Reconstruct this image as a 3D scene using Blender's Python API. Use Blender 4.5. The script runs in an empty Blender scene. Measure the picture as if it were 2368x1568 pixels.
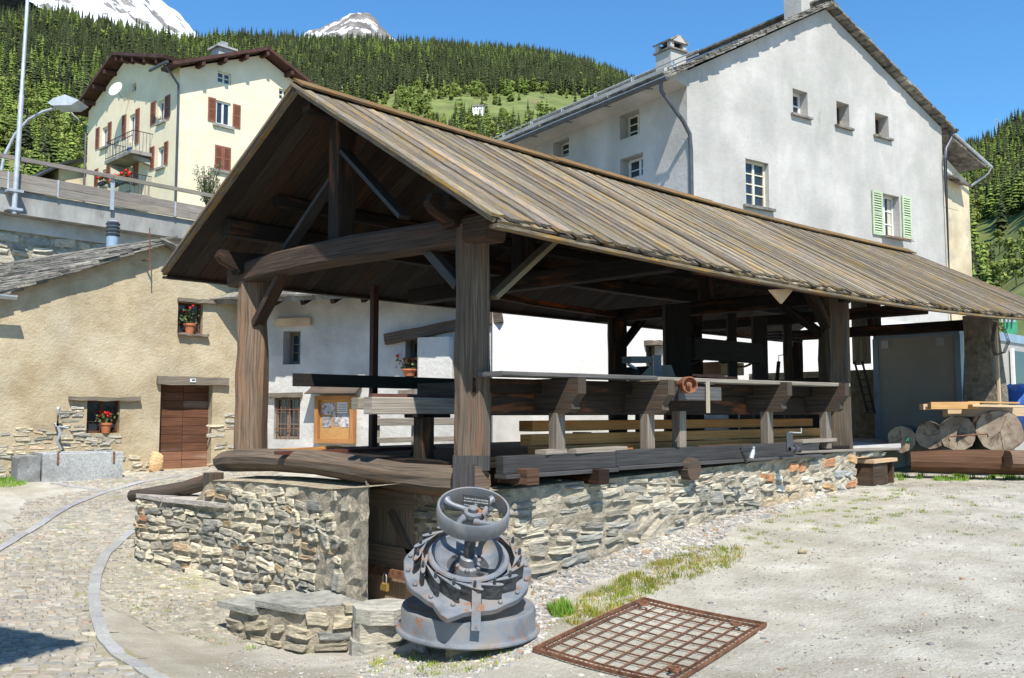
import bpy, math, random, bmesh
import numpy as np
from mathutils import Vector, Matrix
from mathutils.geometry import delaunay_2d_cdt
R = random.Random(7)
NR = np.random.RandomState(5)
S = bpy.context.scene
COL = S.collection
rad = math.radians
# ------------------------------------------------------------------ camera
YAW = rad(45.8); TILT = math.atan(171/2150); FPX = 2150.0
FW = Vector((math.cos(YAW), math.sin(YAW), 0)); RT = Vector((math.sin(YAW), -math.cos(YAW), 0))
CF = FW*math.cos(TILT)+Vector((0, 0, 1))*math.sin(TILT)
CU = RT.cross(CF)
EYE = Vector((0, 0, 2.0))
cam = bpy.data.cameras.new('camera'); camo = bpy.data.objects.new('camera', cam); COL.objects.link(camo)
cam.sensor_width = 36; cam.lens = 36*FPX/2367; cam.clip_start = 0.05; cam.clip_end = 20000
m = Matrix((RT, CU, -CF)).transposed().to_4x4(); m.translation = EYE
camo.matrix_world = m
S.camera = camo
# ------------------------------------------------------------------ light
SUN = Vector((-0.37, -0.62, 1.0)).normalized()
w = bpy.data.worlds.new('World'); S.world = w; w.use_nodes = True
nt = w.node_tree; nt.nodes.clear()
sk = nt.nodes.new('ShaderNodeTexSky'); sk.sky_type = 'NISHITA'; sk.sun_disc = False
sk.sun_elevation = math.asin(SUN.z); sk.sun_rotation = math.atan2(SUN.x, SUN.y)
sk.altitude = 1000; sk.air_density = 1.35; sk.dust_density = 0.1; sk.ozone_density = 1.2
bg = nt.nodes.new('ShaderNodeBackground'); bg.inputs[1].default_value = 0.078
wo = nt.nodes.new('ShaderNodeOutputWorld')
tnt = nt.nodes.new('ShaderNodeMixRGB'); tnt.blend_type = 'MULTIPLY'; tnt.inputs[0].default_value = 1; tnt.inputs[2].default_value = (.64, 1.22, 1.68, 1)
nt.links.new(sk.outputs[0], tnt.inputs[1]); nt.links.new(tnt.outputs[0], bg.inputs[0]); nt.links.new(bg.outputs[0], wo.inputs[0])
sl = bpy.data.lights.new('sun', 'SUN'); sl.energy = 5.0; sl.angle = rad(0.53); sl.color = (1, .95, .865)
so = bpy.data.objects.new('sun', sl); COL.objects.link(so)
so.rotation_euler = SUN.to_track_quat('Z', 'Y').to_euler()
so.location = (0, 0, 60)
S.view_settings.view_transform = 'Standard'; S.view_settings.look = 'None'
S.view_settings.exposure = 0.55; S.view_settings.gamma = 1; S.view_settings.use_curve_mapping = False
S.render.engine = 'CYCLES'
S.cycles.max_bounces = 5; S.cycles.diffuse_bounces = 3
# ------------------------------------------------------------------ helpers
def ray(px, py): return CF+RT*((px-1183.5)/FPX)+CU*((784-py)/FPX)
def P(px, py, X=None, Y=None, Z=None, D=None):
    "point of the place seen in that direction, on the plane x=X, y=Y or z=Z, or D metres ahead"
    r = ray(px, py)
    if X is not None: t = X/r.x
    elif Y is not None: t = Y/r.y
    elif Z is not None: t = (Z-2)/r.z
    else: t = D/(r.x*FW.x+r.y*FW.y)
    return EYE+r*t
def V(*a): return Vector(a)
def rnd(a, b): return R.uniform(a, b)
def lerp(a, b, t): return a+(b-a)*t
def gray(a=.8, b=1.15):
    g = rnd(a, b); return (g, g*rnd(.96, 1.02), g*rnd(.92, 1.02))
class MB:
    def __init__(s, M=None): s.v = []; s.f = []; s.uv = []; s.t = []; s.M = M; s.sm = []
    def face(s, pts, uvs=None, tint=(1, 1, 1), sm=False):
        pts = [Vector(p) for p in pts]
        if uvs is None:
            n = (pts[1]-pts[0]).cross(pts[2]-pts[0]); a = [abs(c) for c in n]
            k = a.index(max(a))
            uvs = [((p.y, p.z), (p.x, p.z), (p.x, p.y))[k] for p in pts]
        if s.M is not None: pts = [s.M @ p for p in pts]
        i = len(s.v); s.v += [tuple(p) for p in pts]; s.f.append(tuple(range(i, i+len(pts))))
        s.uv += uvs; s.t += [tint]*len(pts); s.sm.append(sm)
    def loft(s, path, sec, up=(0, 0, 1), tint=(1, 1, 1), scl=None, caps=True, sm=False, jit=0, closed=False):
        "sec: list of (a,b) section points, a across, b along up"
        path = [Vector(p) for p in path]; n = len(path); up = Vector(up); rings = []; uo = rnd(0, 30); vo = rnd(0, 30)
        L = 0; Ls = []
        for i, p in enumerate(path):
            if i: L += (p-path[i-1]).length
            Ls.append(L)
            if closed: d = path[(i+1) % n]-path[i-1]
            else: d = path[min(i+1, n-1)]-path[max(i-1, 0)]
            d.normalize(); a = d.cross(up)
            if a.length < 1e-4: a = d.cross(Vector((1, 0, 0)))
            a.normalize(); b = a.cross(d)
            k = scl[i] if scl else 1
            rings.append([p+a*(q[0]*k+(rnd(-jit, jit) if jit else 0))+b*(q[1]*k+(rnd(-jit, jit) if jit else 0)) for q in sec])
        m = len(sec); per = [0]
        for j in range(m): per.append(per[-1]+math.dist(sec[j], sec[(j+1) % m]))
        if closed: rings.append(rings[0]); Ls.append(L+.1)
        for i in range(len(rings)-1):
            for j in range(m):
                k = (j+1) % m
                s.face([rings[i][j], rings[i][k], rings[i+1][k], rings[i+1][j]],
                       [(Ls[i]+uo, per[j]+vo), (Ls[i]+uo, per[j+1]+vo), (Ls[i+1]+uo, per[j+1]+vo), (Ls[i+1]+uo, per[j]+vo)], tint, sm)
        if caps and not closed:
            for rg, fl in ((rings[0], 1), (rings[-1], 0)):
                uvs = [(q[0]*.15+uo, q[1]+vo) for q in sec]
                if fl: s.face(rg[::-1], uvs[::-1], tint)
                else: s.face(rg, uvs, tint)
    def bar(s, p0, p1, w, h, up=(0, 0, 1), tint=None, ch=0.0, seg=1, jit=0, taper=1):
        p0 = Vector(p0); p1 = Vector(p1); a = w/2; b = h/2
        sec = [(-a, -b), (a, -b), (a, b), (-a, b)] if ch == 0 else \
            [(-a+ch, -b), (a-ch, -b), (a, -b+ch), (a, b-ch), (a-ch, b), (-a+ch, b), (-a, b-ch), (-a, -b+ch)]
        s.loft([p0.lerp(p1, i/seg) for i in range(seg+1)], sec, up, tint or gray(), [lerp(1, taper, i/seg) for i in range(seg+1)], True, False, jit)
    def box(s, x0, x1, y0, y1, z0, z1, tint=(1, 1, 1), ch=0):
        d = (abs(x1-x0), abs(y1-y0), abs(z1-z0)); k = d.index(max(d)); c = ((x0+x1)/2, (y0+y1)/2, (z0+z1)/2)
        if k == 0: s.bar((x0, c[1], c[2]), (x1, c[1], c[2]), d[1], d[2], tint=tint, ch=ch)
        elif k == 1: s.bar((c[0], y0, c[2]), (c[0], y1, c[2]), d[0], d[2], tint=tint, ch=ch)
        else: s.bar((c[0], c[1], z0), (c[0], c[1], z1), d[0], d[1], up=(0, 1, 0), tint=tint, ch=ch)
    def tube(s, path, r, n=8, tint=(1, 1, 1), scl=None, caps=True, sm=True, up=(0, 0, 1), jit=0, closed=False):
        s.loft(path, [(r*math.cos(2*math.pi*j/n), r*math.sin(2*math.pi*j/n)) for j in range(n)], up, tint, scl, caps, sm, jit, closed)
    def lathe(s, prof, n=24, M=None, tint=(1, 1, 1), sm=True, a0=0, a1=2*math.pi):
        for i in range(len(prof)-1):
            for j in range(n):
                A = a0+(a1-a0)*j/n; B = a0+(a1-a0)*(j+1)/n
                pts = []
                for (r, z), a in ((prof[i], A), (prof[i], B), (prof[i+1], B), (prof[i+1], A)):
                    p = Vector((r*math.cos(a), r*math.sin(a), z)); pts.append(M @ p if M else p)
                if prof[i][0] < 1e-6: pts = [pts[0]]+pts[2:]
                elif prof[i+1][0] < 1e-6: pts = pts[:3]
                s.face(pts, None, tint, sm)
    def prism(s, poly, h0, h1, M=None, tint=(1, 1, 1)):
        T = (lambda p: M @ Vector(p)) if M else Vector
        lo = [T((x, y, h0)) for x, y in poly]; hi = [T((x, y, h1)) for x, y in poly]; n = len(poly)
        s.face(hi, None, tint); s.face(lo[::-1], None, tint)
        for i in range(n):
            j = (i+1) % n; s.face([lo[i], lo[j], hi[j], hi[i]], None, tint)
    def rock(s, c, rx, ry, rz, rot=0, tint=(1, 1, 1), j=.18, ico=None, sub=1):
        vs, fs = ICO[sub]; c = Vector(c); cr, sr = math.cos(rot), math.sin(rot); pv = []
        for v in vs:
            k = 1+rnd(-j, j); x, y, z = v[0]*rx*k, v[1]*ry*k, v[2]*rz*k
            pv.append(c+Vector((x*cr-y*sr, x*sr+y*cr, z)))
        for f in fs: s.face([pv[i] for i in f], None, tint)
    def build(s, name, mat, parent=None, kind=None):
        me = bpy.data.meshes.new(name); me.from_pydata(s.v, [], s.f)
        o = bpy.data.objects.new(name, me); COL.objects.link(o)
        if isinstance(mat, str): mat = MT[mat]
        me.materials.append(mat)
        uvl = me.uv_layers.new(name='UVMap'); uvl.data.foreach_set('uv', np.array(s.uv, 'f').ravel())
        ca = me.color_attributes.new('tint', 'FLOAT_COLOR', 'CORNER')
        t = np.ones((len(s.t), 4), 'f'); t[:, :3] = np.array(s.t, 'f'); ca.data.foreach_set('color', t.ravel())
        me.polygons.foreach_set('use_smooth', s.sm)
        if any(s.sm):
            bm = bmesh.new(); bm.from_mesh(me); bmesh.ops.remove_doubles(bm, verts=bm.verts, dist=1e-5); bm.to_mesh(me); bm.free()
            me.update(); me.set_sharp_from_angle(angle=rad(38))
        if parent is not None: adopt(o, parent)
        else: recenter(o)
        if kind: o['kind'] = kind
        return o
def adopt(o, parent):
    o.parent = parent
    if parent.type == 'EMPTY':
        o.matrix_parent_inverse = Matrix.Identity(4)
        o.location = -parent.location
    elif parent.parent is None:
        o.location = -parent.location
def recenter(o):
    me = o.data; n = len(me.vertices)
    if not n: return
    a = np.empty(n*3, 'f'); me.vertices.foreach_get('co', a); a = a.reshape(-1, 3)
    c = np.array([(a[:, 0].min()+a[:, 0].max())/2, (a[:, 1].min()+a[:, 1].max())/2, a[:, 2].min()])
    a -= c; me.vertices.foreach_set('co', a.ravel()); me.update(); o.location = Vector(c.tolist())
def _ico(sub):
    bm = bmesh.new(); bmesh.ops.create_icosphere(bm, subdivisions=sub, radius=1)
    r = [tuple(v.co) for v in bm.verts], [tuple(v.index for v in f.verts) for f in bm.faces]; bm.free(); return r
ICO = {1: _ico(1), 2: _ico(2)}
def thing(name, label, cat, loc, group=None):
    o = bpy.data.objects.new(name, None); COL.objects.link(o); o.location = Vector(loc)
    o.empty_display_size = .3
    o['label'] = label; o['category'] = cat
    if group: o['group'] = group
    return o
def tag(o, label, cat, group=None):
    o['label'] = label; o['category'] = cat
    if group: o['group'] = group
    return o
def copy_tree(o, parent=None):
    c = o.copy(); COL.objects.link(c)
    if parent is not None: c.parent = parent
    for ch in list(o.children): copy_tree(ch, c)
    return c
# ------------------------------------------------------------------ materials
MT = {}
def mat(name, c1, c2, scale=5, stretch=(1, 1, 1), coord='Object', detail=7, rough=.85, bump=.3, bscale=None,
        c3=None, s3=3, t3=.6, tint=True, metal=0, bdist=.01, spec=.3, big=.25, lo=.35, hi=.65, w3=.08, st3=(1, 1, 1), bst=None, c4=None, s4=20, t4=.66):
    m = bpy.data.materials.new(name); m.use_nodes = True; nt = m.node_tree; N = nt.nodes; L = nt.links
    b = N['Principled BSDF']; b.inputs['Roughness'].default_value = rough; b.inputs['Metallic'].default_value = metal
    b.inputs['Specular IOR Level'].default_value = spec
    tc = N.new('ShaderNodeTexCoord')
    def nz(sc, st, det=7, ro=.6):
        mp = N.new('ShaderNodeMapping'); mp.inputs['Scale'].default_value = st
        L.new(tc.outputs[coord], mp.inputs[0]); n = N.new('ShaderNodeTexNoise')
        n.inputs['Scale'].default_value = sc; n.inputs['Detail'].default_value = det; n.inputs['Roughness'].default_value = ro
        L.new(mp.outputs[0], n.inputs[0]); return n.outputs['Fac']
    def ramp(fac, p0, p1, a, bb):
        r = N.new('ShaderNodeValToRGB'); e = r.color_ramp.elements
        e[0].position = p0; e[1].position = p1; e[0].color = (*a, 1); e[1].color = (*bb, 1)
        L.new(fac, r.inputs[0]); return r.outputs[0]
    def mix(f, a, bb, typ='MIX'):
        x = N.new('ShaderNodeMixRGB'); x.blend_type = typ
        for sck, val in ((x.inputs[0], f), (x.inputs[1], a), (x.inputs[2], bb)):
            if isinstance(val, (int, float)): sck.default_value = val
            elif isinstance(val, tuple): sck.default_value = (*val, 1)
            else: L.new(val, sck)
        return x.outputs[0]
    n1 = nz(scale, stretch, detail)
    col = ramp(n1, lo, hi, c1, c2)
    if c3: col = mix(ramp(nz(s3, st3, 6, .65), t3-w3, t3+w3, (0, 0, 0), (1, 1, 1)), col, c3)
    if c4: col = mix(ramp(nz(s4, st3, 4, .7), t4-.04, t4+.04, (0, 0, 0), (1, 1, 1)), col, c4)
    if big: col = mix(1.0, col, ramp(nz(.7, (1, 1, 1), 4), .3, .7, (1-big,)*3, (1+big*.4,)*3), 'MULTIPLY')
    if tint:
        at = N.new('ShaderNodeAttribute'); at.attribute_name = 'tint'
        col = mix(1.0, col, at.outputs['Color'], 'MULTIPLY')
    L.new(col, b.inputs['Base Color'])
    if bump:
        bp = N.new('ShaderNodeBump'); bp.inputs['Strength'].default_value = bump; bp.inputs['Distance'].default_value = bdist
        L.new(nz(bscale or scale*2, bst or stretch, 8, .7), bp.inputs['Height']); L.new(bp.outputs[0], b.inputs['Normal'])
    MT[name] = m; return m
WG = dict(coord='UV', stretch=(.8, 26, 1), detail=9, bdist=.006, lo=.28, hi=.74)
mat('roof_wood', (.075, .06, .045), (.34, .295, .235), scale=2.2, bump=1, c3=(.36, .215, .035), s3=5, t3=.57, w3=.07, st3=(.35, 4, 1), c4=(.56, .54, .48), s4=16, t4=.66, **{**WG, 'stretch': (2.2, 30, 1)})
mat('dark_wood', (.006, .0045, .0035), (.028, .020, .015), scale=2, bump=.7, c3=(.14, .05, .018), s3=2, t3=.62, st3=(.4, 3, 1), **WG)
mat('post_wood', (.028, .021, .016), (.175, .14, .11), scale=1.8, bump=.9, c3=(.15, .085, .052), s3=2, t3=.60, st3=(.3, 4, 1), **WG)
mat('grey_wood', (.14, .12, .10), (.40, .36, .31), scale=2, bump=.8, c3=(.3, .27, .1), s3=3, t3=.68, st3=(.5, 3, 1), **WG)
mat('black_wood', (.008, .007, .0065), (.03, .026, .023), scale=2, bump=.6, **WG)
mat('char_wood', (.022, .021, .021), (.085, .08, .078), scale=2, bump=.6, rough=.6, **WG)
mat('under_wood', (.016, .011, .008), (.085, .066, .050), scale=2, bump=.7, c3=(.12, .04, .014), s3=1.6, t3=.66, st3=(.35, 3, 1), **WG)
mat('fresh_wood', (.42, .22, .08), (.66, .42, .19), scale=2, bump=.3, **WG)
mat('plank_wood', (.48, .33, .20), (.68, .53, .37), scale=2, bump=.3, **WG)
mat('brown_door', (.055, .022, .012), (.17, .075, .04), scale=2, bump=.8, c3=(.2, .15, .11), s3=1, t3=.64, st3=(.4, 3, 1), **WG)
mat('old_door', (.20, .14, .10), (.46, .35, .26), scale=2, bump=.8, **WG)
mat('lintel_wood', (.09, .075, .06), (.30, .25, .19), scale=2, bump=.9, **WG)
mat('bark', (.09, .07, .055), (.34, .29, .24), scale=7, stretch=(1, 3, 1), coord='UV', bump=1, bdist=.03, c3=(.36, .17, .07), s3=3, t3=.64)
mat('log_end', (.20, .145, .10), (.52, .42, .31), scale=6, bump=.5, c3=(.09, .06, .04), s3=3, t3=.58)
mat('dark_log', (.05, .025, .014), (.17, .085, .045), scale=2, bump=.8, **WG)
mat('beige_plaster', (.38, .295, .175), (.50, .41, .265), scale=2.5, bump=.9, bscale=18, bdist=.03, c3=(.58, .51, .37), s3=1.2, t3=.6, w3=.2, c4=(.28, .22, .14), s4=9, t4=.72)
mat('cream_plaster', (.74, .63, .44), (.80, .70, .51), scale=1.5, bump=.5, bscale=10, bdist=.02, big=.08)
mat('white_plaster', (.44, .425, .40), (.60, .59, .56), scale=1.3, bump=.6, bscale=6, bdist=.05, c4=(.26, .22, .17), s4=7, t4=.70, big=.2)
mat('bright_plaster', (.74, .72, .67), (.80, .78, .73), scale=2, bump=.4, bscale=6, bdist=.03, big=.08)
mat('grey_plaster', (.41, .39, .355), (.54, .515, .475), scale=.8, bump=.5, bscale=8, bdist=.03, c3=(.36, .35, .315), s3=.6, c4=(.33, .31, .27), s4=2.2, t4=.70, st3=(1, 1, .4), t3=.58, w3=.15, big=.1)
mat('ochre_plaster', (.52, .42, .27), (.66, .57, .4), scale=1, bump=.5, bscale=8, bdist=.03, c3=(.35, .31, .25), s3=.8, t3=.6, w3=.1)
mat('mortar', (.42, .36, .255), (.70, .62, .48), scale=7, bump=1, bscale=16, bdist=.09, c3=(.25, .22, .17), s3=5, t3=.62)
mat('stone', (.85, .83, .78), (1.55, 1.49, 1.34), scale=9, stretch=(1, 1, 4), bump=1, bscale=14, bdist=.03, c4=(.8, .75, .6), s4=7, t4=.72, big=.15)
mat('cobble', (.66, .635, .58), (.92, .89, .83), scale=12, bump=.5, bscale=30, bdist=.01)
mat('slate', (.10, .092, .078), (.27, .25, .215), scale=5, bump=.9, bscale=12, bdist=.02, c3=(.30, .28, .24), s3=3, t3=.6, c4=(.3, .15, .06), s4=3, t4=.74)
mat('granite', (.26, .27, .27), (.46, .47, .46), scale=30, bump=.3, bscale=40, bdist=.005, c3=(.20, .2, .19), s3=1.5, t3=.6)
mat('kerb_granite', (.30, .30, .295), (.42, .42, .41), scale=30, bump=.3, bscale=40, bdist=.005)
mat('concrete', (.26, .255, .235), (.40, .39, .36), scale=2, stretch=(1, 1, .35), bump=.5, bscale=20, bdist=.01, c3=(.14, .13, .115), s3=1.6, t3=.63, w3=.1, st3=(1, 1, .3))
mat('pale_concrete', (.52, .5, .46), (.66, .64, .6), scale=2, bump=.5, bscale=12, bdist=.01)
mat('ground', (.385, .355, .285), (.57, .54, .455), scale=2.2, bump=1, bscale=22, bdist=.035, st3=(1, .35, 1), c3=(.33, .295, .215), s3=.6, t3=.56, w3=.12, c4=(.62, .60, .56), s4=40, t4=.66, big=.12)
mat('joint', (.30, .27, .205), (.46, .42, .335), scale=10, bump=.8, bscale=30, bdist=.02, c3=(.28, .27, .12), s3=1.2, t3=.60)
mat('turbine_paint', (.115, .127, .142), (.245, .265, .295), scale=4, bump=.35, bscale=22, bdist=.006, rough=.42, spec=.5, c3=(.20, .165, .13), s3=4, t3=.58, w3=.10, c4=(.25, .12, .06), s4=7, t4=.62, big=.1)
mat('turbine_cast', (.04, .042, .046), (.085, .09, .098), scale=14, bump=1, bscale=20, bdist=.03, rough=.5, spec=.5)
mat('steel', (.34, .35, .36), (.5, .51, .52), scale=10, bump=.1, rough=.4, metal=.6, tint=False)
mat('rust', (.12, .055, .032), (.27, .13, .075), scale=14, bump=.7, bscale=40, bdist=.004, rough=.9)
mat('rust_orange', (.16, .065, .04), (.28, .13, .08), scale=8, bump=.4, rough=.85)
mat('iron_red', (.04, .012, .008), (.075, .022, .014), scale=4, bump=.2, rough=.6)
mat('black_metal', (.02, .02, .022), (.035, .035, .038), scale=4, bump=0, rough=.35, spec=.5)
mat('pipe_metal', (.06, .062, .07), (.085, .088, .10), scale=4, bump=0, rough=.4, spec=.5)
mat('galv', (.42, .45, .47), (.55, .58, .6), scale=6, bump=0, rough=.45, metal=.3)
mat('vent_steel', (.35, .43, .47), (.45, .53, .57), scale=5, bump=0, rough=.3, metal=.5)
mat('brass', (.5, .33, .1), (.65, .45, .15), scale=5, bump=0, rough=.35, metal=.6)
mat('glass', (.02, .024, .03), (.04, .045, .055), scale=.6, bump=.15, bscale=.8, bdist=.05, rough=.06, spec=.8, tint=False, big=0)
mat('white_paint', (.72, .72, .70), (.8, .8, .78), scale=8, bump=.1, rough=.5)
mat('cream_paint', (.62, .58, .44), (.74, .7, .57), scale=8, bump=.2, rough=.6)
mat('green_paint', (.40, .49, .31), (.50, .58, .39), scale=8, bump=.3, rough=.6)
mat('brown_paint', (.23, .085, .05), (.30, .12, .07), scale=8, bump=.2, rough=.6)
mat('red_wood', (.055, .024, .018), (.10, .045, .034), scale=3, bump=.3, rough=.7)
mat('cork', (.45, .25, .09), (.55, .32, .12), scale=20, bump=.1, rough=.8)
mat('paper', (.62, .62, .6), (.75, .75, .72), scale=3, bump=0)
mat('photo_print', (.12, .12, .14), (.6, .58, .6), scale=14, bump=0)
mat('black_sign', (.03, .032, .036), (.045, .047, .05), scale=4, bump=0, rough=.4, tint=False)
mat('terracotta', (.42, .13, .06), (.52, .19, .09), scale=8, bump=.2)
mat('red_petal', (.55, .008, .01), (.75, .02, .015), scale=8, bump=0, rough=.6)
mat('leaf', (.07, .11, .03), (.16, .21, .07), scale=8, bump=0, rough=.6)
mat('grass', (.13, .19, .03), (.30, .30, .075), scale=1.5, bump=0, rough=.7, big=.3)
mat('container_panel', (.34, .32, .285), (.40, .38, .34), scale=1, bump=0, rough=.5, big=.05)
mat('blue_trim', (.22, .30, .38), (.28, .37, .45), scale=1, bump=0, rough=.45)
mat('tarp', (.03, .09, .32), (.06, .15, .45), scale=3, bump=.4, bdist=.03, rough=.4, spec=.5)
mat('green_net', (.04, .22, .12), (.06, .28, .16), scale=3, bump=0)
mat('snow_rock', (.13, .12, .11), (.28, .26, .235), scale=.012, coord='Object', bump=1, bscale=.03, bdist=14, c3=(.86, .88, .92), s3=.0045, t3=.455, w3=.012, tint=True, st3=(1, 1, .6), big=0)
mat('peak_rock', (.12, .105, .095), (.27, .245, .215), scale=.012, coord='Object', bump=1, bscale=.03, bdist=14, c3=(.86, .88, .92), s3=.006, t3=.555, w3=.01, st3=(1, 1, .5), big=0)
mat('rock_face', (.2, .18, .15), (.4, .37, .32), scale=.2, bump=1, bdist=1)
mat('hill_ground', (.09, .12, .03), (.17, .20, .06), scale=.05, bump=.5, bscale=.5, bdist=.6, c3=(.17, .14, .07), s3=.02, t3=.62, big=0)
for nme, a, b in (('spruce', (.032, .045, .016), (.085, .10, .038)), ('larch', (.12, .18, .03), (.21, .27, .06)), ('broadleaf', (.13, .18, .032), (.27, .30, .08))):
    mat(nme, a, b, scale=.35, bump=0, rough=.8, spec=.15, big=.3)
def objrand(name, amt=.35):
    "each object (tree, stone) gets its own lightness"
    m = MT[name]; nt = m.node_tree; N = nt.nodes; b = N['Principled BSDF']; src = b.inputs['Base Color'].links[0].from_socket
    oi = N.new('ShaderNodeObjectInfo'); mr = N.new('ShaderNodeMapRange'); mr.inputs[3].default_value = 1-amt; mr.inputs[4].default_value = 1+amt
    nt.links.new(oi.outputs['Random'], mr.inputs[0]); x = N.new('ShaderNodeVectorMath'); x.operation = 'SCALE'
    nt.links.new(src, x.inputs[0]); nt.links.new(mr.outputs[0], x.inputs['Scale']); nt.links.new(x.outputs[0], b.inputs['Base Color'])
for n_ in ('spruce', 'larch', 'broadleaf'): objrand(n_)
# ------------------------------------------------------------------ ground height
CP = np.array([(5.2, 5.8, .14), (5.45, 5.2, .19), (4.75, 5.4, .07), (5.3, 7.2, -.22), (4.9, 6.9, -.08), (4.5, 8.9, -.16), (4.6, 7.6, -.22), (5.2, 12.8, .02), (5.5, 10.5, -.12), (5.1, 9.6, -.14),
  (0, 0, .36), (2.0, 7.3, .1), (3.2, 7.2, .03), (3, 10, .05), (9.4, 20.0, .73), (6.16, 19.67, .655), (4.5, 19.9, .62), (4, 20, .5), (7, 15.8, .35), (5, 15, .2), (3, 14, .15), (9, 16.5, .5), (0, 12, .2),
  (6.4, 6.2, .40), (7.0, 6.3, .52), (9.2, 6.3, .70), (13.1, 6.3, .88), (16, 7, .92), (17.8, 5.2, .93), (6.3, 1.9, .38), (4.98, 4.6, .13), (7.1, 5.4, .36), (7.0, 4.1, .33), (9, 4.5, .55), (12, 4, .75),
  (20, 0, .95), (12, 0, .7), (12, 14.5, .85), (20, 13, 1.2), (26, 8, 1.1), (30, 0, 1.1), (-8, -8, .4), (-8, 10, .3), (0, 25, .6), (12, 24, .9), (9, 9, .6), (14, 9, .9), (4, -6, .4), (30, 20, 1.2), (2.8, 4.5, .18)])
def _tps():
    n = len(CP); X = CP[:, :2]
    d = np.linalg.norm(X[:, None]-X[None], axis=2); K = d**2*np.log(d+1e-9)*.0+d  # biharmonic-like linear kernel
    A = np.zeros((n+1, n+1)); A[:n, :n] = K+np.eye(n)*0.02; A[:n, n] = 1; A[n, :n] = 1
    return np.linalg.solve(A, np.append(CP[:, 2], 0))
_W = _tps()
def zg(x, y):
    x = np.asarray(x, float); y = np.asarray(y, float)
    d = np.sqrt((x[..., None]-CP[:, 0])**2+(y[..., None]-CP[:, 1])**2+.15)
    z = d @ _W[:-1]+_W[-1]
    r = np.sqrt((x-8)**2+(y-8)**2); k = np.clip((r-22)/20, 0, 1); z = z*(1-k)+.7*k
    return z
def G(px, py):
    "ground point seen there"
    z = .3
    for _ in range(12):
        p = P(px, py, Z=z); z = .5*z+.5*float(zg(p.x, p.y))
    return P(px, py, Z=z)
# ------------------------------------------------------------------ walls with openings, windows
class Fr:
    def __init__(s, o, ang): s.o = Vector(o); s.ang = ang; s.M = Matrix.Translation(s.o) @ Matrix.Rotation(ang, 4, 'Z'); s.I = s.M.inverted()
    def px(s, x, y, plane='f', off=0):
        "local (u, z) of a direction on the front (y=off) or the left side (x=off)"
        o = s.I @ EYE; d = s.I.to_3x3() @ ray(x, y)
        if plane == 'f': t = (off-o.y)/d.y; q = o+d*t; return q.x, q.z
        t = (off-o.x)/d.x; q = o+d*t; return q.y, q.z
    def rect(s, L, Rr, T, B, plane='f', lx=True):
        u0, z1 = s.px(L, T, plane); _, z0 = s.px(L, B, plane)
        u1, _ = s.px(Rr, T, plane)
        return (min(u0, u1), max(u0, u1), z0, z1)
def fnF(u, z, d): return (u, d, z)
def fnL(u, z, d): return (d, u, z)
def inside(p, poly):
    x, y = p; c = False; n = len(poly)
    for i in range(n):
        a, b = poly[i], poly[i-1]
        if (a[1] > y) != (b[1] > y) and x < (b[0]-a[0])*(y-a[1])/(b[1]-a[1])+a[0]: c = not c
    return c
def wallholes(mb, fn, outline, holes, rd=.25, tint=(1, 1, 1)):
    vs = [Vector(p) for p in outline]; es = [(i, (i+1) % len(vs)) for i in range(len(vs))]
    for (a, b, c, d) in holes:
        k = len(vs); vs += [Vector((a, c)), Vector((b, c)), Vector((b, d)), Vector((a, d))]
        es += [(k, k+1), (k+1, k+2), (k+2, k+3), (k+3, k)]
    r = delaunay_2d_cdt(vs, es, [], 0, 1e-6); ov, of = r[0], r[2]
    for f in of:
        c = sum((ov[i] for i in f), Vector((0, 0)))/3
        if not inside(c, outline): continue
        if any(a < c.x < b and cc < c.y < d for a, b, cc, d in holes): continue
        q = [fn(ov[i].x, ov[i].y, 0) for i in f]
        mb.face(q if fn is fnF else q[::-1], None, tint)
    for (a, b, c, d) in holes:
        P4 = [(a, c), (b, c), (b, d), (a, d)]
        for i in range(4):
            p, q = P4[i], P4[(i+1) % 4]
            mb.face([fn(*p, 0), fn(*q, 0), fn(*q, rd), fn(*p, rd)], None, tint)
        mb.face([fn(*p, rd+.08) for p in P4], None, (.3, .3, .3))
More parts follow.
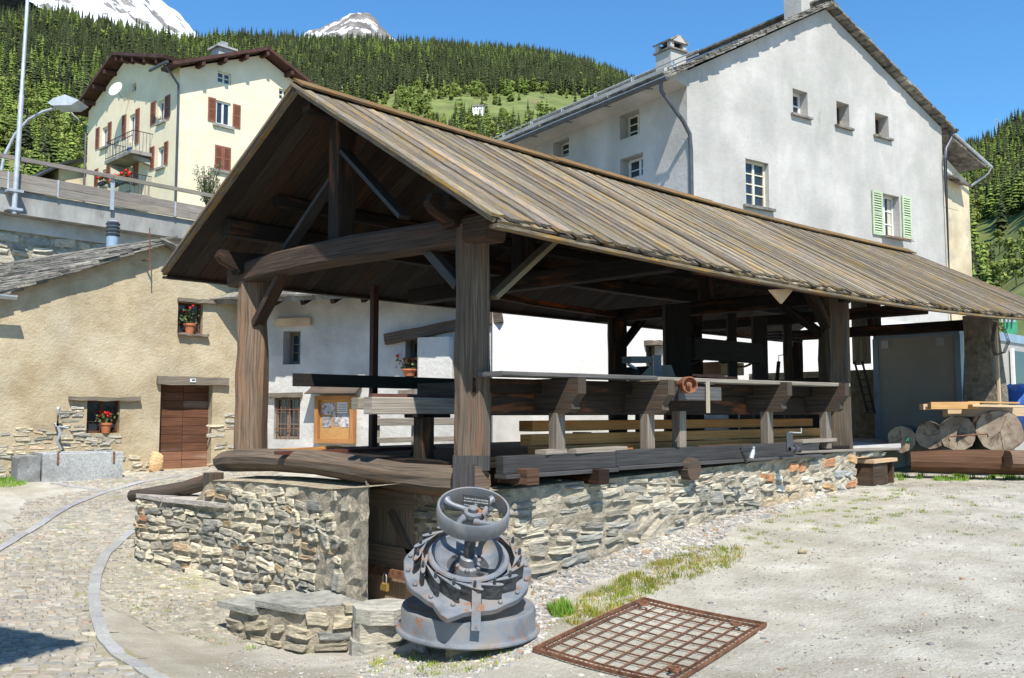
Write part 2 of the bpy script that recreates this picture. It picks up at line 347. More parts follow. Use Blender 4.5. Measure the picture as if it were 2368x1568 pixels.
def window(root, F, fn, r, rd=.2, cols=2, rows=2, fm='white_paint', fw=.05, mw=.03, sill='slate', sp=.06, sillh=.05, ss=.06, glass='glass', bars=None):
    a, b, c, d = r
    mb = MB(F.M)
    def bx(u0, u1, z0, z1, d0, d1, m_=mb, tint=(1, 1, 1)):
        q0 = fn(u0, z0, d0); q1 = fn(u1, z1, d1)
        m_.box(min(q0[0], q1[0]), max(q0[0], q1[0]), min(q0[1], q1[1]), max(q0[1], q1[1]), z0, z1, tint)
    d0, d1 = rd-.06, rd
    bx(a, a+fw, c, d, d0, d1); bx(b-fw, b, c, d, d0, d1); bx(a+fw, b-fw, c, c+fw, d0, d1-.002); bx(a+fw, b-fw, d-fw, d, d0, d1-.002)
    cs = [a+fw+(b-a-2*fw)*i/cols for i in range(cols+1)]; rs = [c+fw+(d-c-2*fw)*i/rows for i in range(rows+1)]
    for i in range(1, cols): bx(cs[i]-(fw if cols == 2 else mw)*.6, cs[i]+(fw if cols == 2 else mw)*.6, c+fw, d-fw, d0+.005, d1-.004)
    for j in range(1, rows): bx(a+fw, b-fw, rs[j]-mw/2, rs[j]+mw/2, d0+.012, d1-.008)
    o = mb.build('window', fm, root)
    for i in range(cols):
        for j in range(rows):
            g = MB(F.M); g.face([fn(cs[i], rs[j], rd-.02), fn(cs[i+1], rs[j], rd-.02), fn(cs[i+1], rs[j+1], rd-.02), fn(cs[i], rs[j+1], rd-.02)])
            g.build('pane', glass, o)
    if sill:
        g = MB(F.M); bx(a-ss, b+ss, c-sillh, c-.003, -sp, .03, g, gray()); g.build('sill', sill, o)
    if bars:
        for i in range(bars):
            u = lerp(a, b, (i+.5)/bars); g = MB(F.M); g.tube([fn(u, c, .03), fn(u, d, .03)], .011, 5); g.build('bar', 'rust', o)
        for z in (lerp(c, d, .25), lerp(c, d, .7)):
            g = MB(F.M); g.tube([fn(a, z, .03), fn(b, z, .03)], .011, 5); g.build('bar', 'rust', o)
    return o
def shutter(root, F, fn, r, mt='brown_paint', dep=-.05, slats=0, name='shutter', solid=False):
    a, b, c, d = r; mb = MB(F.M); fw = .07 if b-a > .3 else .05
    def bx(m_, u0, u1, z0, z1, d0, d1, tint=(1, 1, 1)):
        q0 = fn(u0, z0, d0); q1 = fn(u1, z1, d1)
        m_.box(min(q0[0], q1[0]), max(q0[0], q1[0]), min(q0[1], q1[1]), max(q0[1], q1[1]), z0, z1, tint)
    bx(mb, a, a+fw, c, d, dep, dep+.035); bx(mb, b-fw, b, c, d, dep, dep+.035)
    for z in (c, (c+d)/2-fw/2, d-fw): bx(mb, a+fw, b-fw, z, z+fw, dep+.002, dep+.033)
    if not slats:
        n = 22
        for i in range(n):
            z = lerp(c+fw, d-fw, i/n); bx(mb, a+fw, b-fw, z, z+(d-c)/n*.6, dep+.012, dep+.026, (.75,)*3)
    o = mb.build(name, mt, root)
    for k in range(slats):
        z = lerp(c+fw, d-fw, (k+.5)/slats); h = (d-c-2*fw)/slats
        g = MB(F.M); p0 = fn(a+fw, z, dep+.017); p1 = fn(b-fw, z, dep+.017)
        n = Vector(fn(0, 0, 1)).normalized(); g.bar(p0, p1, .008, h*.95, up=(0, 0, 1)-n*.0+Vector((0, 0, 0)) if False else (Vector((0, 0, 1))+n*.55), tint=(1, 1, 1)); g.build('slat', mt, o)
    return o
# ------------------------------------------------------------------ masonry
PAL = [((.36, .345, .30), 6), ((.30, .30, .275), 5), ((.47, .43, .34), 6), ((.56, .51, .41), 4), ((.26, .26, .25), 3), ((.21, .215, .215), 2), ((.40, .30, .20), 2), ((.36, .17, .08), 1), ((.60, .58, .52), 2)]
def palc(pal):
    t = rnd(0, sum(w_ for _, w_ in pal))
    for c, w_ in pal:
        t -= w_
        if t <= 0: break
    k = rnd(.8, 1.2); return tuple(x*k for x in c)
def stonework(root, pos, s0, s1, zb, zt, hs=(.05, .13), ws=(.14, .42), pal=PAL, limit=300, proud=(.015, .06), keep=lambda s, z: 1, gap=.008, name='stone', seed=1, wav=.03, big=0):
    "rubble courses; pos(s, z, out) -> world point on the wall face"
    global R
    R0 = R; R = random.Random(seed); done = []
    ph = [rnd(0, 6) for _ in range(4)]
    zmin = min(zb(lerp(s0, s1, i/20)) for i in range(21)); zmax = max(zt(lerp(s0, s1, i/20)) for i in range(21))
    def wv(k, s): return wav*(math.sin(s*1.7+ph[0]+k*.9)+.5*math.sin(s*4.1+ph[1]-k*1.3))
    z = zmin-.05; k = 0
    while z < zmax:
        h = rnd(*hs); s = s0+rnd(-.1, 0)
        while s < s1:
            wd = rnd(*ws)*(.7+h/hs[1]*.5); e = min(s+wd, s1+.03); c = (s+e)/2; zc = z+h/2+wv(k, c)
            hh = h*rnd(.85, 1.12)
            if big and R.random() < big: hh = h*rnd(1.3, 1.9)
            if zb(c)-h*.3 < zc and zc+h*.35 < zt(c) and R.random() < keep(c, zc) and e-s > .03 and c > s0:
                done.append((s+gap, e-gap, z+gap, z+hh-gap, k))
            s = e
        z += h; k += 1
    done.sort(key=lambda q: -(q[1]-q[0])*(q[3]-q[2]))
    rest = MB()
    for idx, (a, b, c, d, k) in enumerate(done):
        m_ = MB() if idx < limit else rest
        cx, cz, hw, hh = (a+b)/2, (c+d)/2, (b-a)/2, (d-c)/2; pr = rnd(*proud); tl = rnd(-.35, .35)*hh/hw; tint = palc(pal)
        sk_ = rnd(-.25, .25); n = 4; pts = {}; e1, e2, e3, e4 = (rnd(.55, 1) for _ in range(4))
        for i in range(n+1):
            for j in range(n+1):
                u = i/n*2-1; v = j/n*2-1
                vv = v*lerp(lerp(e1, e2, (u+1)/2), lerp(e3, e4, (u+1)/2), (v+1)/2) if abs(u) > .9 else v
                uu = u*(1-.12*abs(v)**2*rnd(.3, 1.3))
                o_ = -.05 if max(abs(u), abs(v)) > .9 else pr*(1+rnd(-.4, .3))
                if max(abs(u), abs(v)) > .9: uu *= 1.04; vv *= 1.04
                else: uu *= 1.55*(1 if abs(u) < .9 else 1); vv *= 1.5
                sx = cx+hw*(uu+sk_*vv*hh/hw)+rnd(-1, 1)*hw*.05; zx = cz+hh*vv+hw*uu*tl+rnd(-1, 1)*hh*.1
                pts[i, j] = pos(sx, zx+wv(k, sx), o_)
        for i in range(n):
            for j in range(n):
                m_.face([pts[i, j], pts[i+1, j], pts[i+1, j+1], pts[i, j+1]], None, tint)
        if idx < limit: m_.build(name, 'stone', root)
    if len(done) > limit: rest.build('small_stones', 'stone', root, 'stuff')
    R = R0
    return len(done)
def sheet(pos, s0, s1, zb, zt, ns, nz, rough=.0, name='mortar', mt='mortar', parent=None, seed=3, tint=(1, 1, 1)):
    rr = random.Random(seed); m_ = MB(); pts = {}
    for i in range(ns+1):
        s = lerp(s0, s1, i/ns)
        for j in range(nz+1): z = lerp(zb(s), zt(s), j/nz); pts[i, j] = pos(s, z, rr.uniform(-rough, rough))
    for i in range(ns):
        for j in range(nz): m_.face([pts[i, j], pts[i+1, j], pts[i+1, j+1], pts[i, j+1]], None, tint, False)
    return m_
# ================================================================== GROUND AND STREET
def axis(lo, a, b, step, hi, g=1.28):
    xs = list(np.arange(a, b+1e-6, step)); st = step
    while xs[-1] < hi: st *= g; xs.append(xs[-1]+st)
    st = step
    while xs[0] > lo: st *= g; xs.insert(0, xs[0]-st)
    return np.array(xs)
def heightmesh(name, xs, ys, zf, mt, kind='structure'):
    X, Y = np.meshgrid(xs, ys, indexing='ij'); Z = zf(X, Y); n, k = X.shape
    co = np.stack([X, Y, Z], -1).reshape(-1, 3); i = np.arange(n-1)[:, None]*k+np.arange(k-1)[None]
    q = np.stack([i, i+k, i+k+1, i+1], -1).reshape(-1, 4)
    me = bpy.data.meshes.new(name); me.from_pydata(co.tolist(), [], q.tolist()); me.materials.append(MT[mt])
    me.polygons.foreach_set('use_smooth', [True]*len(me.polygons))
    ca = me.color_attributes.new('tint', 'FLOAT_COLOR', 'CORNER'); ca.data.foreach_set('color', np.ones(len(me.loops)*4, 'f'))
    o = bpy.data.objects.new(name, me); COL.objects.link(o)
    if kind: o['kind'] = kind
    return o
_ph = NR.rand(12, 3)*6
def bump2(X, Y, a=.012):
    z = 0
    for i, (p, q, r) in enumerate(_ph):
        f = .8*1.45**i; an = p*3; z = z+np.sin(X*math.cos(an)*f+Y*math.sin(an)*f+q)*a/(1+i*.45)
    k = np.exp(-(((X-6.0)/1.6)**2+((Y-4.7)/1.3)**2)**2)
    return z*(1-.85*k)
ground = heightmesh('ground', axis(-2500, -1, 20, .22, 2500), axis(-2500, -2, 24, .22, 2500), lambda X, Y: zg(X, Y)+bump2(X, Y), 'ground')
def hgt(x, y): return float(zg(x, y)+bump2(np.float64(x), np.float64(y)))
# --- paved street: outline read on the ground, cobbles laid on a bed
street_px = [(-260, 1568), (-260, 1330), (-200, 1240), (20, 1222), (60, 1160), (250, 1128), (130, 1118), (290, 1104), (370, 1092), (500, 1083), (640, 1083), (640, 1100), (560, 1112), (500, 1120), (420, 1150), (345, 1215), (250, 1290), (222, 1340), (222, 1410), (252, 1470), (320, 1530), (400, 1580), (430, 1640), (-260, 1640)]
street_xy = [(p.x, p.y) for p in (G(*q) for q in street_px)]
weed_px = [(335, 1200), (322, 1290), (470, 1345), (560, 1385), (545, 1440), (600, 1490), (480, 1480), (330, 1440), (262, 1400), (240, 1350), (262, 1290)]
weed_xy = [(p.x, p.y) for p in (G(*q) for q in weed_px)]
def bedpatch(name, poly, up, mt, parent=None):
    xs = [p[0] for p in poly]; ys = [p[1] for p in poly]; m_ = MB(); st = .25
    x = min(xs)
    while x < max(xs):
        y = min(ys)
        while y < max(ys):
            if inside((x+st/2, y+st/2), poly):
                m_.face([(a, b, hgt(a, b)+up) for a, b in ((x, y), (x+st, y), (x+st, y+st), (x, y+st))], None, (1, 1, 1), True)
            y += st
        x += st
    return m_
street = bedpatch('street', street_xy, .006, 'joint').build('street', 'joint', kind='structure')
CPAL = [((.40, .39, .36), 6), ((.44, .425, .385), 6), ((.46, .43, .37), 6), ((.36, .36, .35), 3), ((.43, .375, .325), 3), ((.45, .36, .29), .8), ((.50, .47, .41), 3)]
def cobbles(poly, ang, dx, dy, parent, limit, h=.02, name='cobble', skip=None, seed=2, dens=1, pal=CPAL):
    global R
    R0 = R; R = random.Random(seed); ca, sa = math.cos(ang), math.sin(ang); out = []
    us = [x*ca+y*sa for x, y in poly]; vs = [-x*sa+y*ca for x, y in poly]
    v = min(vs); r = 0
    while v < max(vs):
        d = dy*rnd(.85, 1.15); u = min(us)+rnd(0, dx)
        while u < max(us):
            w_ = dx*rnd(.6, 1.4); uc = u+w_/2; vc = v+d/2+.03*math.sin(uc*2.1+r)
            x, y = uc*ca-vc*sa, uc*sa+vc*ca
            if inside((x, y), poly) and (skip is None or not skip(x, y)) and R.random() < dens: out.append((x*FW.x+y*FW.y, uc, vc, w_/2-.005, d/2-.005))
            u += w_
        v += d; r += 1
    out.sort(); rest = MB()
    for i, (dd, uc, vc, a, b) in enumerate(out):
        q = P(0, 0, D=1) if 0 else None
        m_ = MB() if i < limit else rest
        tint = palc(pal); hh = h*rnd(.5, 1.3); base = hgt(uc*ca-vc*sa, uc*sa+vc*ca)
        ring = []
        for k in (1, .72):
            rg = []
            for (su, sv) in ((-1, -.55), (-.55, -1), (.55, -1), (1, -.55), (1, .55), (.55, 1), (-.55, 1), (-1, .55)):
                uu = uc+su*a*k*rnd(.93, 1.07); vv = vc+sv*b*k*rnd(.93, 1.07)
                rg.append((uu*ca-vv*sa, uu*sa+vv*ca, base+(-.02 if k == 1 else hh)))
            ring.append(rg)
        for j in range(8):
            l = (j+1) % 8; m_.face([ring[0][j], ring[0][l], ring[1][l], ring[1][j]], None, tint)
        c = (uc*ca-vc*sa, uc*sa+vc*ca, base+hh*1.25)
        m_.face(ring[1], None, tint)
        if i < limit: m_.build(name, 'cobble', parent)
    if len(out) > limit: rest.build('small_cobbles', 'cobble', parent, 'stuff')
    R = R0; return len(out)
# kerb-like granite bands through the paving, built as single slabs
def band(pxs, wd, name, label):
    pts = [G(*q) for q in pxs]; L = [0]
    for i in range(1, len(pts)): L.append(L[-1]+(pts[i]-pts[i-1]).length)
    def at(s):
        for i in range(1, len(L)):
            if s <= L[i] or i == len(L)-1: return pts[i-1].lerp(pts[i], (s-L[i-1])/(L[i]-L[i-1])), (pts[i]-pts[i-1]).normalized()
    s = 0; root = thing(name, label, 'paving', pts[len(pts)//2])
    root['kind'] = 'structure'
    del root['category']
    line = []
    while s < L[-1]-.05:
        e = min(s+rnd(.35, .75), L[-1]); m_ = MB(); tint = gray(.85, 1.1); t_ = []
        for q in (s+.011, (s+e)/2, e-.011):
            p, d = at(q); n = Vector((-d.y, d.x, 0)).normalized(); t_.append((p+n*wd/2, p-n*wd/2)); line.append((p.x, p.y))
        up = .022+rnd(0, .006)
        for i in range(2):
            (a, b), (c, d_) = t_[i], t_[i+1]
            z = lambda p: Vector((p.x, p.y, hgt(p.x, p.y)+up)); lo = lambda p: Vector((p.x, p.y, hgt(p.x, p.y)-.05))
            m_.face([z(b), z(d_), z(c), z(a)], None, tint)
            m_.face([z(a), z(c), lo(c), lo(a)], None, tint); m_.face([z(d_), z(b), lo(b), lo(d_)], None, tint)
            if i == 0: m_.face([z(b), z(a), lo(a), lo(b)], None, tint)
            else: m_.face([z(c), z(d_), lo(d_), lo(c)], None, tint)
        m_.build('kerb_slab', 'kerb_granite', root); s = e
    return line
bl1 = band([(345, 1196), (295, 1235), (245, 1285), (224, 1330), (216, 1370), (222, 1425), (243, 1478), (285, 1520), (345, 1562), (430, 1610)], .125, 'kerb_strip', 'curved pale granite strip of slabs sweeping past the dry-stone wall corner')
bl2 = band([(-120, 1360), (-40, 1300), (40, 1245), (100, 1205), (165, 1170), (240, 1140), (330, 1116), (440, 1100)], .125, 'kerb_strip', 'curved pale granite strip of slabs in the left of the cobbled street')
bl3 = band([(120, 1119), (180, 1128), (245, 1136)], .1, 'kerb_strip', 'short narrow granite strip running off the corner of the fountain')
bls = np.array(bl1+bl2)
def near_band(x, y): return float(np.min((bls[:, 0]-x)**2+(bls[:, 1]-y)**2)) < .145**2*1.0
NB = {}
# denser sampling of the bands for the test above
def _dense(l):
    o = []
    for a, b in zip(l, l[1:]):
        for k in range(4): o.append((lerp(a[0], b[0], k/4), lerp(a[1], b[1], k/4)))
    return o
bls = np.array(_dense(bl1)+_dense(bl2))
def nb(x, y): return float(np.min((bls[:, 0]-x)**2+(bls[:, 1]-y)**2)) < .115**2
nc = cobbles(street_xy, rad(-38), .15, .095, street, 300, skip=nb)
weed = bedpatch('verge', weed_xy, .004, 'joint').build('cobbled_verge', 'joint', kind='structure')
nc2 = cobbles(weed_xy, rad(-50), .085, .06, weed, 250, h=.014, name='pebble', skip=nb, seed=9, dens=.8, pal=CPAL+[((.62, .58, .5), 5)])
# ------------------------------------------------------------------ gravel, grass (nobody could count them)
def scatter_mesh(name, mt, verts, faces, pts, scl, rot, cols, smooth=False):
    n = len(pts); V0 = np.array(verts); k = len(V0); F0 = np.array(faces)
    c, s = np.cos(rot), np.sin(rot); v = V0[None]*scl
    x = v[..., 0]*c[:, None]-v[..., 1]*s[:, None]; y = v[..., 0]*s[:, None]+v[..., 1]*c[:, None]
    co = np.stack([x, y, v[..., 2]], -1)+pts[:, None]
    f = (F0[None]+np.arange(n)[:, None, None]*k).reshape(-1, F0.shape[1])
    me = bpy.data.meshes.new(name); me.from_pydata(co.reshape(-1, 3).tolist(), [], f.tolist()); me.materials.append(MT[mt])
    ca = me.color_attributes.new('tint', 'FLOAT_COLOR', 'CORNER'); a = np.ones((n, F0.size, 4), 'f'); a[..., :3] = cols[:, None]
    ca.data.foreach_set('color', a.ravel()); o = bpy.data.objects.new(name, me); COL.objects.link(o); o['kind'] = 'stuff'; return o
def ptsin(pxpoly, n):
    xy = [(p.x, p.y) for p in (G(*q) for q in pxpoly)]; x0, x1 = min(p[0] for p in xy), max(p[0] for p in xy); y0, y1 = min(p[1] for p in xy), max(p[1] for p in xy); o = []
    while len(o) < n:
        x, y = rnd(x0, x1), rnd(y0, y1)
        if inside((x, y), xy): o.append((x, y))
    o = np.array(o); z = zg(o[:, 0], o[:, 1])+bump2(o[:, 0], o[:, 1]); return np.column_stack([o, z])
iv, if_ = ICO[1]
def pebbles(name, regs):
    P_ = []; Sc = []
    for poly, n, a, b in regs:
        p = ptsin(poly, n); P_.append(p); Sc.append(NR.uniform(a, b, n)*NR.uniform(.6, 1.4, n))
    p = np.concatenate(P_); s = np.concatenate(Sc); n = len(p)
    pal = np.array([(.45, .45, .45), (.62, .61, .58), (.36, .37, .39), (.55, .48, .38), (.75, .73, .7), (.5, .33, .22), (.3, .31, .33)])
    c = pal[NR.choice(7, n, p=[.27, .29, .09, .16, .14, .03, .02])]*.84*NR.uniform(.8, 1.15, (n, 1))
    sc = np.stack([s*NR.uniform(.7, 1.3, n), s*NR.uniform(.7, 1.2, n), s*NR.uniform(.4, .7, n)], -1)[:, None]
    return scatter_mesh(name, 'cobble', iv, if_, p, sc, NR.rand(n)*6.3, c)
bank = [(1240, 1340), (1500, 1235), (1700, 1175), (1960, 1125), (1960, 1140), (1700, 1220), (1640, 1270), (1480, 1300), (1270, 1400), (1235, 1470), (1225, 1400)]
pebbles('gravel', [(bank, 9000, .008, .026), (bank, 260, .028, .05),
   ([(1140, 1490), (1250, 1425), (1300, 1420), (1230, 1500), (1180, 1540), (1080, 1560), (1130, 1520)], 1100, .008, .028),
   ([(850, 1510), (1000, 1500), (1140, 1530), (1060, 1600), (820, 1600)], 700, .006, .02),
   ([(560, 1460), (840, 1510), (840, 1600), (400, 1600)], 900, .004, .012),
   ([(1300, 1400), (2000, 1120), (2367, 1100), (2450, 1600), (1150, 1600)], 9000, .004, .011),
   ([(1300, 1400), (2000, 1120), (2367, 1100), (2450, 1600), (1150, 1600)], 260, .014, .028)])
def blades(name, regs, mt='grass'):
    V_ = [(-.5, 0, 0), (.5, 0, 0), (.0, .35, 1)]; P_ = []; Sc = []; Cc = []
    for poly, n, hgt_, w_, col, clump in regs:
        if clump:
            c = ptsin(poly, clump); i = NR.choice(clump, n); p = c[i].copy(); p[:, :2] += NR.normal(0, .035, (n, 2)); 
        else: p = ptsin(poly, n)
        h = hgt_*NR.uniform(.4, 1.2, n); P_.append(p); Sc.append(np.stack([np.full(n, w_), h, h], -1)); Cc.append(np.array(col)*NR.uniform(.7, 1.25, (n, 1)))
    p = np.concatenate(P_); sc = np.concatenate(Sc)[:, None]; return scatter_mesh(name, mt, V_, [(0, 1, 2)], p, sc, NR.rand(len(p))*6.3, np.concatenate(Cc))
strip2 = [(1270, 1440), (1400, 1345), (1500, 1305), (1600, 1262), (1720, 1262), (1700, 1300), (1540, 1350), (1450, 1400), (1330, 1450)]
YG = (1.35, 1.15, .8); GG = (.8, 1.25, .6)
strip = [(1290, 1420), (1420, 1350), (1500, 1320), (1600, 1280), (1690, 1285), (1640, 1305), (1520, 1345), (1430, 1385), (1330, 1430), (1285, 1440)]
blades('grass', [(strip, 1300, .03, .007, YG, 0), (strip2, 4200, .045, .007, (1.6, 1.2, .7), 170), (strip2, 1600, .055, .008, (1.1, 1.2, .6), 60), ([(1262, 1405), (1310, 1395), (1330, 1420), (1280, 1432)], 900, .08, .01, GG, 0),
   ([(1560, 1270), (1700, 1230), (1900, 1160), (2100, 1130), (2150, 1200), (1900, 1230), (1700, 1300)], 2200, .03, .007, (1.1, 1.15, .7), 60),
   ([(1900, 1140), (2367, 1110), (2367, 1260), (2000, 1240)], 900, .03, .007, (1, 1.15, .7), 26),
   ([(960, 1500), (1180, 1480), (1210, 1520), (1060, 1568), (860, 1560), (860, 1520)], 1500, .035, .007, (1.1, 1.15, .7), 50),
   ([(380, 1285), (420, 1300), (400, 1325), (370, 1310)], 260, .07, .008, GG, 5), ([(690, 1490), (720, 1480), (730, 1510)], 120, .06, .008, GG, 3), ([(545, 1445), (600, 1480), (580, 1500)], 120, .05, .008, GG, 3),
   ([(-60, 1108), (30, 1104), (62, 1120), (30, 1128), (-60, 1128)], 2500, .08, .01, GG, 0), ([(2000, 1098), (2367, 1100), (2367, 1112), (2080, 1108)], 1200, .09, .012, GG, 30),
   (weed_px, 5000, .018, .008, (1.0, .95, .6), 160)])
# ================================================================== STONE BASE OF THE SAWMILL
def polypos(pts):
    pts = [Vector((*p, 0)) for p in pts]; L = [0]
    for i in range(1, len(pts)): L.append(L[-1]+(pts[i]-pts[i-1]).length)
    nr = []
    for i in range(len(pts)):
        d = (pts[min(i+1, len(pts)-1)]-pts[max(i-1, 0)]).normalized(); nr.append(Vector((d.y, -d.x, 0)))
    def pos(s, z, o=0):
        for i in range(1, len(L)):
            if s <= L[i] or i == len(L)-1:
                t = (s-L[i-1])/(L[i]-L[i-1]); p = pts[i-1].lerp(pts[i], t); n = nr[i-1].lerp(nr[i], min(max(t, 0), 1)).normalized()
                return Vector((p.x, p.y, z))+n*-o if False else Vector((p.x, p.y, z))+n*SG[0]*o
    return pos, L
SG = [1]
def itp(xs, ys): return lambda s: float(np.interp(s, xs, ys))
# left (street side) wall: walks from the street corner to the pier beside the cellar door
lw_pts = [(6.6, 13.0), (5.3, 12.85), (5.22, 12.5), (5.5, 10.9), (5.5, 10.0), (5.5, 9.2), (5.38, 8.2), (5.25, 7.34), (5.5, 7.74), (6.1, 8.6)]
SG[0] = -1
posL, LL = polypos(lw_pts)
# outward is towards the street (negative x): check sign
if (posL(3, 0, .5)-posL(3, 0, 0)).x > 0: SG[0] = 1
SGL = SG[0]
def posLw(s, z, o=0): SG[0] = SGL; return posL(s, z, o)
zbL = lambda s: hgt(*posLw(s, 0)[:2])-.12
ztL = itp([0, LL[2], LL[3]-.45, LL[3]-.15, LL[4], LL[6], LL[7], LL[8], LL[9]], [.86, .84, .84, 1.16, 1.2, 1.22, 1.3, 1.32, 1.28])
wallL = thing('stone_wall', 'tall rubble stone wall under the sawmill beam facing the cobbled street', 'wall', (5.5, 10, -.2))
sheet(posLw, 0, LL[-1], zbL, ztL, 60, 20, .02).build('mortar', 'mortar', wallL)
stonework(wallL, posLw, 0.2, LL[7]+.02, zbL, lambda s: ztL(s)-.03, hs=(.05, .125), ws=(.13, .40), keep=lambda s, z: 1 if s < LL[6]-.3 else (.65 if s < LL[6]+.25 else .18), proud=(.014, .045), gap=.005, seed=4, big=.08, pal=[((.40, .38, .325), 6), ((.34, .33, .295), 5), ((.50, .46, .37), 6), ((.57, .52, .42), 4), ((.29, .285, .265), 2), ((.24, .24, .23), 1), ((.42, .32, .22), 2), ((.38, .20, .11), .6)])
# caps
m_ = MB(); n = 26
for i in range(n):
    s, e = lerp(LL[3]-.1, LL[7], i/n), lerp(LL[3]-.1, LL[7], (i+1)/n)
    a, b = posLw(s, ztL(s), .02), posLw(e, ztL(e), .02); c, d = Vector((6.1, b.y, ztL(e)+.03)), Vector((6.1, a.y, ztL(s)+.03))
    m_.face([a, b, c, d] if (b-a).cross(c-a).z > 0 else [d, c, b, a], None, (1.1, 1.08, 1.0))
m_.build('top', 'mortar', wallL)
for i, (s0, s1) in enumerate(((.7, 1.35), (1.38, 2.15), (2.2, LL[3]+.25))):
    m_ = MB(); a = posLw(s0, 0, .05); b = posLw(s1, 0, .05)
    z = .845+rnd(-.01, .015); pl = [(a.x, a.y), (b.x, b.y), (b.x+.75, b.y+rnd(-.1, .1)), ((a.x+b.x)/2+.85, (a.y+b.y)/2), (a.x+.7, a.y)]
    m_.prism([pl[i] for i in (0, 4, 3, 2, 1)] , z, z+.055, None, (.38*rnd(.9, 1.1), .38, .36)); m_.build('cap_slab', 'stone', wallL)
# low bench wall in front of the pier
bw_pts = [(5.35, 8.72), (4.62, 8.82), (4.56, 8.7), (4.62, 8.2), (4.74, 7.62), (5.0, 7.3), (5.3, 7.25)]
SG[0] = SGL; posBk, LB = polypos(bw_pts)
def posB(s, z, o=0): SG[0] = SGL; return posBk(s, z, o)
wallB = thing('low_stone_wall', 'low stepped stone bench wall with slate slabs on top below the taller wall', 'wall', (4.8, 8, -.2))
zbB = lambda s: hgt(*posB(s, 0)[:2])-.1
ztB = itp([0, LB[1], LB[3], LB[4], LB[6]], [.12, .06, .12, .2, .26])
sheet(posB, 0, LB[-1], zbB, ztB, 24, 6, .015).build('mortar', 'mortar', wallB)
stonework(wallB, posB, .05, LB[-1], zbB, lambda s: ztB(s), hs=(.07, .16), ws=(.18, .45), proud=(.015, .05), seed=8, pal=[((.30, .28, .23), 5), ((.38, .35, .28), 4), ((.24, .25, .25), 3), ((.42, .38, .3), 3)])
m_ = MB(); m_.rock((4.63, 8.6, -.06), .05, .16, .055, 0, (.50, .20, .07), .1, sub=2); m_.build('stone', 'stone', wallB)
for (pl, z) in (([(4.5, 8.86), (4.55, 8.25), (5.3, 8.2), (5.35, 8.85)], .07), ([(4.56, 8.22), (4.70, 7.6), (5.32, 7.4), (5.36, 8.18)], .15)):
    m_ = MB(); pl = [(x+rnd(-.02, .02), y+rnd(-.02, .02)) for x, y in pl]; m_.prism(pl, z, z+.06, None, (.27, .275, .265)); m_.build('cap_slab', 'stone', wallB)
# long wall below the carriage, running away to the right
rw_pts = [(6.3, 8.0), (5.98, 7.55), (5.93, 7.0), (6.02, 6.62), (6.3, 6.46), (7.2, 6.4), (9.5, 6.38), (13.3, 6.38), (13.38, 6.6), (13.38, 7.3)]
SG[0] = SGL; posRk, LR = polypos(rw_pts)
def posR(s, z, o=0): SG[0] = SGL; return posRk(s, z, o)
wallR = thing('stone_wall', 'long rubble stone wall under the log carriage beside the gravel yard', 'wall', (9.5, 6.4, .5))
zbR = lambda s: hgt(*posR(s, 0)[:2])-.12
ztR = itp([0, LR[3], LR[4], LR[5], LR[7], LR[9]], [1.27, 1.27, 1.27, 1.30, 1.44, 1.44])
sheet(posR, 0, LR[-1], zbR, ztR, 70, 12, .025).build('mortar', 'mortar', wallR)
def palR(): pass
stonework(wallR, posR, .1, LR[6]+1.2, zbR, lambda s: ztR(s)-.03, hs=(.05, .13), ws=(.16, .46), keep=lambda s, z: .85, proud=(.012, .04), seed=12, limit=200, gap=.012, big=.1, pal=[((.38, .36, .31), 6), ((.30, .295, .27), 5), ((.45, .42, .35), 6), ((.50, .465, .39), 3), ((.26, .26, .25), 2), ((.42, .27, .17), .7), ((.3, .3, .29), 2)])
stonework(wallR, posR, LR[6]+1.2, LR[8], zbR, lambda s: ztR(s)-.03, hs=(.13, .22), ws=(.2, .42), proud=(.015, .045), seed=13, limit=100, gap=.018, pal=[((.45, .37, .27), 6), ((.38, .35, .3), 4), ((.42, .22, .12), 2.5), ((.5, .33, .18), 2.5), ((.56, .54, .5), 3), ((.3, .32, .34), 2)])
m_ = MB(); n = 20
for i in range(n):
    x0, x1 = lerp(5.9, 13.38, i/n), lerp(5.9, 13.38, (i+1)/n); z0, z1 = (float(np.interp(x, [6, 7.2, 13.3], [1.27, 1.3, 1.44]))+.004 for x in (x0, x1))
    m_.face([(x0, 6.42, z0), (x1, 6.42, z1), (x1, 7.2, z1+.02), (x0, 7.2, z0+.02)], None, (1, 1, 1))
m_.build('top', 'mortar', wallR)
# lower return wall further right, with a concrete post
wallS = thing('stone_wall', 'short low stone wall with a grey slab post between the long wall and wooden step', 'wall', (14.4, 7.0, .9))
SG[0] = SGL; posSk, LS = polypos([(13.4, 7.05), (15.7, 7.05), (15.75, 7.6)])
def posS(s, z, o=0): SG[0] = SGL; return posSk(s, z, o)
sheet(posS, 0, LS[-1], lambda s: .8, lambda s: 1.42, 20, 5, .02).build('mortar', 'mortar', wallS)
stonework(wallS, posS, .05, LS[-1], lambda s: .82, lambda s: 1.40, hs=(.09, .16), ws=(.2, .5), seed=15, gap=.012)
m_ = MB(); m_.bar((14.3, 6.98, .8), (14.3, 6.98, 1.42), .34, .08, up=(0, 1, 0), tint=(.8, .8, .78), jit=.008, seg=3); m_.build('slab_post', 'concrete', wallS)
a = P(2018, 1052, Y=6.9); m_ = MB(); m_.box(13.3, 16.2, 6.95, 12, 1.40, 1.47, (1, 1, 1)); m_.build('concrete_floor', 'pale_concrete', kind='structure')
m_ = MB(); m_.box(13.4, 21.9, 7.6, 12.3, .9, 1.405, (1, 1, 1)); m_.build('floor_base', 'concrete', kind='structure')
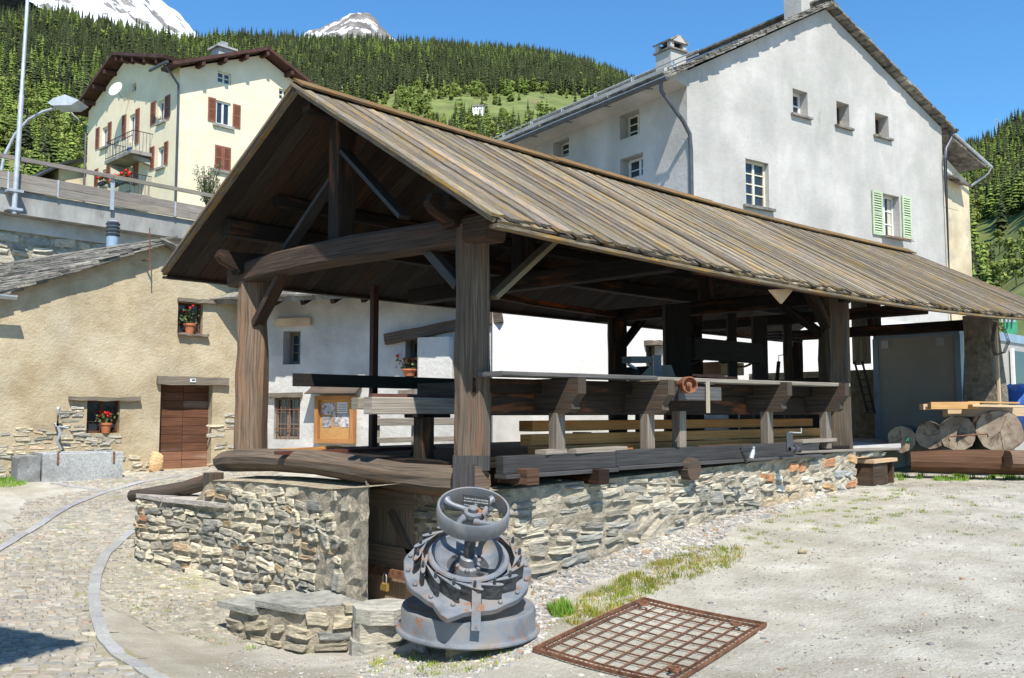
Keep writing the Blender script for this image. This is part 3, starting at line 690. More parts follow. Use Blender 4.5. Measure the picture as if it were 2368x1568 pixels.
# slab steps between the pier and the turbine
st = thing('stone_steps', 'stack of rough slate slabs between the wall pier and the turbine base', 'steps', (5.0, 6.9, -.1))
for i, (cx, cy, rx, ry, z0, z1, rr) in enumerate(((5.12, 7.02, .30, .24, -.25, -.02, .3), (5.14, 6.98, .27, .26, -.02, .14, .5), (5.16, 6.96, .31, .27, .145, .27, .2))):
    m_ = MB(); pl = []
    for k in range(9):
        a_ = -k/9*2*math.pi; q = rnd(.85, 1.1); pl.append((cx+math.cos(a_+rr)*rx*q, cy+math.sin(a_+rr)*ry*q))
    m_.prism(pl[::-1], z0, z1, None, ((.33, .33, .31), (.42, .4, .35), (.36, .355, .33))[i]); m_.build('slab', 'stone', st)
# cellar door in its recess
door = thing('cellar_door', 'weathered plank door with iron bar and brass padlock in the stone wall recess', 'door', (6.0, 7.9, -.3))
F0 = Fr((5.99, 8.42, 0), rad(-90))  # x runs towards -Y, front faces -X
# front direction of frame is -y local = world -x
nb_ = 6
for i in range(nb_):
    a_ = lerp(0, 1.0, i/nb_); b_ = lerp(0, 1.0, (i+1)/nb_)-.006; m_ = MB(F0.M); m_.box(a_, b_, .02, .06, -.3, 1.2, gray(1.0, 1.5)); m_.build('plank', 'old_door', door)
for z in (1.0, .42): m_ = MB(F0.M); m_.box(0, .9, -.015, .018, z, z+.19, gray(.9, 1.1)); m_.build('ledge', 'old_door', door)
m_ = MB(F0.M); m_.bar((.42, -.0, .98), (.88, 0, .45), .03, .09, up=(0, 0, 1), tint=(.5, .5, .5)); m_.build('brace', 'old_door', door)
m_ = MB(F0.M); m_.box(-.12, .88, -.06, -.03, .30, .385, (1, 1, 1)); hb = m_.build('bar', 'rust', door)
for u in (.05,): m_ = MB(F0.M); m_.lathe([(.035, 0), (.055, 0), (.055, .02), (.035, .02)], 14, Matrix.Translation((u+.05, -.065, .36)) @ Matrix.Rotation(rad(90), 4, 'X')); m_.build('ring', 'rust', door)
m_ = MB(F0.M); m_.box(.40, .50, -.105, -.065, .16, .24, (1, 1, 1), ch=.008); lk = m_.build('padlock', 'brass', door)
m_ = MB(F0.M); m_.tube([(.42, -.085, .24), (.42, -.085, .31), (.435, -.085, .335), (.465, -.085, .335), (.48, -.085, .31), (.48, -.085, .24)], .007, 6, up=(0, 1, 0)); m_.build('shackle', 'steel', lk)
m_ = MB(F0.M); m_.box(-.2, 1.1, .12, .2, -.4, 1.5, (.2, .2, .2)); m_.build('cellar_back', 'black_wood', door)
# ================================================================== SAWMILL SHED
shed = thing('sawmill_shed', 'open timber sawmill with long plank roof on heavy posts in the centre', 'shed', (6, 9, 1.4))
XF = 5.42; XE = 21.8
YR = 9.0; YE = 5.73; YL = 12.35
rp = [P(x, y, Y=YR) for x, y in ((690, 209), (845, 251), (1190, 354), (1470, 433), (1600, 470), (1750, 506), (2110, 590))]
ep = [P(x, y, Y=YE) for x, y in ((1145, 503), (1300, 541), (1450, 579), (1600, 608), (1750, 638), (1950, 674), (2110, 700), (2230, 719), (2367, 731))]
rx_, rz_ = [p.x for p in rp], [p.z for p in rp]; ex_, ez_ = [p.x for p in ep], [p.z for p in ep]
XF = (rx_[0]+ex_[0])/2
rzf = lambda x, y: (zr(x)+(ze(x)-zr(x))*(YR-y)/(YR-YE)) if y < YR else (zr(x)+(zl(x)-zr(x))*(y-YR)/(YL-YR))
print('ridge', [(round(p.x, 2), round(p.z, 2)) for p in rp]); print('eave', [(round(p.x, 2), round(p.z, 2)) for p in ep])
lc = P(372, 648, Y=YL); print('left corner', lc)
_kr = np.polyfit(rx_, rz_, 2); _ke = np.polyfit(ex_, ez_, 2)
zr = lambda x: float(np.polyval(_kr, x)); ze = lambda x: float(np.polyval(_ke, x)); zl = lambda x: lc.z+.1-.0*(x-XF)
roof = MB()
def board(side, x, w_, lift, th=.026, ext=0, tint=None, mt='roof_wood', mb=None, name='roof_board'):
    b = mb or MB(); tint = tint or gray(.55, 1.3); sw = rnd(-.015, .015)
    if side > 0: top = Vector((x, YR, zr(x)+lift)); bot = Vector((x+sw, YE-ext, ze(x)+lift-ext*.6))
    else: top = Vector((x, YR, zr(x)+lift)); bot = Vector((x+sw, YL+ext, zl(x)+lift-ext*.5))
    n = 4; path = [top.lerp(bot, i/n)+Vector((rnd(-.004, .004), 0, rnd(-.006, .006) if 0 < i < n else 0)) for i in range(n+1)]
    cp = rnd(-.004, .008); a = w_/2
    sec = [(-a, -th), (a, -th), (a, 0+cp), (0, -cp*.5), (-a, cp)]
    nrm = Vector((0, .5*-side*-1, 1))
    b.loft(path, sec, (0, 0, 1), tint)
    if mb is None: b.build(name, mt, shed)
x = XF+.09; pitch = .205; k = 0
while x < XE:
    for side in (1, -1):
        board(side, x, .185, .0, ext=rnd(-.02, .03), name='roof_board', mt='roof_wood')
    x += pitch; k += 1
upl = MB(); x = XF+.0
while x < XE:
    board(1, x+rnd(-.02, .02), rnd(.115, .17), .042+rnd(0, .01), ext=rnd(-.03, .07), name='cover_board')
    board(-1, x, .14, .033, mb=upl)
    x += pitch
upl.build('cover_boards_far_slope', 'roof_wood', shed, 'stuff')
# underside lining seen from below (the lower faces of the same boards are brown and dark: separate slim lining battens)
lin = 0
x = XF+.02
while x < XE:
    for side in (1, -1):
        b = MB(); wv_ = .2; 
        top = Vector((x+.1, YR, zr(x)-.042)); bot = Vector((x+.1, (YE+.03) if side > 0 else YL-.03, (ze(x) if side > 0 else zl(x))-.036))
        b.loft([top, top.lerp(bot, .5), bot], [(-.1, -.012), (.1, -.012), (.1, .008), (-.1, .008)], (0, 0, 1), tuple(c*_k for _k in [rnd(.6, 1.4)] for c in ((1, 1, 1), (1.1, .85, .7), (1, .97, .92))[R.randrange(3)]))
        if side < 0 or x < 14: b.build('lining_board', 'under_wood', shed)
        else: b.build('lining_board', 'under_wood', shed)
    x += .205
# ridge cover and eave battens
segs = [XF-.05, 9.5, 13.6, 17.6, XE-.05]
for i in range(4):
    x0, x1 = segs[i], segs[i+1]-.01
    for sd in (1, -1):
        b = MB(); n = 5; pa = [Vector((lerp(x0, x1, j/n), YR-sd*.085, zr(lerp(x0, x1, j/n))+.045+.012*(i % 2))) for j in range(n+1)]
        sl_ = .6 if sd > 0 else -.5
        b.loft(pa, [(-.12, -.012+sl_*.12*-1*-1*0-.06*sd*0), (.12, -.012), (.12, .014), (-.12, .014)], (0, -sl_*1.0, 1), tuple(q_*k_ for q_, k_ in zip(gray(.6, .8), (1.1, .85, .5)))); b.build('ridge_board', 'roof_wood', shed)
for side, ys, zf in ((1, YE+.02, ze), (-1, YL-.02, zl)):
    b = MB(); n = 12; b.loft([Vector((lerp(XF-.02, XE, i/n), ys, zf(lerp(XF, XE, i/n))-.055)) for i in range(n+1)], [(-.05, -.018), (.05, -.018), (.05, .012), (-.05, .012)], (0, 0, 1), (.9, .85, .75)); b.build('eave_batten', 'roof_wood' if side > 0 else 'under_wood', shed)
# verge edge board on the street gable
for side, ys, zf in ((1, YE, ze), (-1, YL, zl)):
    b = MB(); b.loft([Vector((XF-.02, YR, zr(XF)-.005)), Vector((XF-.02, ys, zf(XF)-.005))], [(-.015, -.03), (.015, -.03), (.015, .012), (-.015, .012)], (0, 0, 1), (1.1, 1.05, 1)); b.build('verge_board', 'roof_wood', shed)
def T(name, p0, p1, w_, h, mt='dark_wood', ch=.02, seg=1, jit=0, up=(0, 0, 1), tint=None, taper=1, parent=None):
    b = MB(); b.bar(p0, p1, w_, h, up, tint or gray(.8, 1.2), ch, seg, jit, taper); return b.build(name, mt, parent or shed)
# main posts
def post(x, y, z0, z1, w_, mt='post_wood', name='post', jit=.012, taper=.96, w2=None, tint=None):
    return T(name, (x, y, z0), (x, y, z1), w_, w2 or w_, mt, w_*.16, 7, jit, (FW.x, FW.y, 0), tint, taper)
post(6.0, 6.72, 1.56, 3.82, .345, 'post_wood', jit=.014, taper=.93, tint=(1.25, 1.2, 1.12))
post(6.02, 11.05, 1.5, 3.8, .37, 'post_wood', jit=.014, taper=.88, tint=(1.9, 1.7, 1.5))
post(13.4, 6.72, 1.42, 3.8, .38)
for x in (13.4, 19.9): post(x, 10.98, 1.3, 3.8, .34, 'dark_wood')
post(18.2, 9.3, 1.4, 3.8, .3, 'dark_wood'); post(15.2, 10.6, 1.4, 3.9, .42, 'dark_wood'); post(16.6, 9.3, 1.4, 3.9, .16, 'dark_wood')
T('steel_post', (7.9, 10.98, 1.5), (7.9, 10.98, 3.85), .09, .09, 'iron_red', .0, up=(0, 1, 0))
# rough masonry pillar
pil = MB(); pa = [Vector((19.8-(.04*i), 6.72, lerp(1.2, 3.95, i/7))) for i in range(8)]
pil.loft(pa, [(-.33, -.3), (.33, -.3), (.35, 0), (.33, .3), (-.33, .3)], (0, 1, 0), (.5, .5, .5), [1.12, 1.08, 1.0, 1.02, .92, .86, .82, .8], jit=.02); pil.build('masonry_pillar', 'mortar', shed)
pil = MB(); pil.bar((19.43, 6.38, 1.3), (19.4, 6.38, 3.8), .06, .04, up=(0, 1, 0), tint=(1, 1, 1)); pil.build('yellow_batten', 'plank_wood', shed)
# base blocks under posts
T('post_base', (5.98, 6.70, 1.46), (5.98, 6.70, 1.60), .35, .35, 'char_wood', .01, up=(FW.x, FW.y, 0))
# gable sill log
b = MB(); pa = [V(5.86, 11.45, 1.36), V(5.84, 11.0, 1.40), V(5.84, 10.2, 1.43), V(5.82, 9.2, 1.44), V(5.80, 8.2, 1.40), V(5.80, 7.5, 1.36), V(5.84, 6.9, 1.35), V(5.86, 6.5, 1.36)]
sec = [(.17*math.cos(a)*(1.1 if abs(math.cos(a)) > .6 else 1), .145*math.sin(a)) for a in [2*math.pi*k/10+.3 for k in range(10)]]
b.loft(pa, sec, (0, 0, 1), (1.35, 1.3, 1.2), [.85, 1.0, .95, .92, .95, 1, 1.1, 1.05], jit=.012); b.build('sill_log', 'post_wood', shed)
T('sill_end_block', (5.70, 6.50, 1.24), (5.70, 6.50, 1.53), .2, .1, 'char_wood', .01, up=(FW.x, FW.y, 0))
# log stump props at the street end
b = MB(); b.tube([V(5.75, 11.55, 1.12), V(5.6, 12.0, 1.0), V(5.35, 12.75, .88), V(5.28, 12.95, .86)], .10, 10, (.8, .78, .75), [1.05, 1, .9, .85]); b.build('prop_log', 'post_wood', shed)
T('corner_stub', (5.62, 11.25, .82), (5.62, 11.25, 1.24), .2, .2, 'post_wood', .02, up=(0, 1, 0))
# tie beams, plates, king posts, purlins
def bowed(name, pts, w_, h, mt='dark_wood', jit=.008, ch=.03, tint=(1, 1, 1)):
    a, c = w_/2, h/2; b = MB(); b.loft([Vector(p) for p in pts], [(-a+ch, -c), (a-ch, -c), (a, -c+ch), (a, c-ch), (a-ch, c), (-a+ch, c), (-a, c-ch), (-a, -c+ch)], (0, 0, 1), tint, None, True, False, jit); return b.build(name, mt, shed)
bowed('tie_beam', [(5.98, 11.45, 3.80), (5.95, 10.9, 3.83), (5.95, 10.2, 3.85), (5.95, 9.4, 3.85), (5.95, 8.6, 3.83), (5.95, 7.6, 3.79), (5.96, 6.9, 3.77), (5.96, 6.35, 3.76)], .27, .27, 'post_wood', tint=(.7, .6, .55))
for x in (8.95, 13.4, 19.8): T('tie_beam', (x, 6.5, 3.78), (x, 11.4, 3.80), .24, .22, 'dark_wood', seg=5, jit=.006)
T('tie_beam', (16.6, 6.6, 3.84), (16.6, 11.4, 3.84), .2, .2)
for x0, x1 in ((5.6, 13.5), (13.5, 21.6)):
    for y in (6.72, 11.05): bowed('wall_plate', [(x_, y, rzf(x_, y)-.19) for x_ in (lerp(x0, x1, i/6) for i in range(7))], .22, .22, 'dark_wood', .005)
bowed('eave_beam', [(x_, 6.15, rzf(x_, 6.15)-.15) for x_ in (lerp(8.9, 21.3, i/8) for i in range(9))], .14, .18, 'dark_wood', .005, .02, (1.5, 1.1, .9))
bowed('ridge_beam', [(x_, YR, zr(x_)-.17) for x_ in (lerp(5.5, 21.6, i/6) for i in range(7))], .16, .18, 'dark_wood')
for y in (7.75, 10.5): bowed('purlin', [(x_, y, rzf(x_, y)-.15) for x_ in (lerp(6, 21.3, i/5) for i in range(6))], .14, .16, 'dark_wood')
# carved plate ends sticking out of the gable
for y in (6.8, 11.05):
    b = MB(); b.loft([V(6.2, y, 3.98), V(5.75, y, 3.96), V(5.58, y, 4.0), V(5.5, y, 4.04)], [(-.1, -.13), (.1, -.13), (.1, .11), (-.1, .11)], (0, 0, 1), (1.4, 1.1, .9), [1, .95, .7, .45]); b.build('plate_end', 'dark_wood', shed)
    T('plate_block', (6.3, y, 3.86), (5.75, y, 3.86), .2, .14, 'dark_wood')
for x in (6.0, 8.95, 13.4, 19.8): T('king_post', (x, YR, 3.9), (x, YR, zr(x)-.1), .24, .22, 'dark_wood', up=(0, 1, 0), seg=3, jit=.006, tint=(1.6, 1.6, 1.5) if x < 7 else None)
T('strut', (5.95, 8.88, 5.0), (5.95, 7.75, 4.06), .05, .15, 'char_wood', .004, up=(1, 0, 0))
T('strut', (6.1, 9.15, 4.9), (6.1, 10.4, 4.05), .05, .15, 'char_wood', .004, up=(1, 0, 0))
T('knee_brace', (6.0, 10.9, 3.15), (5.98, 10.15, 3.82), .1, .16, 'post_wood', .01, up=(1, 0, 0), tint=(.6, .5, .45))
T('knee_brace', (6.0, 6.9, 3.25), (5.98, 7.55, 3.82), .1, .14, 'char_wood', .01, up=(1, 0, 0))
T('knee_brace', (6.15, 6.6, 3.12), (7.15, 6.45, 3.98), .05, .15, 'grey_wood', .004, up=(0, 1, 0), tint=(.75, .7, .55))
T('knee_brace', (13.35, 6.75, 3.2), (12.6, 6.72, 3.85), .12, .16, 'dark_wood', .01, up=(0, 1, 0))
T('knee_brace', (13.4, 10.9, 3.2), (14.2, 10.95, 3.85), .12, .14, 'dark_wood', .01, up=(0, 1, 0))
T('knee_brace', (13.4, 6.9, 3.2), (13.4, 7.7, 3.8), .12, .14, 'dark_wood', .01, up=(1, 0, 0))
# curved brown lath inside
b = MB(); b.loft([V(9.0, 10.7, 3.92), V(11, 10.75, 3.82), V(13.3, 10.9, 3.8)], [(-.04, -.05), (.04, -.05), (.04, .05), (-.04, .05)], (0, 0, 1), (4, 2.2, 1.4)); b.build('lath', 'dark_wood', shed)
# hanging offcut on the eave beam
q = [P(1780, 670, Y=5.98), P(1835, 668, Y=5.98), P(1826, 680, Y=5.98), P(1808, 702, Y=5.98)]
b = MB(); b.face([q[3], q[2], q[1], q[0]]); b.face([p+V(0, .03, 0) for p in q])
for i in range(4): b.face([q[i], q[(i+1) % 4], q[(i+1) % 4]+V(0, .03, 0), q[i]+V(0, .03, 0)])
b.build('offcut_board', 'plank_wood', shed)
# deck
for i in range(24):
    y0 = 6.5+i*.2; T('deck_board', (5.95, y0+.1, 1.5+rnd(-.004, .004)), (13.4, y0+.1, 1.5+rnd(-.004, .004)), .19, .04, 'dark_wood', 0)
# ================================================================== BUILDINGS
def quadslab(mb, a, b, c, d, th, tint=(1, 1, 1)):
    a, b, c, d = map(Vector, (a, b, c, d)); n = (b-a).cross(d-a).normalized()
    if n.z < 0: n = -n
    lo = [p-n*th for p in (a, b, c, d)]; hi = [a, b, c, d]
    f = (b-a).cross(d-a).z > 0
    mb.face(hi if f else hi[::-1], None, tint); mb.face(lo[::-1] if f else lo, None, tint)
    for i in range(4):
        j = (i+1) % 4; q = [hi[i], lo[i], lo[j], hi[j]]; mb.face(q if f else q[::-1], None, tint)
def slate_row(root, M, p0, p1, n, dirv, w_, th, mt='slate', name='slate', drop=.06, jit=.04):
    "overlapping slabs along the line p0-p1; dirv points across the roof"
    p0, p1, dv = Vector(p0), Vector(p1), Vector(dirv)
    L = (p1-p0).length/n; d = (p1-p0).normalized()
    for i in range(n):
        c = p0.lerp(p1, (i+.5)/n); b = MB(M); t = d.lerp(Vector((0, 0, 0)), 0)
        a0 = c-d*L*rnd(.7, .9)+Vector((0, 0, rnd(0, .01))); a1 = c+d*L*rnd(.55, .75)+Vector((0, 0, -drop*0+rnd(.0, .015)))
        if a1.z > a0.z: a1.z -= drop*.5
        else: a0.z -= drop*.5
        s0 = dv*rnd(-jit, jit); e = dv*w_*rnd(.85, 1.15); k = gray(.6, 1.4)
        quadslab(b, a0+s0, a1+s0+dv*rnd(-jit, jit)*.5, a1+e, a0+e, th*rnd(.7, 1.3), k)
        b.build(name, mt, root)
# ------------------------------------------------ grey building (right)
c = P(1592, 500, D=24.0); FG = Fr((c.x, c.y, 0), YAW-rad(55.0))
ap = FG.px(1908, 22); el = FG.px(1560, 208); er = FG.px(2176, 296)
W_ = er[0]; zE = FG.px(1592, 166)[1]
DG = 15.0
GB = thing('grey_house', 'large grey plastered house with stone slab roof and green shutters behind the shed', 'house', c.xy.to_3d())
GB.location.z = .8
hol = [FG.rect(1832, 1866, 204, 262), FG.rect(1933, 1962, 233, 289), FG.rect(2022, 2053, 260, 312), FG.rect(1723, 1776, 366, 473), FG.rect(2038, 2078, 446, 545)]
hsd = [FG.rect(1432, 1478, 268, 325, 's'), FG.rect(1278, 1315, 331, 372, 's'), FG.rect(1433, 1486, 369, 420, 's')]
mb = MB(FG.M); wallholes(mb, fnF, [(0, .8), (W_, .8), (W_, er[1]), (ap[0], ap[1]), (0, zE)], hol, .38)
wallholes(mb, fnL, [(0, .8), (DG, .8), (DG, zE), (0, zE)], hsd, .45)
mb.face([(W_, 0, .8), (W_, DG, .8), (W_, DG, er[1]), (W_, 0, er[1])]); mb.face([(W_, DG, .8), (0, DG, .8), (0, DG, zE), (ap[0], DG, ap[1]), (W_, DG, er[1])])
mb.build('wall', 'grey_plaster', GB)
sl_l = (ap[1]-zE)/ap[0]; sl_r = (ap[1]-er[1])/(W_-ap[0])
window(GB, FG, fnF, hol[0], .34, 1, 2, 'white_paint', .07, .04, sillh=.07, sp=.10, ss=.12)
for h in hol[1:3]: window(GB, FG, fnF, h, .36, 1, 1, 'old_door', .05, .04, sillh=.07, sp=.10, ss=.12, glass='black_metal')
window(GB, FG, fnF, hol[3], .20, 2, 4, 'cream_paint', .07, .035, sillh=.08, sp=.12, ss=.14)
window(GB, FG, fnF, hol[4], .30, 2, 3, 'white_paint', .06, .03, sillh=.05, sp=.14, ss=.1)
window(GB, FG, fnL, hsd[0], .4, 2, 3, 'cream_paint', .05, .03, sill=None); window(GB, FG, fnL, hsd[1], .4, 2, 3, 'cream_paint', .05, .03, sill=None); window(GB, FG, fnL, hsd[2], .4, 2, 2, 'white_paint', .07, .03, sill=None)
r0 = FG.rect(2013, 2036, 440, 541); r1 = FG.rect(2082, 2102, 453, 551)
for r_ in (r0, r1): shutter(GB, FG, fnF, r_, 'green_paint', -.06, slats=16)
for dz in (0, .06): m_ = MB(FG.M); h = hol[4]; m_.tube([(h[0]-.1, -.2-dz, h[2]-.02-dz), (h[1]+.35, -.2-dz, h[2]-.02-dz)], .012, 5); m_.build('clothes_rail', 'rust', GB)
h = hol[4]
for u0_, u1_ in ((h[0]+.07, h[0]+.26), (h[1]-.27, h[1]-.08)):
    m_ = MB(FG.M); n_ = 10
    for i in range(n_): a_, b2 = lerp(u0_, u1_, i/n_), lerp(u0_, u1_, (i+1)/n_); m_.face([(a_, .272-.004*(i % 2), h[2]+.08), (b2, .272-.004*((i+1) % 2), h[2]+.08), (b2, .272-.004*((i+1) % 2), h[3]-.08), (a_, .272-.004*(i % 2), h[3]-.08)], None, (.8, .76, .62))
    m_.build('curtain', 'paper', GB)
# roof: slabs + slate rows on verge
ov = .30; eo = .95
def RG(x, y, up=0):  # roof height
    z = ap[1]-(ap[0]-x)*sl_l if x < ap[0] else ap[1]-(x-ap[0])*sl_r
    return (x, y, z+up)
rf = MB(FG.M)
quadslab(rf, RG(-eo, -.12, .20), RG(ap[0], -.12, .20), RG(ap[0], DG+.2, .20), RG(-eo, DG+.2, .20), .10); quadslab(rf, RG(ap[0], -.12, .20), RG(W_+.45, -.12, .20), RG(W_+.45, DG+.2, .20), RG(ap[0], DG+.2, .20), .10)
roofo = rf.build('roof', 'slate', GB)
for k in range(3): slate_row(roofo, FG.M, RG(-eo-.05, -ov+.04*k, .12+.055*k), RG(ap[0], -ov+.04*k, .12+.055*k), 30, (0, 1, 0), .5, .04); slate_row(roofo, FG.M, RG(ap[0], -ov+.04*k, .12+.055*k), RG(W_+.5, -ov+.04*k, .12+.055*k), 26, (0, 1, 0), .5, .04)
for k in range(1): slate_row(roofo, FG.M, RG(-eo-.06, 0, .24), RG(-eo-.06, DG, .24), 34, (1, 0, sl_l), .5, .05, drop=0)
sf = MB(FG.M); sf.face([(-eo+.12, -.02, zE-.24), (-eo+.12, DG, zE-.24), (0, DG, zE-.42), (0, -.02, zE-.42)][::1]); sf.face([(-eo+.12, -.02, zE-.24), (0, -.02, zE-.42), (0, -.02, zE+.1), (-eo+.1, -.02, zE-.1)][::-1]); sf.face([(-eo+.12, -.02, zE-.24), (-eo+.1, -.02, zE-.1), (-eo+.1, DG, zE-.1), (-eo+.12, DG, zE-.24)]); sf.build('soffit', 'grey_plaster', GB)
gt = MB(FG.M); zg_ = RG(-eo, 0)[2]+.02; n_ = 9
prof = [(-.085*math.cos(a), -.085*math.sin(a)) for a in [math.pi*i/8 for i in range(9)]]
gt.loft([(-eo-.10, -.35, zg_), (-eo-.10, DG, zg_)], prof, (0, 0, 1), (1, 1, 1), caps=True); gut = gt.build('gutter', 'pipe_metal', GB)
gt = MB(FG.M); gt.tube([(-eo-.18, -.35, zg_+.01), (-eo-.18, DG, zg_+.01)], .012, 5); gt.build('gutter_bead', 'galv', gut)
for i in range(9):
    b = MB(FG.M); y = .4+i*1.7; b.bar((-eo-.10, y, zg_-.09), (-eo+.1, y, zg_-.06), .05, .02, tint=(1, 1, 1)); b.build('bracket', 'pipe_metal', gut)
dp = MB(FG.M); dp.tube([(-eo-.08, -.08, zg_-.06), (-eo-.06, -.08, zg_-.28), (-.25, -.10, zg_-.95), (-.03, -.11, zg_-1.25), (-.0, -.12, zg_-1.7), (0.0, -.12, .9)], .055, 10); dp.build('downpipe', 'pipe_metal', GB)
dp = MB(FG.M); q = FG.px(2192, 300); q2 = FG.px(2175, 345)
dp.tube([(W_+.42, -.1, er[1]-.1), (W_+.40, -.1, er[1]-.35), (W_+.02, -.12, er[1]-.75), (W_-.06, -.12, er[1]-1.1), (W_-.06, -.12, .9)], .055, 10); dp.build('downpipe', 'pipe_metal', GB)
g2 = MB(FG.M); g2.loft([(W_+.5, -.3, er[1]-.02), (W_+.5, DG, er[1]-.02)], prof, (0, 0, 1)); g2.build('gutter', 'pipe_metal', GB)
# snow guard
for i in range(10):
    b = MB(FG.M); y = -.2+i*1.55; q = RG(-eo+.25, y, .2); b.bar(q, (q[0]-.02, q[1], q[2]+.26), .05, .012, up=(0, 1, 0)); b.bar((q[0]+.25, q[1], q[2]+.0), (q[0]-.02, q[1], q[2]+.26), .012, .04); b.build('snow_guard_foot', 'galv', roofo)
for dz in (.12, .24): b = MB(FG.M); q = RG(-eo+.24, 0, .2); b.tube([(q[0], -1.1, q[2]+dz), (q[0], DG, q[2]+dz)], .018, 6); b.build('snow_guard_rail', 'galv', roofo)
# chimneys
def chimney(M, x, y, zb, w_, d_, h, cap=True, label='', parent=None):
    ch = MB(M); ch.box(x-w_/2, x+w_/2, y-d_/2, y+d_/2, zb, zb+h)
    o = ch.build('chimney', 'grey_plaster', parent)
    if cap:
        b = MB(M); b.box(x-w_/2-.06, x+w_/2+.06, y-d_/2-.06, y+d_/2+.06, zb+h, zb+h+.05, (1, 1, 1)); b.build('chimney_band', 'slate', o)
        for sx in (-1, 1):
            for sy in (-1, 1): b = MB(M); b.box(x+sx*w_*.4-.07, x+sx*w_*.4+.07, y+sy*d_*.4-.07, y+sy*d_*.4+.07, zb+h+.05, zb+h+.24, (1, 1, 1)); b.build('pier', 'grey_plaster', o)
        b = MB(M); b.box(x-w_*.32, x+w_*.32, y-d_*.3, y+d_*.3, zb+h+.05, zb+h+.23, (.1, .1, .1)); b.build('flue', 'black_metal', o)
        b = MB(M); zt_ = zb+h+.24; a, c_, m = x-w_/2-.12, x+w_/2+.12, x
        for sx in (-1, 1): quadslab(b, (m, y-d_/2-.06, zt_+.24), (m+sx*(w_/2+.07), y-d_/2-.06, zt_+.04), (m+sx*(w_/2+.07), y+d_/2+.06, zt_+.04), (m, y+d_/2+.06, zt_+.24), .05, gray(.7, 1.2))
        b.build('chimney_roof', 'slate', o)
        b = MB(M); b.prism([(m-w_*.45, zt_), (m+w_*.45, zt_), (m, zt_+.20)], -(y-d_*.45), -(y-d_*.45)+.1, Matrix.Rotation(rad(90), 4, 'X'), (1, 1, 1)); b.build('gablet', 'grey_plaster', o)
    return o
q = P(1551, 160, D=26.6); l = FG.I @ q; print('chim', l)
zt1 = P(1551, 118, D=26.6).z
chimney(FG.M, l.x, l.y, RG(l.x, 0)[2]-.2, .62, .62, zt1-RG(l.x, 0)[2]+.1, True, parent=roofo)
q = P(1850, 20, D=28.0); l = FG.I @ q
chimney(FG.M, l.x, l.y, RG(l.x, 0)[2]-.3, .75, .65, 1.9, True, parent=roofo)
b = MB(FG.M); b.box(ap[0]-.14, ap[0]+.16, -ov-.05, DG, ap[1]+.30, ap[1]+.36); b.build('ridge_cap', 'slate', roofo)
# ------------------------------------------------ ochre wing behind on the right
c2 = P(2176, 600, D=33.5); FO = Fr((c2.x-.2, c2.y, 0), YAW-rad(52))
OB = thing('ochre_house', 'weathered ochre house wing peeking out right of the grey house', 'house', (c2.x, c2.y, .9))
wo_ = FO.px(2242, 500)[0]; ztl = FO.px(2178, 330)[1]; ztr = FO.px(2242, 425)[1]
ho = [FO.rect(2188, 2196, 387, 412)]
mb = MB(FO.M); wallholes(mb, fnF, [(-.6, .8), (wo_, .8), (wo_, ztr), (-.6, ztl)], [], .3); mb.face([(wo_, 0, .8), (wo_, 9, .8), (wo_, 9, ztr), (wo_, 0, ztr)]); mb.build('wall', 'ochre_plaster', OB)
b = MB(FO.M); x1, z1 = FO.px(2258, 392); quadslab(b, (-.8, -.55, ztl+.35), (wo_+.3, -.55, z1), (wo_+.3, 9, z1+.1), (-.8, 9, ztl+.4), .12); ro2 = b.build('roof', 'slate', OB)
slate_row(ro2, FO.M, (-.7, -.6, ztl+.38), (wo_+.35, -.6, z1+.04), 12, (0, 1, 0), .4, .04)
b = MB(FO.M); b.tube([(-.6, -.72, ztl+.22), (wo_+.35, -.72, z1-.12)], .05, 8); gg = b.build('gutter', 'galv', OB)
for i in range(9): b = MB(FO.M); t = i/8; b.bar((lerp(-.5, wo_+.3, t), -.66, lerp(ztl+.35, z1, t)), (lerp(-.5, wo_+.3, t), -.78, lerp(ztl+.14, z1-.19, t)), .03, .015, up=(1, 0, 0)); b.build('bracket', 'galv', gg)
b = MB(FO.M); q = FO.px(2240, 410); b.tube([(wo_+.3, -.72, z1-.15), (wo_+.3, -.6, z1-.35), (wo_+.03, -.1, z1-.75)], .04, 8); b.build('downpipe', 'galv', OB)
h = FO.rect(2180, 2213, 440, 478); b = MB(FO.M); 
for i, (u0, u1) in enumerate(((h[0]-.1, (h[0]+h[1])/2), ((h[0]+h[1])/2-.1, h[1]+.25))): b2 = MB(FO.M); q = FO.px(2200, 425)[1]; quadslab(b2, (u0, -.45, q+.12-.12*i), (u1, -.45, q+.05-.12*i), (u1, 0, q+.2-.1*i), (u0, 0, q+.25-.1*i), .05, gray()); b2.build('canopy_slab', 'slate', OB)
b.box(h[0], h[1], -.01, .06, h[2], h[3]); b.build('shutter', 'ochre_plaster', OB)
b = MB(FO.M); h = FO.rect(2188, 2198, 387, 415); b.box(h[0], h[1], -.02, .05, h[2], h[3]); b.build('window', 'pale_concrete', OB)
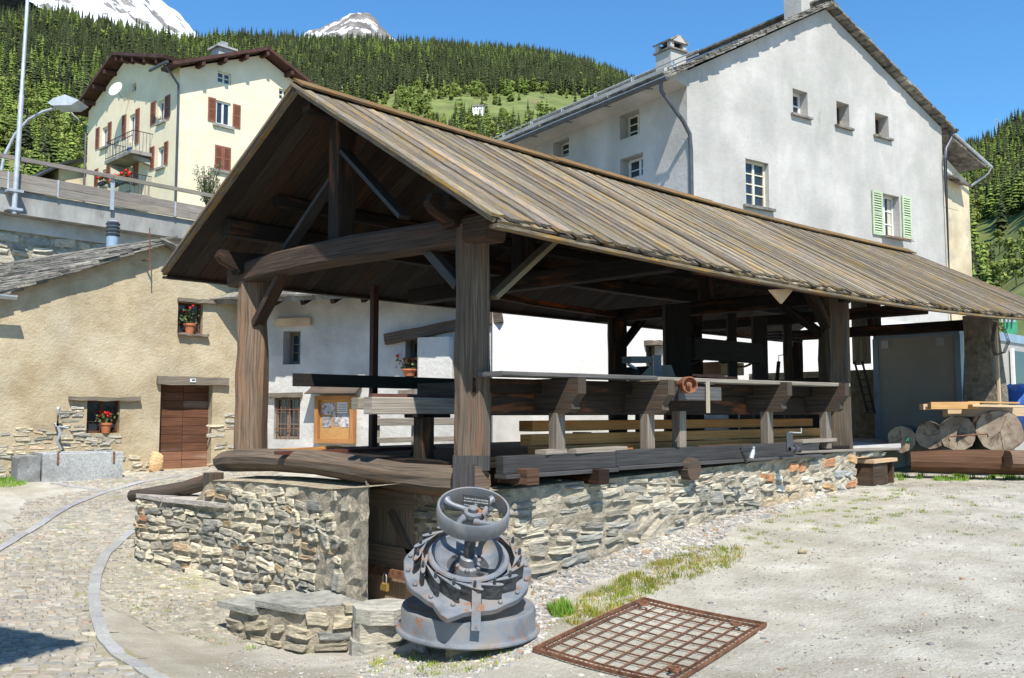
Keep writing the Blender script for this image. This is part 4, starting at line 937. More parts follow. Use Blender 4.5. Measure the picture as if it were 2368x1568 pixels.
# ------------------------------------------------ cream house (upper left)
c = P(412, 300, D=45.0); FH = Fr((c.x, c.y, 0), YAW-rad(44.0)); CH = thing('cream_house', 'tall cream house with brown shutters and balconies on the slope above the road', 'house', (c.x, c.y, 8))
apR = FH.px(604, 128); WR = apR[0]*2; zER = FH.px(415, 158)[1]; zER2 = zER
apL = FH.px(290, 140, 's'); zEL = FH.px(392, 162, 's')[1]; q = FH.px(205, 258, 's'); DL = q[0]; zEL2 = q[1]
print('cream', apR, WR, apL, DL, zER, zEL)
hf = [FH.rect(500, 534, 231, 286), FH.rect(497, 534, 334, 391), FH.rect(503, 535, 163, 190), FH.rect(645, 668, 204, 229)]
hl = [FH.rect(L, R_, T_, B_, 's') for L, R_, T_, B_ in ((367, 383, 236, 285), (366, 381, 343, 389), (237, 250, 297, 342), (237, 249, 394, 432), (300, 314, 268, 331), (298, 310, 367, 428), (306, 315, 196, 214))]
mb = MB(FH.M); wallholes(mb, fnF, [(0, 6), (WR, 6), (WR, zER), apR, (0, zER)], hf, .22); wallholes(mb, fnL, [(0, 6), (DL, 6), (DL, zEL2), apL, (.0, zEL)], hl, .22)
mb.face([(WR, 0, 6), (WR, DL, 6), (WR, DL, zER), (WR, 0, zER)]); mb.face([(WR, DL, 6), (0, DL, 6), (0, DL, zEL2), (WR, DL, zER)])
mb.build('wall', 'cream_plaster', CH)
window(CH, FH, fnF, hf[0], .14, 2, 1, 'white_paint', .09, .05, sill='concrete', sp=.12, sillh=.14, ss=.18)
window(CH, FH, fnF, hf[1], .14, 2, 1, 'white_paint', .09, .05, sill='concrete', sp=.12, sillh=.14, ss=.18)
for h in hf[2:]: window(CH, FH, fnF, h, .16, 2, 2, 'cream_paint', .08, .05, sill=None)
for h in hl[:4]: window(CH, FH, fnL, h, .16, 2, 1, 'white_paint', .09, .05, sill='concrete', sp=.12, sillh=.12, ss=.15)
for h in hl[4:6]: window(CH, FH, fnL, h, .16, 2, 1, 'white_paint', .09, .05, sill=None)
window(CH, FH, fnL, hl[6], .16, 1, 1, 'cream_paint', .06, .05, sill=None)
for L, R_, T_, B_ in ((481, 499, 224, 279), (538, 556, 240, 294), (625, 642, 265, 300)): shutter(CH, FH, fnF, FH.rect(L, R_, T_, B_))
r_ = FH.rect(497, 534, 335, 391); mdl = (r_[0]+r_[1])/2
for a_ in ((r_[0], mdl-.01, r_[2], r_[3]), (mdl+.01, r_[1], r_[2], r_[3])): shutter(CH, FH, fnF, a_, dep=-.03)
for L, R_, T_, B_ in ((350, 361, 239, 291), (383, 394, 224, 277), (348, 358, 342, 394), (381, 390, 330, 382), (223, 231, 298, 345), (251, 259, 285, 334), (220, 228, 393, 433), (248, 256, 382, 429), (284, 293, 269, 322), (315, 324, 254, 333), (281, 290, 369, 425), (311, 321, 356, 430)):
    shutter(CH, FH, fnL, FH.rect(L, R_, T_, B_, 's'))
def RH(x, y):
    return min(apR[1]-abs(x-apR[0])*(apR[1]-zER)/apR[0], 99)
slp = (apR[1]-zER)/apR[0]; oh = .75
b = MB(FH.M)
for sx in (-1, 1):
    xe = apR[0]+sx*(apR[0]+oh); y2_ = DL if sx > 0 else .55; quadslab(b, (apR[0], -oh, apR[1]+.28), (xe, -oh, apR[1]+.28-slp*(apR[0]+oh)), (xe, y2_, apR[1]+.28-slp*(apR[0]+oh)), (apR[0], DL if sx > 0 else apL[0], apR[1]+.28), .16)
r1_ = b.build('roof', 'red_wood', CH)
s1 = (apL[1]-zEL)/apL[0]; s2 = (apL[1]-zEL2)/(DL-apL[0])
b = MB(FH.M); xr = apR[0]
quadslab(b, (-oh, apL[0], apL[1]+.28), (-oh, .3, apL[1]+.28-s1*(apL[0]-.3)), (xr, .3, apL[1]+.28-s1*(apL[0]-.3)), (xr, apL[0], apL[1]+.28), .16)
quadslab(b, (-oh, apL[0], apL[1]+.28), (-oh, DL+oh, apL[1]+.28-s2*(DL+oh-apL[0])), (xr, DL+oh, apL[1]+.28-s2*(DL+oh-apL[0])), (xr, apL[0], apL[1]+.28), .16)
r2_ = b.build('roof', 'red_wood', CH)
for (x, z) in ((.9, 0), (2.1, 0), (3.3, 0), (4.5, 0), (WR-3, 0), (WR-1.2, 0)):
    z = apR[1]-abs(x-apR[0])*slp-.05; b = MB(FH.M); b.box(x-.09, x+.09, -oh+.05, .1, z-.12, z+.1, (1, 1, 1)); b.build('rafter_end', 'red_wood', r1_)
for y in (1.2, 2.6, 4.0, 5.3, 6.05, 7.6, 9.0, 10.4):
    z = apL[1]-(apL[0]-y)*s1-.05 if y < apL[0] else apL[1]-(y-apL[0])*s2-.05
    b = MB(FH.M); b.box(-oh+.05, .1, y-.09, y+.09, z-.12, z+.1, (1, 1, 1)); b.build('rafter_end', 'red_wood', r2_)
zc = apR[1]+.25; b = MB(FH.M); q = FH.I @ P(515, 118, D=49.5); b.box(q.x-.45, q.x+.45, q.y-.4, q.y+.4, zc-1.2, q.z); 
b.box(q.x-.6, q.x+.6, q.y-.55, q.y+.55, q.z, q.z+.1); b.box(q.x-.2, q.x+.2, q.y-.2, q.y+.2, q.z+.1, q.z+.45); b.build('chimney', 'granite', r1_)
dp = MB(FH.M); z0 = zER; dp.tube([(-.75, .1, zER+.05), (-.7, -.05, zER-.15), (-.12, -.12, zER-.9), (-.08, -.08, zER-1.3), (-.08, -.08, 6)], .06, 8); dp.build('downpipe', 'pipe_metal', CH)
dp = MB(FH.M); dp.tube([(-.8, DL+.5, zEL2-.1), (-.7, DL+.4, zEL2-.3), (-.12, DL+.02, zEL2-.9), (-.08, DL-.1, 6)], .06, 8); dp.build('downpipe', 'pipe_metal', CH)
dp = MB(FH.M); dp.tube([(-.85, -.4, zER-.0), (-.85, 1.5, zER+.05)], .08, 8); dp.build('gutter', 'pipe_metal', CH)
# dish
q = FH.I @ P(298, 213, D=49.0); dm = Matrix.Translation(FH.M @ Vector((-.75, q.y, q.z))) @ (RT*-.35-FW*.9+V(0, 0, .35)).to_track_quat('Z', 'Y').to_matrix().to_4x4()
b = MB(); b.lathe([(0, -.10), (.22, -.07), (.42, .0), (.43, .01), (.22, -.055), (0, -.085)], 20, dm); dish = b.build('satellite_dish', 'white_paint', CH)
b = MB(FH.M); b.tube([(-.75, q.y, q.z), (-.4, q.y, q.z-.4), (0, q.y, q.z-.45)], .03, 6); b.build('arm', 'galv', dish)
# balconies
def balcony(L, R_, yb, rail):
    y0, z0 = FH.px(R_, yb, 's', -1.0); y1, _ = FH.px(L, yb, 's', -1.0)
    y0, y1 = min(y0, y1), max(y0, y1); b = MB(FH.M); b.box(-1.1, .05, y0, y1, z0-.18, z0, (.8, .8, .8)); s_ = b.build('balcony', 'concrete', CH)
    for yy in (y0+.3, y1-.3): b = MB(FH.M); b.loft([(-.9, yy, z0-.25), (0.02, yy, z0-.45)], [(-.08, -.08), (.08, -.08), (.08, .08), (-.08, .08)], scl=[.8, 1.8]); b.build('corbel', 'concrete', s_)
    for pth in ([(-1.05, y0, z0+rail), (-1.05, y1, z0+rail)], [(-1.05, y0, z0+rail), (0, y0, z0+rail)], [(-1.05, y1, z0+rail), (0, y1, z0+rail)], [(-1.05, y0, z0+.12), (-1.05, y1, z0+.12)], [(-1.05, y0, z0+rail*.75), (-1.05, y1, z0+rail*.75)]):
        b = MB(FH.M); b.tube(pth, .022, 5); b.build('rail', 'black_metal', s_)
    n = 16
    for i in range(n+1):
        y = lerp(y0, y1, i/n); b = MB(FH.M); b.tube([(-1.05, y, z0), (-1.05, y, z0+rail)], .012, 4); b.build('baluster', 'black_metal', s_)
    for i in range(6):
        for yy in (y0, y1): b = MB(FH.M); b.tube([(-1.05+i*.18, yy, z0), (-1.05+i*.18, yy, z0+rail)], .012, 4); b.build('baluster', 'black_metal', s_)
    return y0, y1, z0
b1 = balcony(247, 308, 346, 1.0); b2 = balcony(262, 305, 446, 1.0)
def flowers(pos, w_, d_, n, lab, mt='black_metal', h=.2, leafh=.25, root=None, petals=12, ps=.05, group=None, pot=False, cat='flower box', up=V(1, 0, 0), nm='flower_box'):
    pos = Vector(pos); o = thing(nm, lab, cat, pos, group)
    b = MB()
    if pot: b.lathe([(0, 0), (w_*.36, 0), (w_*.5, h*.8), (w_*.58, h*.8), (w_*.58, h), (w_*.48, h), (w_*.45, h*.85), (0, h*.85)], 16, Matrix.Translation(pos)); b.build('pot', 'terracotta', o)
    else:
        M_ = Matrix.Translation(pos) @ Matrix.Rotation(math.atan2(up.y, up.x), 4, 'Z'); b.M = M_; b.box(-w_/2, w_/2, -d_/2, d_/2, 0, h); b.build('box', mt, o); b.M = None
    lf = MB(); fl = MB(); ax = up.normalized()
    for i in range(n):
        c_ = pos+ax*rnd(-w_/2, w_/2)*(1.0 if not pot else 1.1)+V(rnd(-1, 1)*d_/2, rnd(-1, 1)*d_/2, 0)*(1.0)+V(0, 0, h+rnd(0, leafh))
        a = V(rnd(-1, 1), rnd(-1, 1), rnd(-.3, 1)).normalized()*ps*rnd(.6, 1.1); c2_ = a.cross(V(rnd(-1, 1), rnd(-1, 1), rnd(-1, 1))).normalized()*ps*.6
        lf.face([c_-a, c_+c2_, c_+a, c_-c2_], None, gray(.6, 1.3))
    for i in range(petals):
        c_ = pos+ax*rnd(-w_/2, w_/2)+V(rnd(-1, 1), rnd(-1, 1), 0)*d_*.5+V(0, 0, h+leafh*rnd(.5, 1.25)); fl.rock(c_, ps*rnd(.7, 1.1), ps*rnd(.7, 1.1), ps*rnd(.6, .9), 0, gray(.8, 1.2), .3)
    lf.build('leaves', 'leaf', o); fl.build('blossoms', 'red_petal', o); return o
for t, s_ in ((.25, 'left'), (.75, 'right')):
    y = lerp(b2[0], b2[1], 1-t); flowers(FH.M @ Vector((-1.2, y, b2[2]+.55)), .9, .22, 60, f'{s_} one of the two black boxes of red geraniums on the lower balcony rail', h=.2, leafh=.3, petals=16, ps=.11, up=(FH.M.to_3x3() @ Vector((0, 1, 0))))
y = FH.rect(237, 249, 394, 432, 's'); flowers(FH.M @ Vector((-.15, (y[0]+y[1])/2, y[2]+.02)), .8, .2, 40, 'red geraniums in a box on the lowest left window sill of the cream house', h=.18, leafh=.35, petals=8, ps=.11, up=(FH.M.to_3x3() @ Vector((0, 1, 0))))
b = MB(FH.M); b.rock((-.12, sum(hl[0][:2])/2+.0, hl[0][2]+.16), .12, .12, .12, 0, (1, 1, 1)); o = b.build('yellow_pot', 'plank_wood'); tag(o, 'small yellow pot on an upper window sill of the cream house', 'pot')
b = MB(FH.M); b.lathe([(0, 0), (.1, 0), (.16, .2), (.1, .32), (0, .3)], 10, Matrix.Translation((-.8, b1[0]+.9, b1[2]))); o = b.build('blue_jar', 'tarp'); tag(o, 'small blue jar standing on the upper balcony of the cream house', 'jar')
# small low outbuilding left of cream house
FB = Fr(P(70, 420, D=52)-V(0, 0, 0), YAW-rad(44)); FB.o.z = 0; FB = Fr((FB.o.x, FB.o.y, 0), FB.ang)
x1 = FB.px(208, 420)[0]; xm = FB.px(135, 420)[0]; zt_ = FB.px(135, 381)[1]; OBs = thing('outbuilding', 'low shed with dark roof between the road and the cream house', 'shed', (FB.o.x, FB.o.y, 9))
b = MB(FB.M); b.box(xm, x1, 0, 5, 6, zt_); b.build('wall', 'ochre_plaster', OBs); b = MB(FB.M); b.box(0, xm-.01, .1, 5, 6, zt_-1.2, (.3, .3, .28)); b.build('wall', 'ochre_plaster', OBs)
b = MB(FB.M); quadslab(b, (-.8, -.5, zt_-1.7), (xm, -.5, zt_+.02), (xm, 5.5, zt_+.1), (-.8, 5.5, zt_-1.7), .12); quadslab(b, (xm, -.5, zt_+.1), (x1, -.5, FB.px(200, 365)[1]), (x1, 5.5, FB.px(200, 365)[1]+.3), (xm, 5.5, zt_+.2), .15); b.build('roof', 'black_metal', OBs)
# ------------------------------------------------ beige old house (left)
pb = P(430, 900, D=21.0); AB = math.atan2(-.118, .992)
FBe = Fr((pb.x, pb.y, 0), AB); BH = thing('old_stone_house', 'old beige plastered house with plank door and slate roof left of the shed', 'house', (pb.x, pb.y, .6))
apB = FBe.px(375, 568); elB = FBe.px(25, 678); erB = FBe.px(600, 640); xR = FBe.px(612, 800)[0]; xL = FBe.px(-420, 900)[0]
print('beige', apB, elB, erB, xR, xL)
slB = (apB[1]-elB[1])/(apB[0]-elB[0])
door_r = FBe.rect(372, 492, 886, 1086); w1 = FBe.rect(202, 278, 925, 1002); w2 = FBe.rect(412, 470, 698, 771)
mb = MB(FBe.M); zR_ = apB[1]-(xR-apB[0])*.42
wallholes(mb, fnF, [(xL, .2), (xR, .2), (xR, zR_), apB, (elB[0]-.3, elB[1]-.1), (xL, elB[1]-.1-.0*(0))], [door_r, w1, w2], .35)
mb.face([(xR, 0, .2), (xR, 6, .2), (xR, 6, zR_), (xR, 0, zR_)]); mb.build('wall', 'beige_plaster', BH)
window(BH, FBe, fnF, w1, .22, 2, 3, 'brown_door', .05, .02, sill=None); window(BH, FBe, fnF, w2, .24, 2, 3, 'brown_door', .05, .02, sill=None)
def beam(F, root, L, R_, T_, B_, out, name='lintel', mt='lintel_wood', dip=0):
    a, b_, c_, d_ = F.rect(L, R_, T_, B_); m_ = MB(F.M); m_.loft([(lerp(a, b_, i/6), -.02+.0*i, (c_+d_)/2+rnd(-.008, .008)+dip*(i/6-.5)) for i in range(7)], [(-.1, -(d_-c_)/2), (.1, -(d_-c_)/2), (.1, (d_-c_)/2), (-.1, (d_-c_)/2)], (0, 0, 1), (1, 1, 1), jit=.012); return m_.build(name, mt, root)
beam(FBe, BH, 362, 525, 870, 889, .06); beam(FBe, BH, 158, 323, 917, 926, .05); beam(FBe, BH, 410, 497, 689, 698, .05)
beam(FBe, BH, 410, 480, 770, 775, .05, 'sill')
# door leaves of broad planks
a, b_, c_, d_ = door_r; md = (a+b_)/2; n = 10; dr = MB(FBe.M)
dr.box(a, b_, .28, .30, c_, d_); drp = dr.build('door', 'brown_door', BH)
for sd in (0, 1):
    for i in range(n):
        z0 = lerp(c_, d_, i/n); m_ = MB(FBe.M); k = gray(.75, 1.2) if i > 1 else (2.0, 2.2, 2.4); m_.box((a if sd == 0 else md+.005), (md-.005 if sd == 0 else b_), .245+rnd(0, .008), .28, z0+.004, lerp(c_, d_, (i+1)/n)-.004, k); m_.build('plank', 'brown_door', drp)
q = FBe.rect(435, 448, 876, 884); m_ = MB(FBe.M); m_.box(q[0], q[1], -.14, -.122, q[2], q[3]); pl = m_.build('number_plate', 'white_paint'); tag(pl, 'small white plate on the lintel above the plank door', 'plate')
m_ = MB(FBe.M); m_.box(q[0]+.035, q[1]-.015, -.144, -.1405, q[2]+.03, q[3]-.015, (.5, .6, .8)); m_.build('print', 'black_sign', pl)
# stone footing showing through the plaster
SG[0] = 1
def posBe(s, z, o=0): return FBe.M @ Vector((s, -o, z))
def keepB(s, z):
    if door_r[0]-.05 < s < door_r[1]+.05 or (w1[0]-.05 < s < w1[1]+.05 and z > w1[2]-.05): return 0
    e = 1.52+.25*math.sin(s*2.1)+.1*math.sin(s*5); e = e-.35 if s > w1[1] else e+.25
    if abs(s-door_r[1]) < .45 and s > door_r[1]: e = 2.0
    return .85 if z < e else 0
stonework(BH, posBe, xL, xR, lambda s: .35, lambda s: 2.2, hs=(.05, .12), ws=(.15, .45), keep=keepB, proud=(.008, .035), seed=21, limit=260, pal=[((.42, .40, .35), 5), ((.5, .45, .35), 5), ((.34, .34, .33), 3), ((.55, .42, .32), 1), ((.3, .3, .26), 2)])
q = FBe.rect(338, 372, 1052, 1092); m_ = MB(); m_.rock(FBe.M @ Vector(((q[0]+q[1])/2, -.18, q[2]+.2)), .16, .16, .27, 0, (.62, .42, .24), .12, sub=2); o = m_.build('boulder', 'stone'); tag(o, 'orange-brown guard stone standing left of the plank door', 'stone')
# roof: verge slates along the gable, skewed ridge running back to the left
rdir = (FW*math.cos(rad(58))-RT*math.sin(rad(58))); rl = FBe.I.to_3x3() @ rdir
A0 = Vector((apB[0], -.25, apB[1]+.10)); vd = Vector((-1, 0, -slB)).normalized(); Lv = (apB[0]-elB[0])+.9
roofB = MB(FBe.M); C0 = A0+vd*Lv; quadslab(roofB, A0, C0, C0+rl*9, A0+rl*9, .09); 
A1 = A0+Vector((1, 0, -.42))*(xR-apB[0]+.2); quadslab(roofB, A0, A1, A1+rl*9*.2+Vector((0, 5, 0)), A0+Vector((0, 5, 0)), .09); rb = roofB.build('roof', 'slate', BH)
rows = 15
for r_ in range(rows):       # courses up the left slope
    t0 = (r_+.0)/rows; p = C0.lerp(A0, t0); n = 15
    for i in range(n):
        w0 = i*.42+rnd(-.1, .05)
        if w0 > 6: break
        m_ = MB(FBe.M); a = p+rl*w0; b2 = p+rl*(w0+.42*rnd(.85, 1.2)); up_ = -vd*.48*rnd(.9, 1.1)
        lift = Vector((0, 0, .045)); j = Vector((rnd(-.04, .04), 0, rnd(-.01, .012)))
        quadslab(m_, a+j+lift, b2+j+lift, b2+up_+lift*.2, a+up_+lift*.2, rnd(.025, .05), gray(.6, 1.45)); m_.build('slate', 'slate', rb)
for k in range(2):
    slate_row(rb, FBe.M, C0+Vector((0, -.03, -.02-.03*k)), A0+Vector((0, -.03, -.02-.03*k)), 15, (0, 1, 0), .4, .035)
    slate_row(rb, FBe.M, A0+Vector((0, -.03, -.0-.03*k)), A1+Vector((0, -.03, -.0-.03*k)), 9, (0, 1, 0), .4, .035)
gq = FBe.px(2, 685); m_ = MB(FBe.M); m_.loft([(gq[0]-1.2, -.45, gq[1]), (gq[0]+.22, -.45, gq[1]-.02)], prof, (0, 0, 1)); m_.build('gutter', 'galv', BH)
# vent pipe with black collars
q = P(259, 590, D=22.6); vp = thing('vent_pipe', 'stainless steel flue with black louvre cap on the slate roof', 'flue', (q.x, q.y, q.z-.5))
zt_ = P(259, 548, D=22.6).z; r_ = 14/FPX*22.6
m_ = MB(); m_.lathe([(r_, -.6), (r_, zt_-q.z), (0, zt_-q.z)], 20, Matrix.Translation((q.x, q.y, q.z))); m_.build('pipe', 'vent_steel', vp)
h_ = P(259, 512, D=22.6).z-zt_
for i in range(4): m_ = MB(); z = zt_+h_*(i+.15)/4.3; m_.lathe([(r_*.8, 0), (r_*1.08, .0), (r_*1.12, h_*.12), (r_*.8, h_*.17)], 20, Matrix.Translation((q.x, q.y, z))); m_.build('collar', 'black_metal' , vp)
m_ = MB(); m_.lathe([(r_*.86, 0), (r_*.86, h_*.93), (r_*1.0, h_*.95), (r_*.6, h_*1.02), (0, h_*1.05)], 20, Matrix.Translation((q.x, q.y, zt_))); m_.build('cap', 'galv', vp)
# iron rod
a = FBe.px(347, 625, off=-.3); b_ = FBe.px(346, 527, off=-.3); m_ = MB(FBe.M); m_.tube([(a[0], -.3, a[1]), (b_[0], -.3, b_[1])], .013, 6); z5 = FBe.px(347, 601, off=-.3)[1]; m_.tube([(a[0], -.3, z5), (a[0]-.08, 0, z5+.02)], .018, 5); o = m_.build('iron_rod', 'rust'); tag(o, 'thin rusty iron rod standing off the gable below the roof peak', 'rod')
q = FBe.px(399, 1000)
# flower pots
q = FBe.rect(428, 452, 735, 770); flowers(FBe.M @ Vector(((q[0]+q[1])/2, .03, w2[2]+.0)), .24, .26, 130, 'terracotta pot of red geraniums in the upper window of the beige house', h=.24, leafh=.34, petals=5, ps=.035, pot=True, up=V(1, -.1, 0), cat='flower pot', nm='flower_pot')
q = FBe.rect(230, 252, 975, 1000); flowers(FBe.M @ Vector(((q[0]+q[1])/2+.04, .02, w1[2]+.0)), .22, .24, 80, 'terracotta pot of red geraniums in the lower window of the beige house', h=.22, leafh=.2, petals=10, ps=.04, pot=True, up=V(1, -.1, 0), cat='flower pot', nm='flower_pot')
# fountain: granite trough and pipe spout
tq = [P(x, y, Z=.59+.0) for x, y in ((60, 1115), (283, 1101))]
t0 = FBe.I @ P(37, 1112, D=17.9); 
FT = Fr((0, 0, 0), AB-.12)
p0 = P(97, 1113, D=18.4); FT = Fr(p0, AB-.02); x1 = FT.px(283, 1100)[0]; zt_ = FT.px(97, 1049)[1]
ft = thing('fountain', 'grey granite water trough standing against the beige house', 'fountain', (p0.x, p0.y, .5))
m_ = MB(FT.M); Wt = .95; m_.box(0, x1, 0, .13, -.1, zt_, (1, 1, 1), ch=.015); m_.box(0, x1, Wt-.13, Wt, -.1, zt_, (1, 1, 1), ch=.015); m_.box(.0, .13, .13, Wt-.13, -.1, zt_-.002); m_.box(x1-.13, x1, .13, Wt-.13, -.1, zt_-.002); m_.box(.13, x1-.13, .13, Wt-.13, -.1, .1); m_.build('trough', 'granite', ft)
m_ = MB(FT.M); m_.face([(.13, .13, zt_-.1), (x1-.13, .13, zt_-.1), (x1-.13, Wt-.13, zt_-.1), (.13, Wt-.13, zt_-.1)]); m_.build('water', 'glass', ft)
for u in (.25, x1-.2): m_ = MB(FT.M); m_.box(u, u+.04, -.02, -.004, zt_-.22, zt_+.01); m_.build('strap', 'rust', ft)
m_ = MB(FT.M); m_.box(-.42, -.02, .1, Wt+.3, -.2, zt_-.05, (.7, .7, .7), ch=.04); m_.build('side_stone', 'granite', ft)
sp = [FBe.px(x, y, off=-.25) for x, y in ((135, 945), (133, 985), (140, 1000), (132, 1020), (142, 1040))]
m_ = MB(FBe.M); m_.tube([(s, -.25, z) for s, z in sp], .03, 8, scl=[1.4, .9, 1.1, .8, .6]); sA = FBe.px(128, 985, off=-.25); sB = FBe.px(158, 990, off=-.25); m_.tube([(sA[0], -.25, sA[1]), (sB[0], -.25, sB[1])], .022, 6); m_.tube([(sp[1][0], -.25, sp[1][1]), (sp[1][0], 0, sp[1][1]+.05)], .02, 6); m_.rock((sp[0][0], -.25, sp[0][1]), .05, .05, .05, 0, (1, 1, 1), .05); o = m_.build('spout', 'galv'); tag(o, 'grey cast iron spout figure on the rough stone wall above the trough', 'spout')
# ------------------------------------------------ white house behind the shed
q0 = FBe.M @ Vector((xR-.05, -.0, 0)); q1 = P(1150, 800, D=20.3); FWt = Fr((q0.x, q0.y, 0), math.atan2(q1.y-q0.y, q1.x-q0.x)); LW = (q1.xy-q0.xy).length
WH = thing('white_house', 'old whitewashed house with barred window and rough lintels behind the shed', 'house', (q0.x, q0.y, .8))
hw = [FWt.rect(655, 695, 766, 843), FWt.rect(937, 968, 785, 872), FWt.rect(634, 694, 918, 1016)]
mb = MB(FWt.M); wallholes(mb, fnF, [(0, .3), (LW, .3), (LW, 5.0), (0, 5.0)], hw, .42); mb.build('wall', 'white_plaster', WH)
for h in hw[:2]: window(WH, FWt, fnF, h, .38, 1, 3, 'lintel_wood', .09, .02, sill=None)
window(WH, FWt, fnF, hw[2], .15, 2, 3, 'lintel_wood', .07, .02, sill=None, bars=6)
beam(FWt, WH, 640, 722, 739, 755, 0, 'lintel', 'plank_wood', .0); beam(FWt, WH, 893, 1160, 751, 775, 0, 'lintel', 'post_wood', .45); beam(FWt, WH, 622, 700, 909, 919, 0)
beam(FWt, WH, 925, 985, 902, 912, 0, 'sill')
a = FWt.rect(972, 1052, 770, 900); m_ = MB(FWt.M); m_.box(a[0], a[1], -.22, 0, a[2]+.1, a[3]-.12, (1, 1, 1), ch=.05); m_.build('wall_block', 'white_plaster', WH)
b = MB(FWt.M); oe = 1.05; ze_ = 4.62; quadslab(b, (-.55, -oe, ze_), (LW-.25, -oe, ze_), (LW-.25, 4, ze_+1.9), (-.55, 4, ze_+1.9), .12); rw = b.build('roof', 'slate', WH)
slate_row(rw, FWt.M, (-.6, -oe-.05, ze_+.03), (LW-.9, -oe-.05, ze_+.03), 18, (0, 1, .4), .4, .04)
for i in range(int((LW-1)/.75)): m_ = MB(FWt.M); x = .1+i*.75; m_.bar((x, -oe+.1, ze_-.15), (x, .1, ze_+.3), .1, .12); m_.build('rafter', 'dark_wood', rw)
q = FWt.rect(933, 968, 840, 872); flowers(FWt.M @ Vector((hw[1][0]+.12, -.02, hw[1][2]+.02)), .32, .3, 110, 'red geraniums in a window of the white house seen under the shed roof', h=.16, leafh=.26, petals=9, ps=.045, pot=True, up=V(.5, -.8, 0), cat='flower pot', nm='flower_pot')
# notice board
nb_ = FWt.rect(737, 826, 916, 1024); d0 = -.12; off = -.16
nbo = thing('notice_board', 'orange wooden notice board with little shingle roof on the white wall', 'notice board', FWt.M @ Vector((nb_[0], -.1, nb_[2])))
a, b_, c_, d_ = nb_; fw = .09
for (u0, u1, z0, z1) in ((a, a+fw, c_, d_), (b_-fw, b_, c_, d_), (a+fw, b_-fw, c_, c_+fw), (a+fw, b_-fw, d_-fw, d_)): m_ = MB(FWt.M); m_.box(u0, u1, -.2, -.02, z0, z1, (.75, .6, .5)); m_.build('frame', 'fresh_wood', nbo)
m_ = MB(FWt.M); m_.box(a+fw, b_-fw, -.08, -.05, c_+fw, d_-fw); m_.build('panel', 'cork', nbo)
for (u, z, w_, h_, mt_) in ((.05, .62, .42, .30, 'photo_print'), (.54, .66, .32, .28, 'paper'), (.08, .30, .28, .28, 'photo_print'), (.42, .34, .20, .30, 'photo_print'), (.64, .30, .28, .36, 'photo_print')):
    W2, H2 = b_-a-2*fw, d_-c_-2*fw; m_ = MB(FWt.M); x0 = a+fw+u*W2; z0 = c_+fw+z*H2; m_.box(x0, x0+w_*W2, -.088, -.081, z0, z0+h_*H2, gray(.8, 1.2)); m_.build('sheet', mt_, nbo)
m_ = MB(FWt.M); 
for k in range(5): m_.box(a+fw+.56*(b_-a-2*fw), a+fw+.84*(b_-a-2*fw), -.0905, -.0885, c_+fw+(.70+.045*k)*(d_-c_-2*fw), c_+fw+(.712+.045*k)*(d_-c_-2*fw), (3, 3, 3))
m_.build('print', 'black_sign', nbo)
b = MB(FWt.M); 
for k in range(3): quadslab(b, (a-.14, -.42+.1*k, d_+.06+.04*k), (b_+.14, -.42+.1*k, d_+.06+.04*k), (b_+.14, -.05, d_+.22+.02*k), (a-.14, -.05, d_+.22+.02*k), .02, gray(.9, 1.1))
b.build('roof', 'post_wood', nbo)
# ------------------------------------------------ bright wall farther right, behind the mill
q2 = FG.M @ Vector((.5, -.35, 0)); FV = Fr((q1.x-.15, q1.y, 0), math.atan2(q2.y-q1.y, q2.x-q1.x)); LV = (q2.xy-q1.xy).length+10.5
VH = thing('white_annex', 'long bright whitewashed annex wall seen between the posts of the mill', 'building', (q1.x, q1.y, 1))
hv = [FV.rect(1493, 1532, 790, 862)]
mb = MB(FV.M); wallholes(mb, fnF, [(0, .3), (LV, .3), (LV, 4.8), (0, 4.8)], hv, .4); mb.face([(0, 0, 4.8), (LV, 0, 4.8), (LV, 2, 4.9), (0, 2, 4.9)]); mb.build('wall', 'bright_plaster', VH)
window(VH, FV, fnF, hv[0], .36, 2, 2, 'lintel_wood', .08, .03, sill=None); beam(FV, VH, 1488, 1545, 786, 797, 0)
m_ = MB(FV.M); m_.box(0, LV, -.03, -.004, .8, 2.0, (1, 1, 1)); m_.build('plinth', 'pale_concrete', VH)
# ------------------------------------------------ road on its retaining wall
q = P(256, 475, D=28.0); FR = Fr((q.x, q.y, 0), YAW-rad(41.8)); sa, sb = FR.px(-120, 450)[0], FR.px(560, 560)[0]+6
zs = FR.px(256, 478)[1]; zb_ = FR.px(256, 527)[1]; zf = FR.px(256, 441)[1]; zrl = FR.px(256, 412)[1]
bridge = MB(FR.M); bridge.box(sa, sb, 0, 6, zb_, zs); bridge.build('road_slab', 'concrete', kind='structure')
rw_ = thing('retaining_wall', 'roadside retaining wall of mixed stone with a pale concrete top band', 'wall', (q.x, q.y, .7))
yb = .55; zc0 = FR.px(0, 497, off=yb)[1]; m_ = MB(FR.M); m_.box(sa, sb, yb-.08, yb+.4, zb_-.42, zb_-.002); m_.build('concrete_band', 'pale_concrete', rw_)
def posRd(s, z, o=0): return FR.M @ Vector((s, yb-o, z))
sheet(posRd, sa, 4, lambda s: 1, lambda s: zb_-.42, 20, 8, .02).build('mortar', 'mortar', rw_)
s_a, s_b = FR.px(-30, 600, off=yb)[0], FR.px(300, 600, off=yb)[0]
stonework(rw_, posRd, s_a, s_b, lambda s: zb_-3.0, lambda s: zb_-.42, hs=(.14, .34), ws=(.3, .85), seed=31, limit=280, proud=(.02, .07), gap=.02, pal=[((.46, .44, .38), 5), ((.38, .38, .35), 4), ((.55, .5, .42), 4), ((.5, .4, .32), 2), ((.3, .31, .3), 2)])
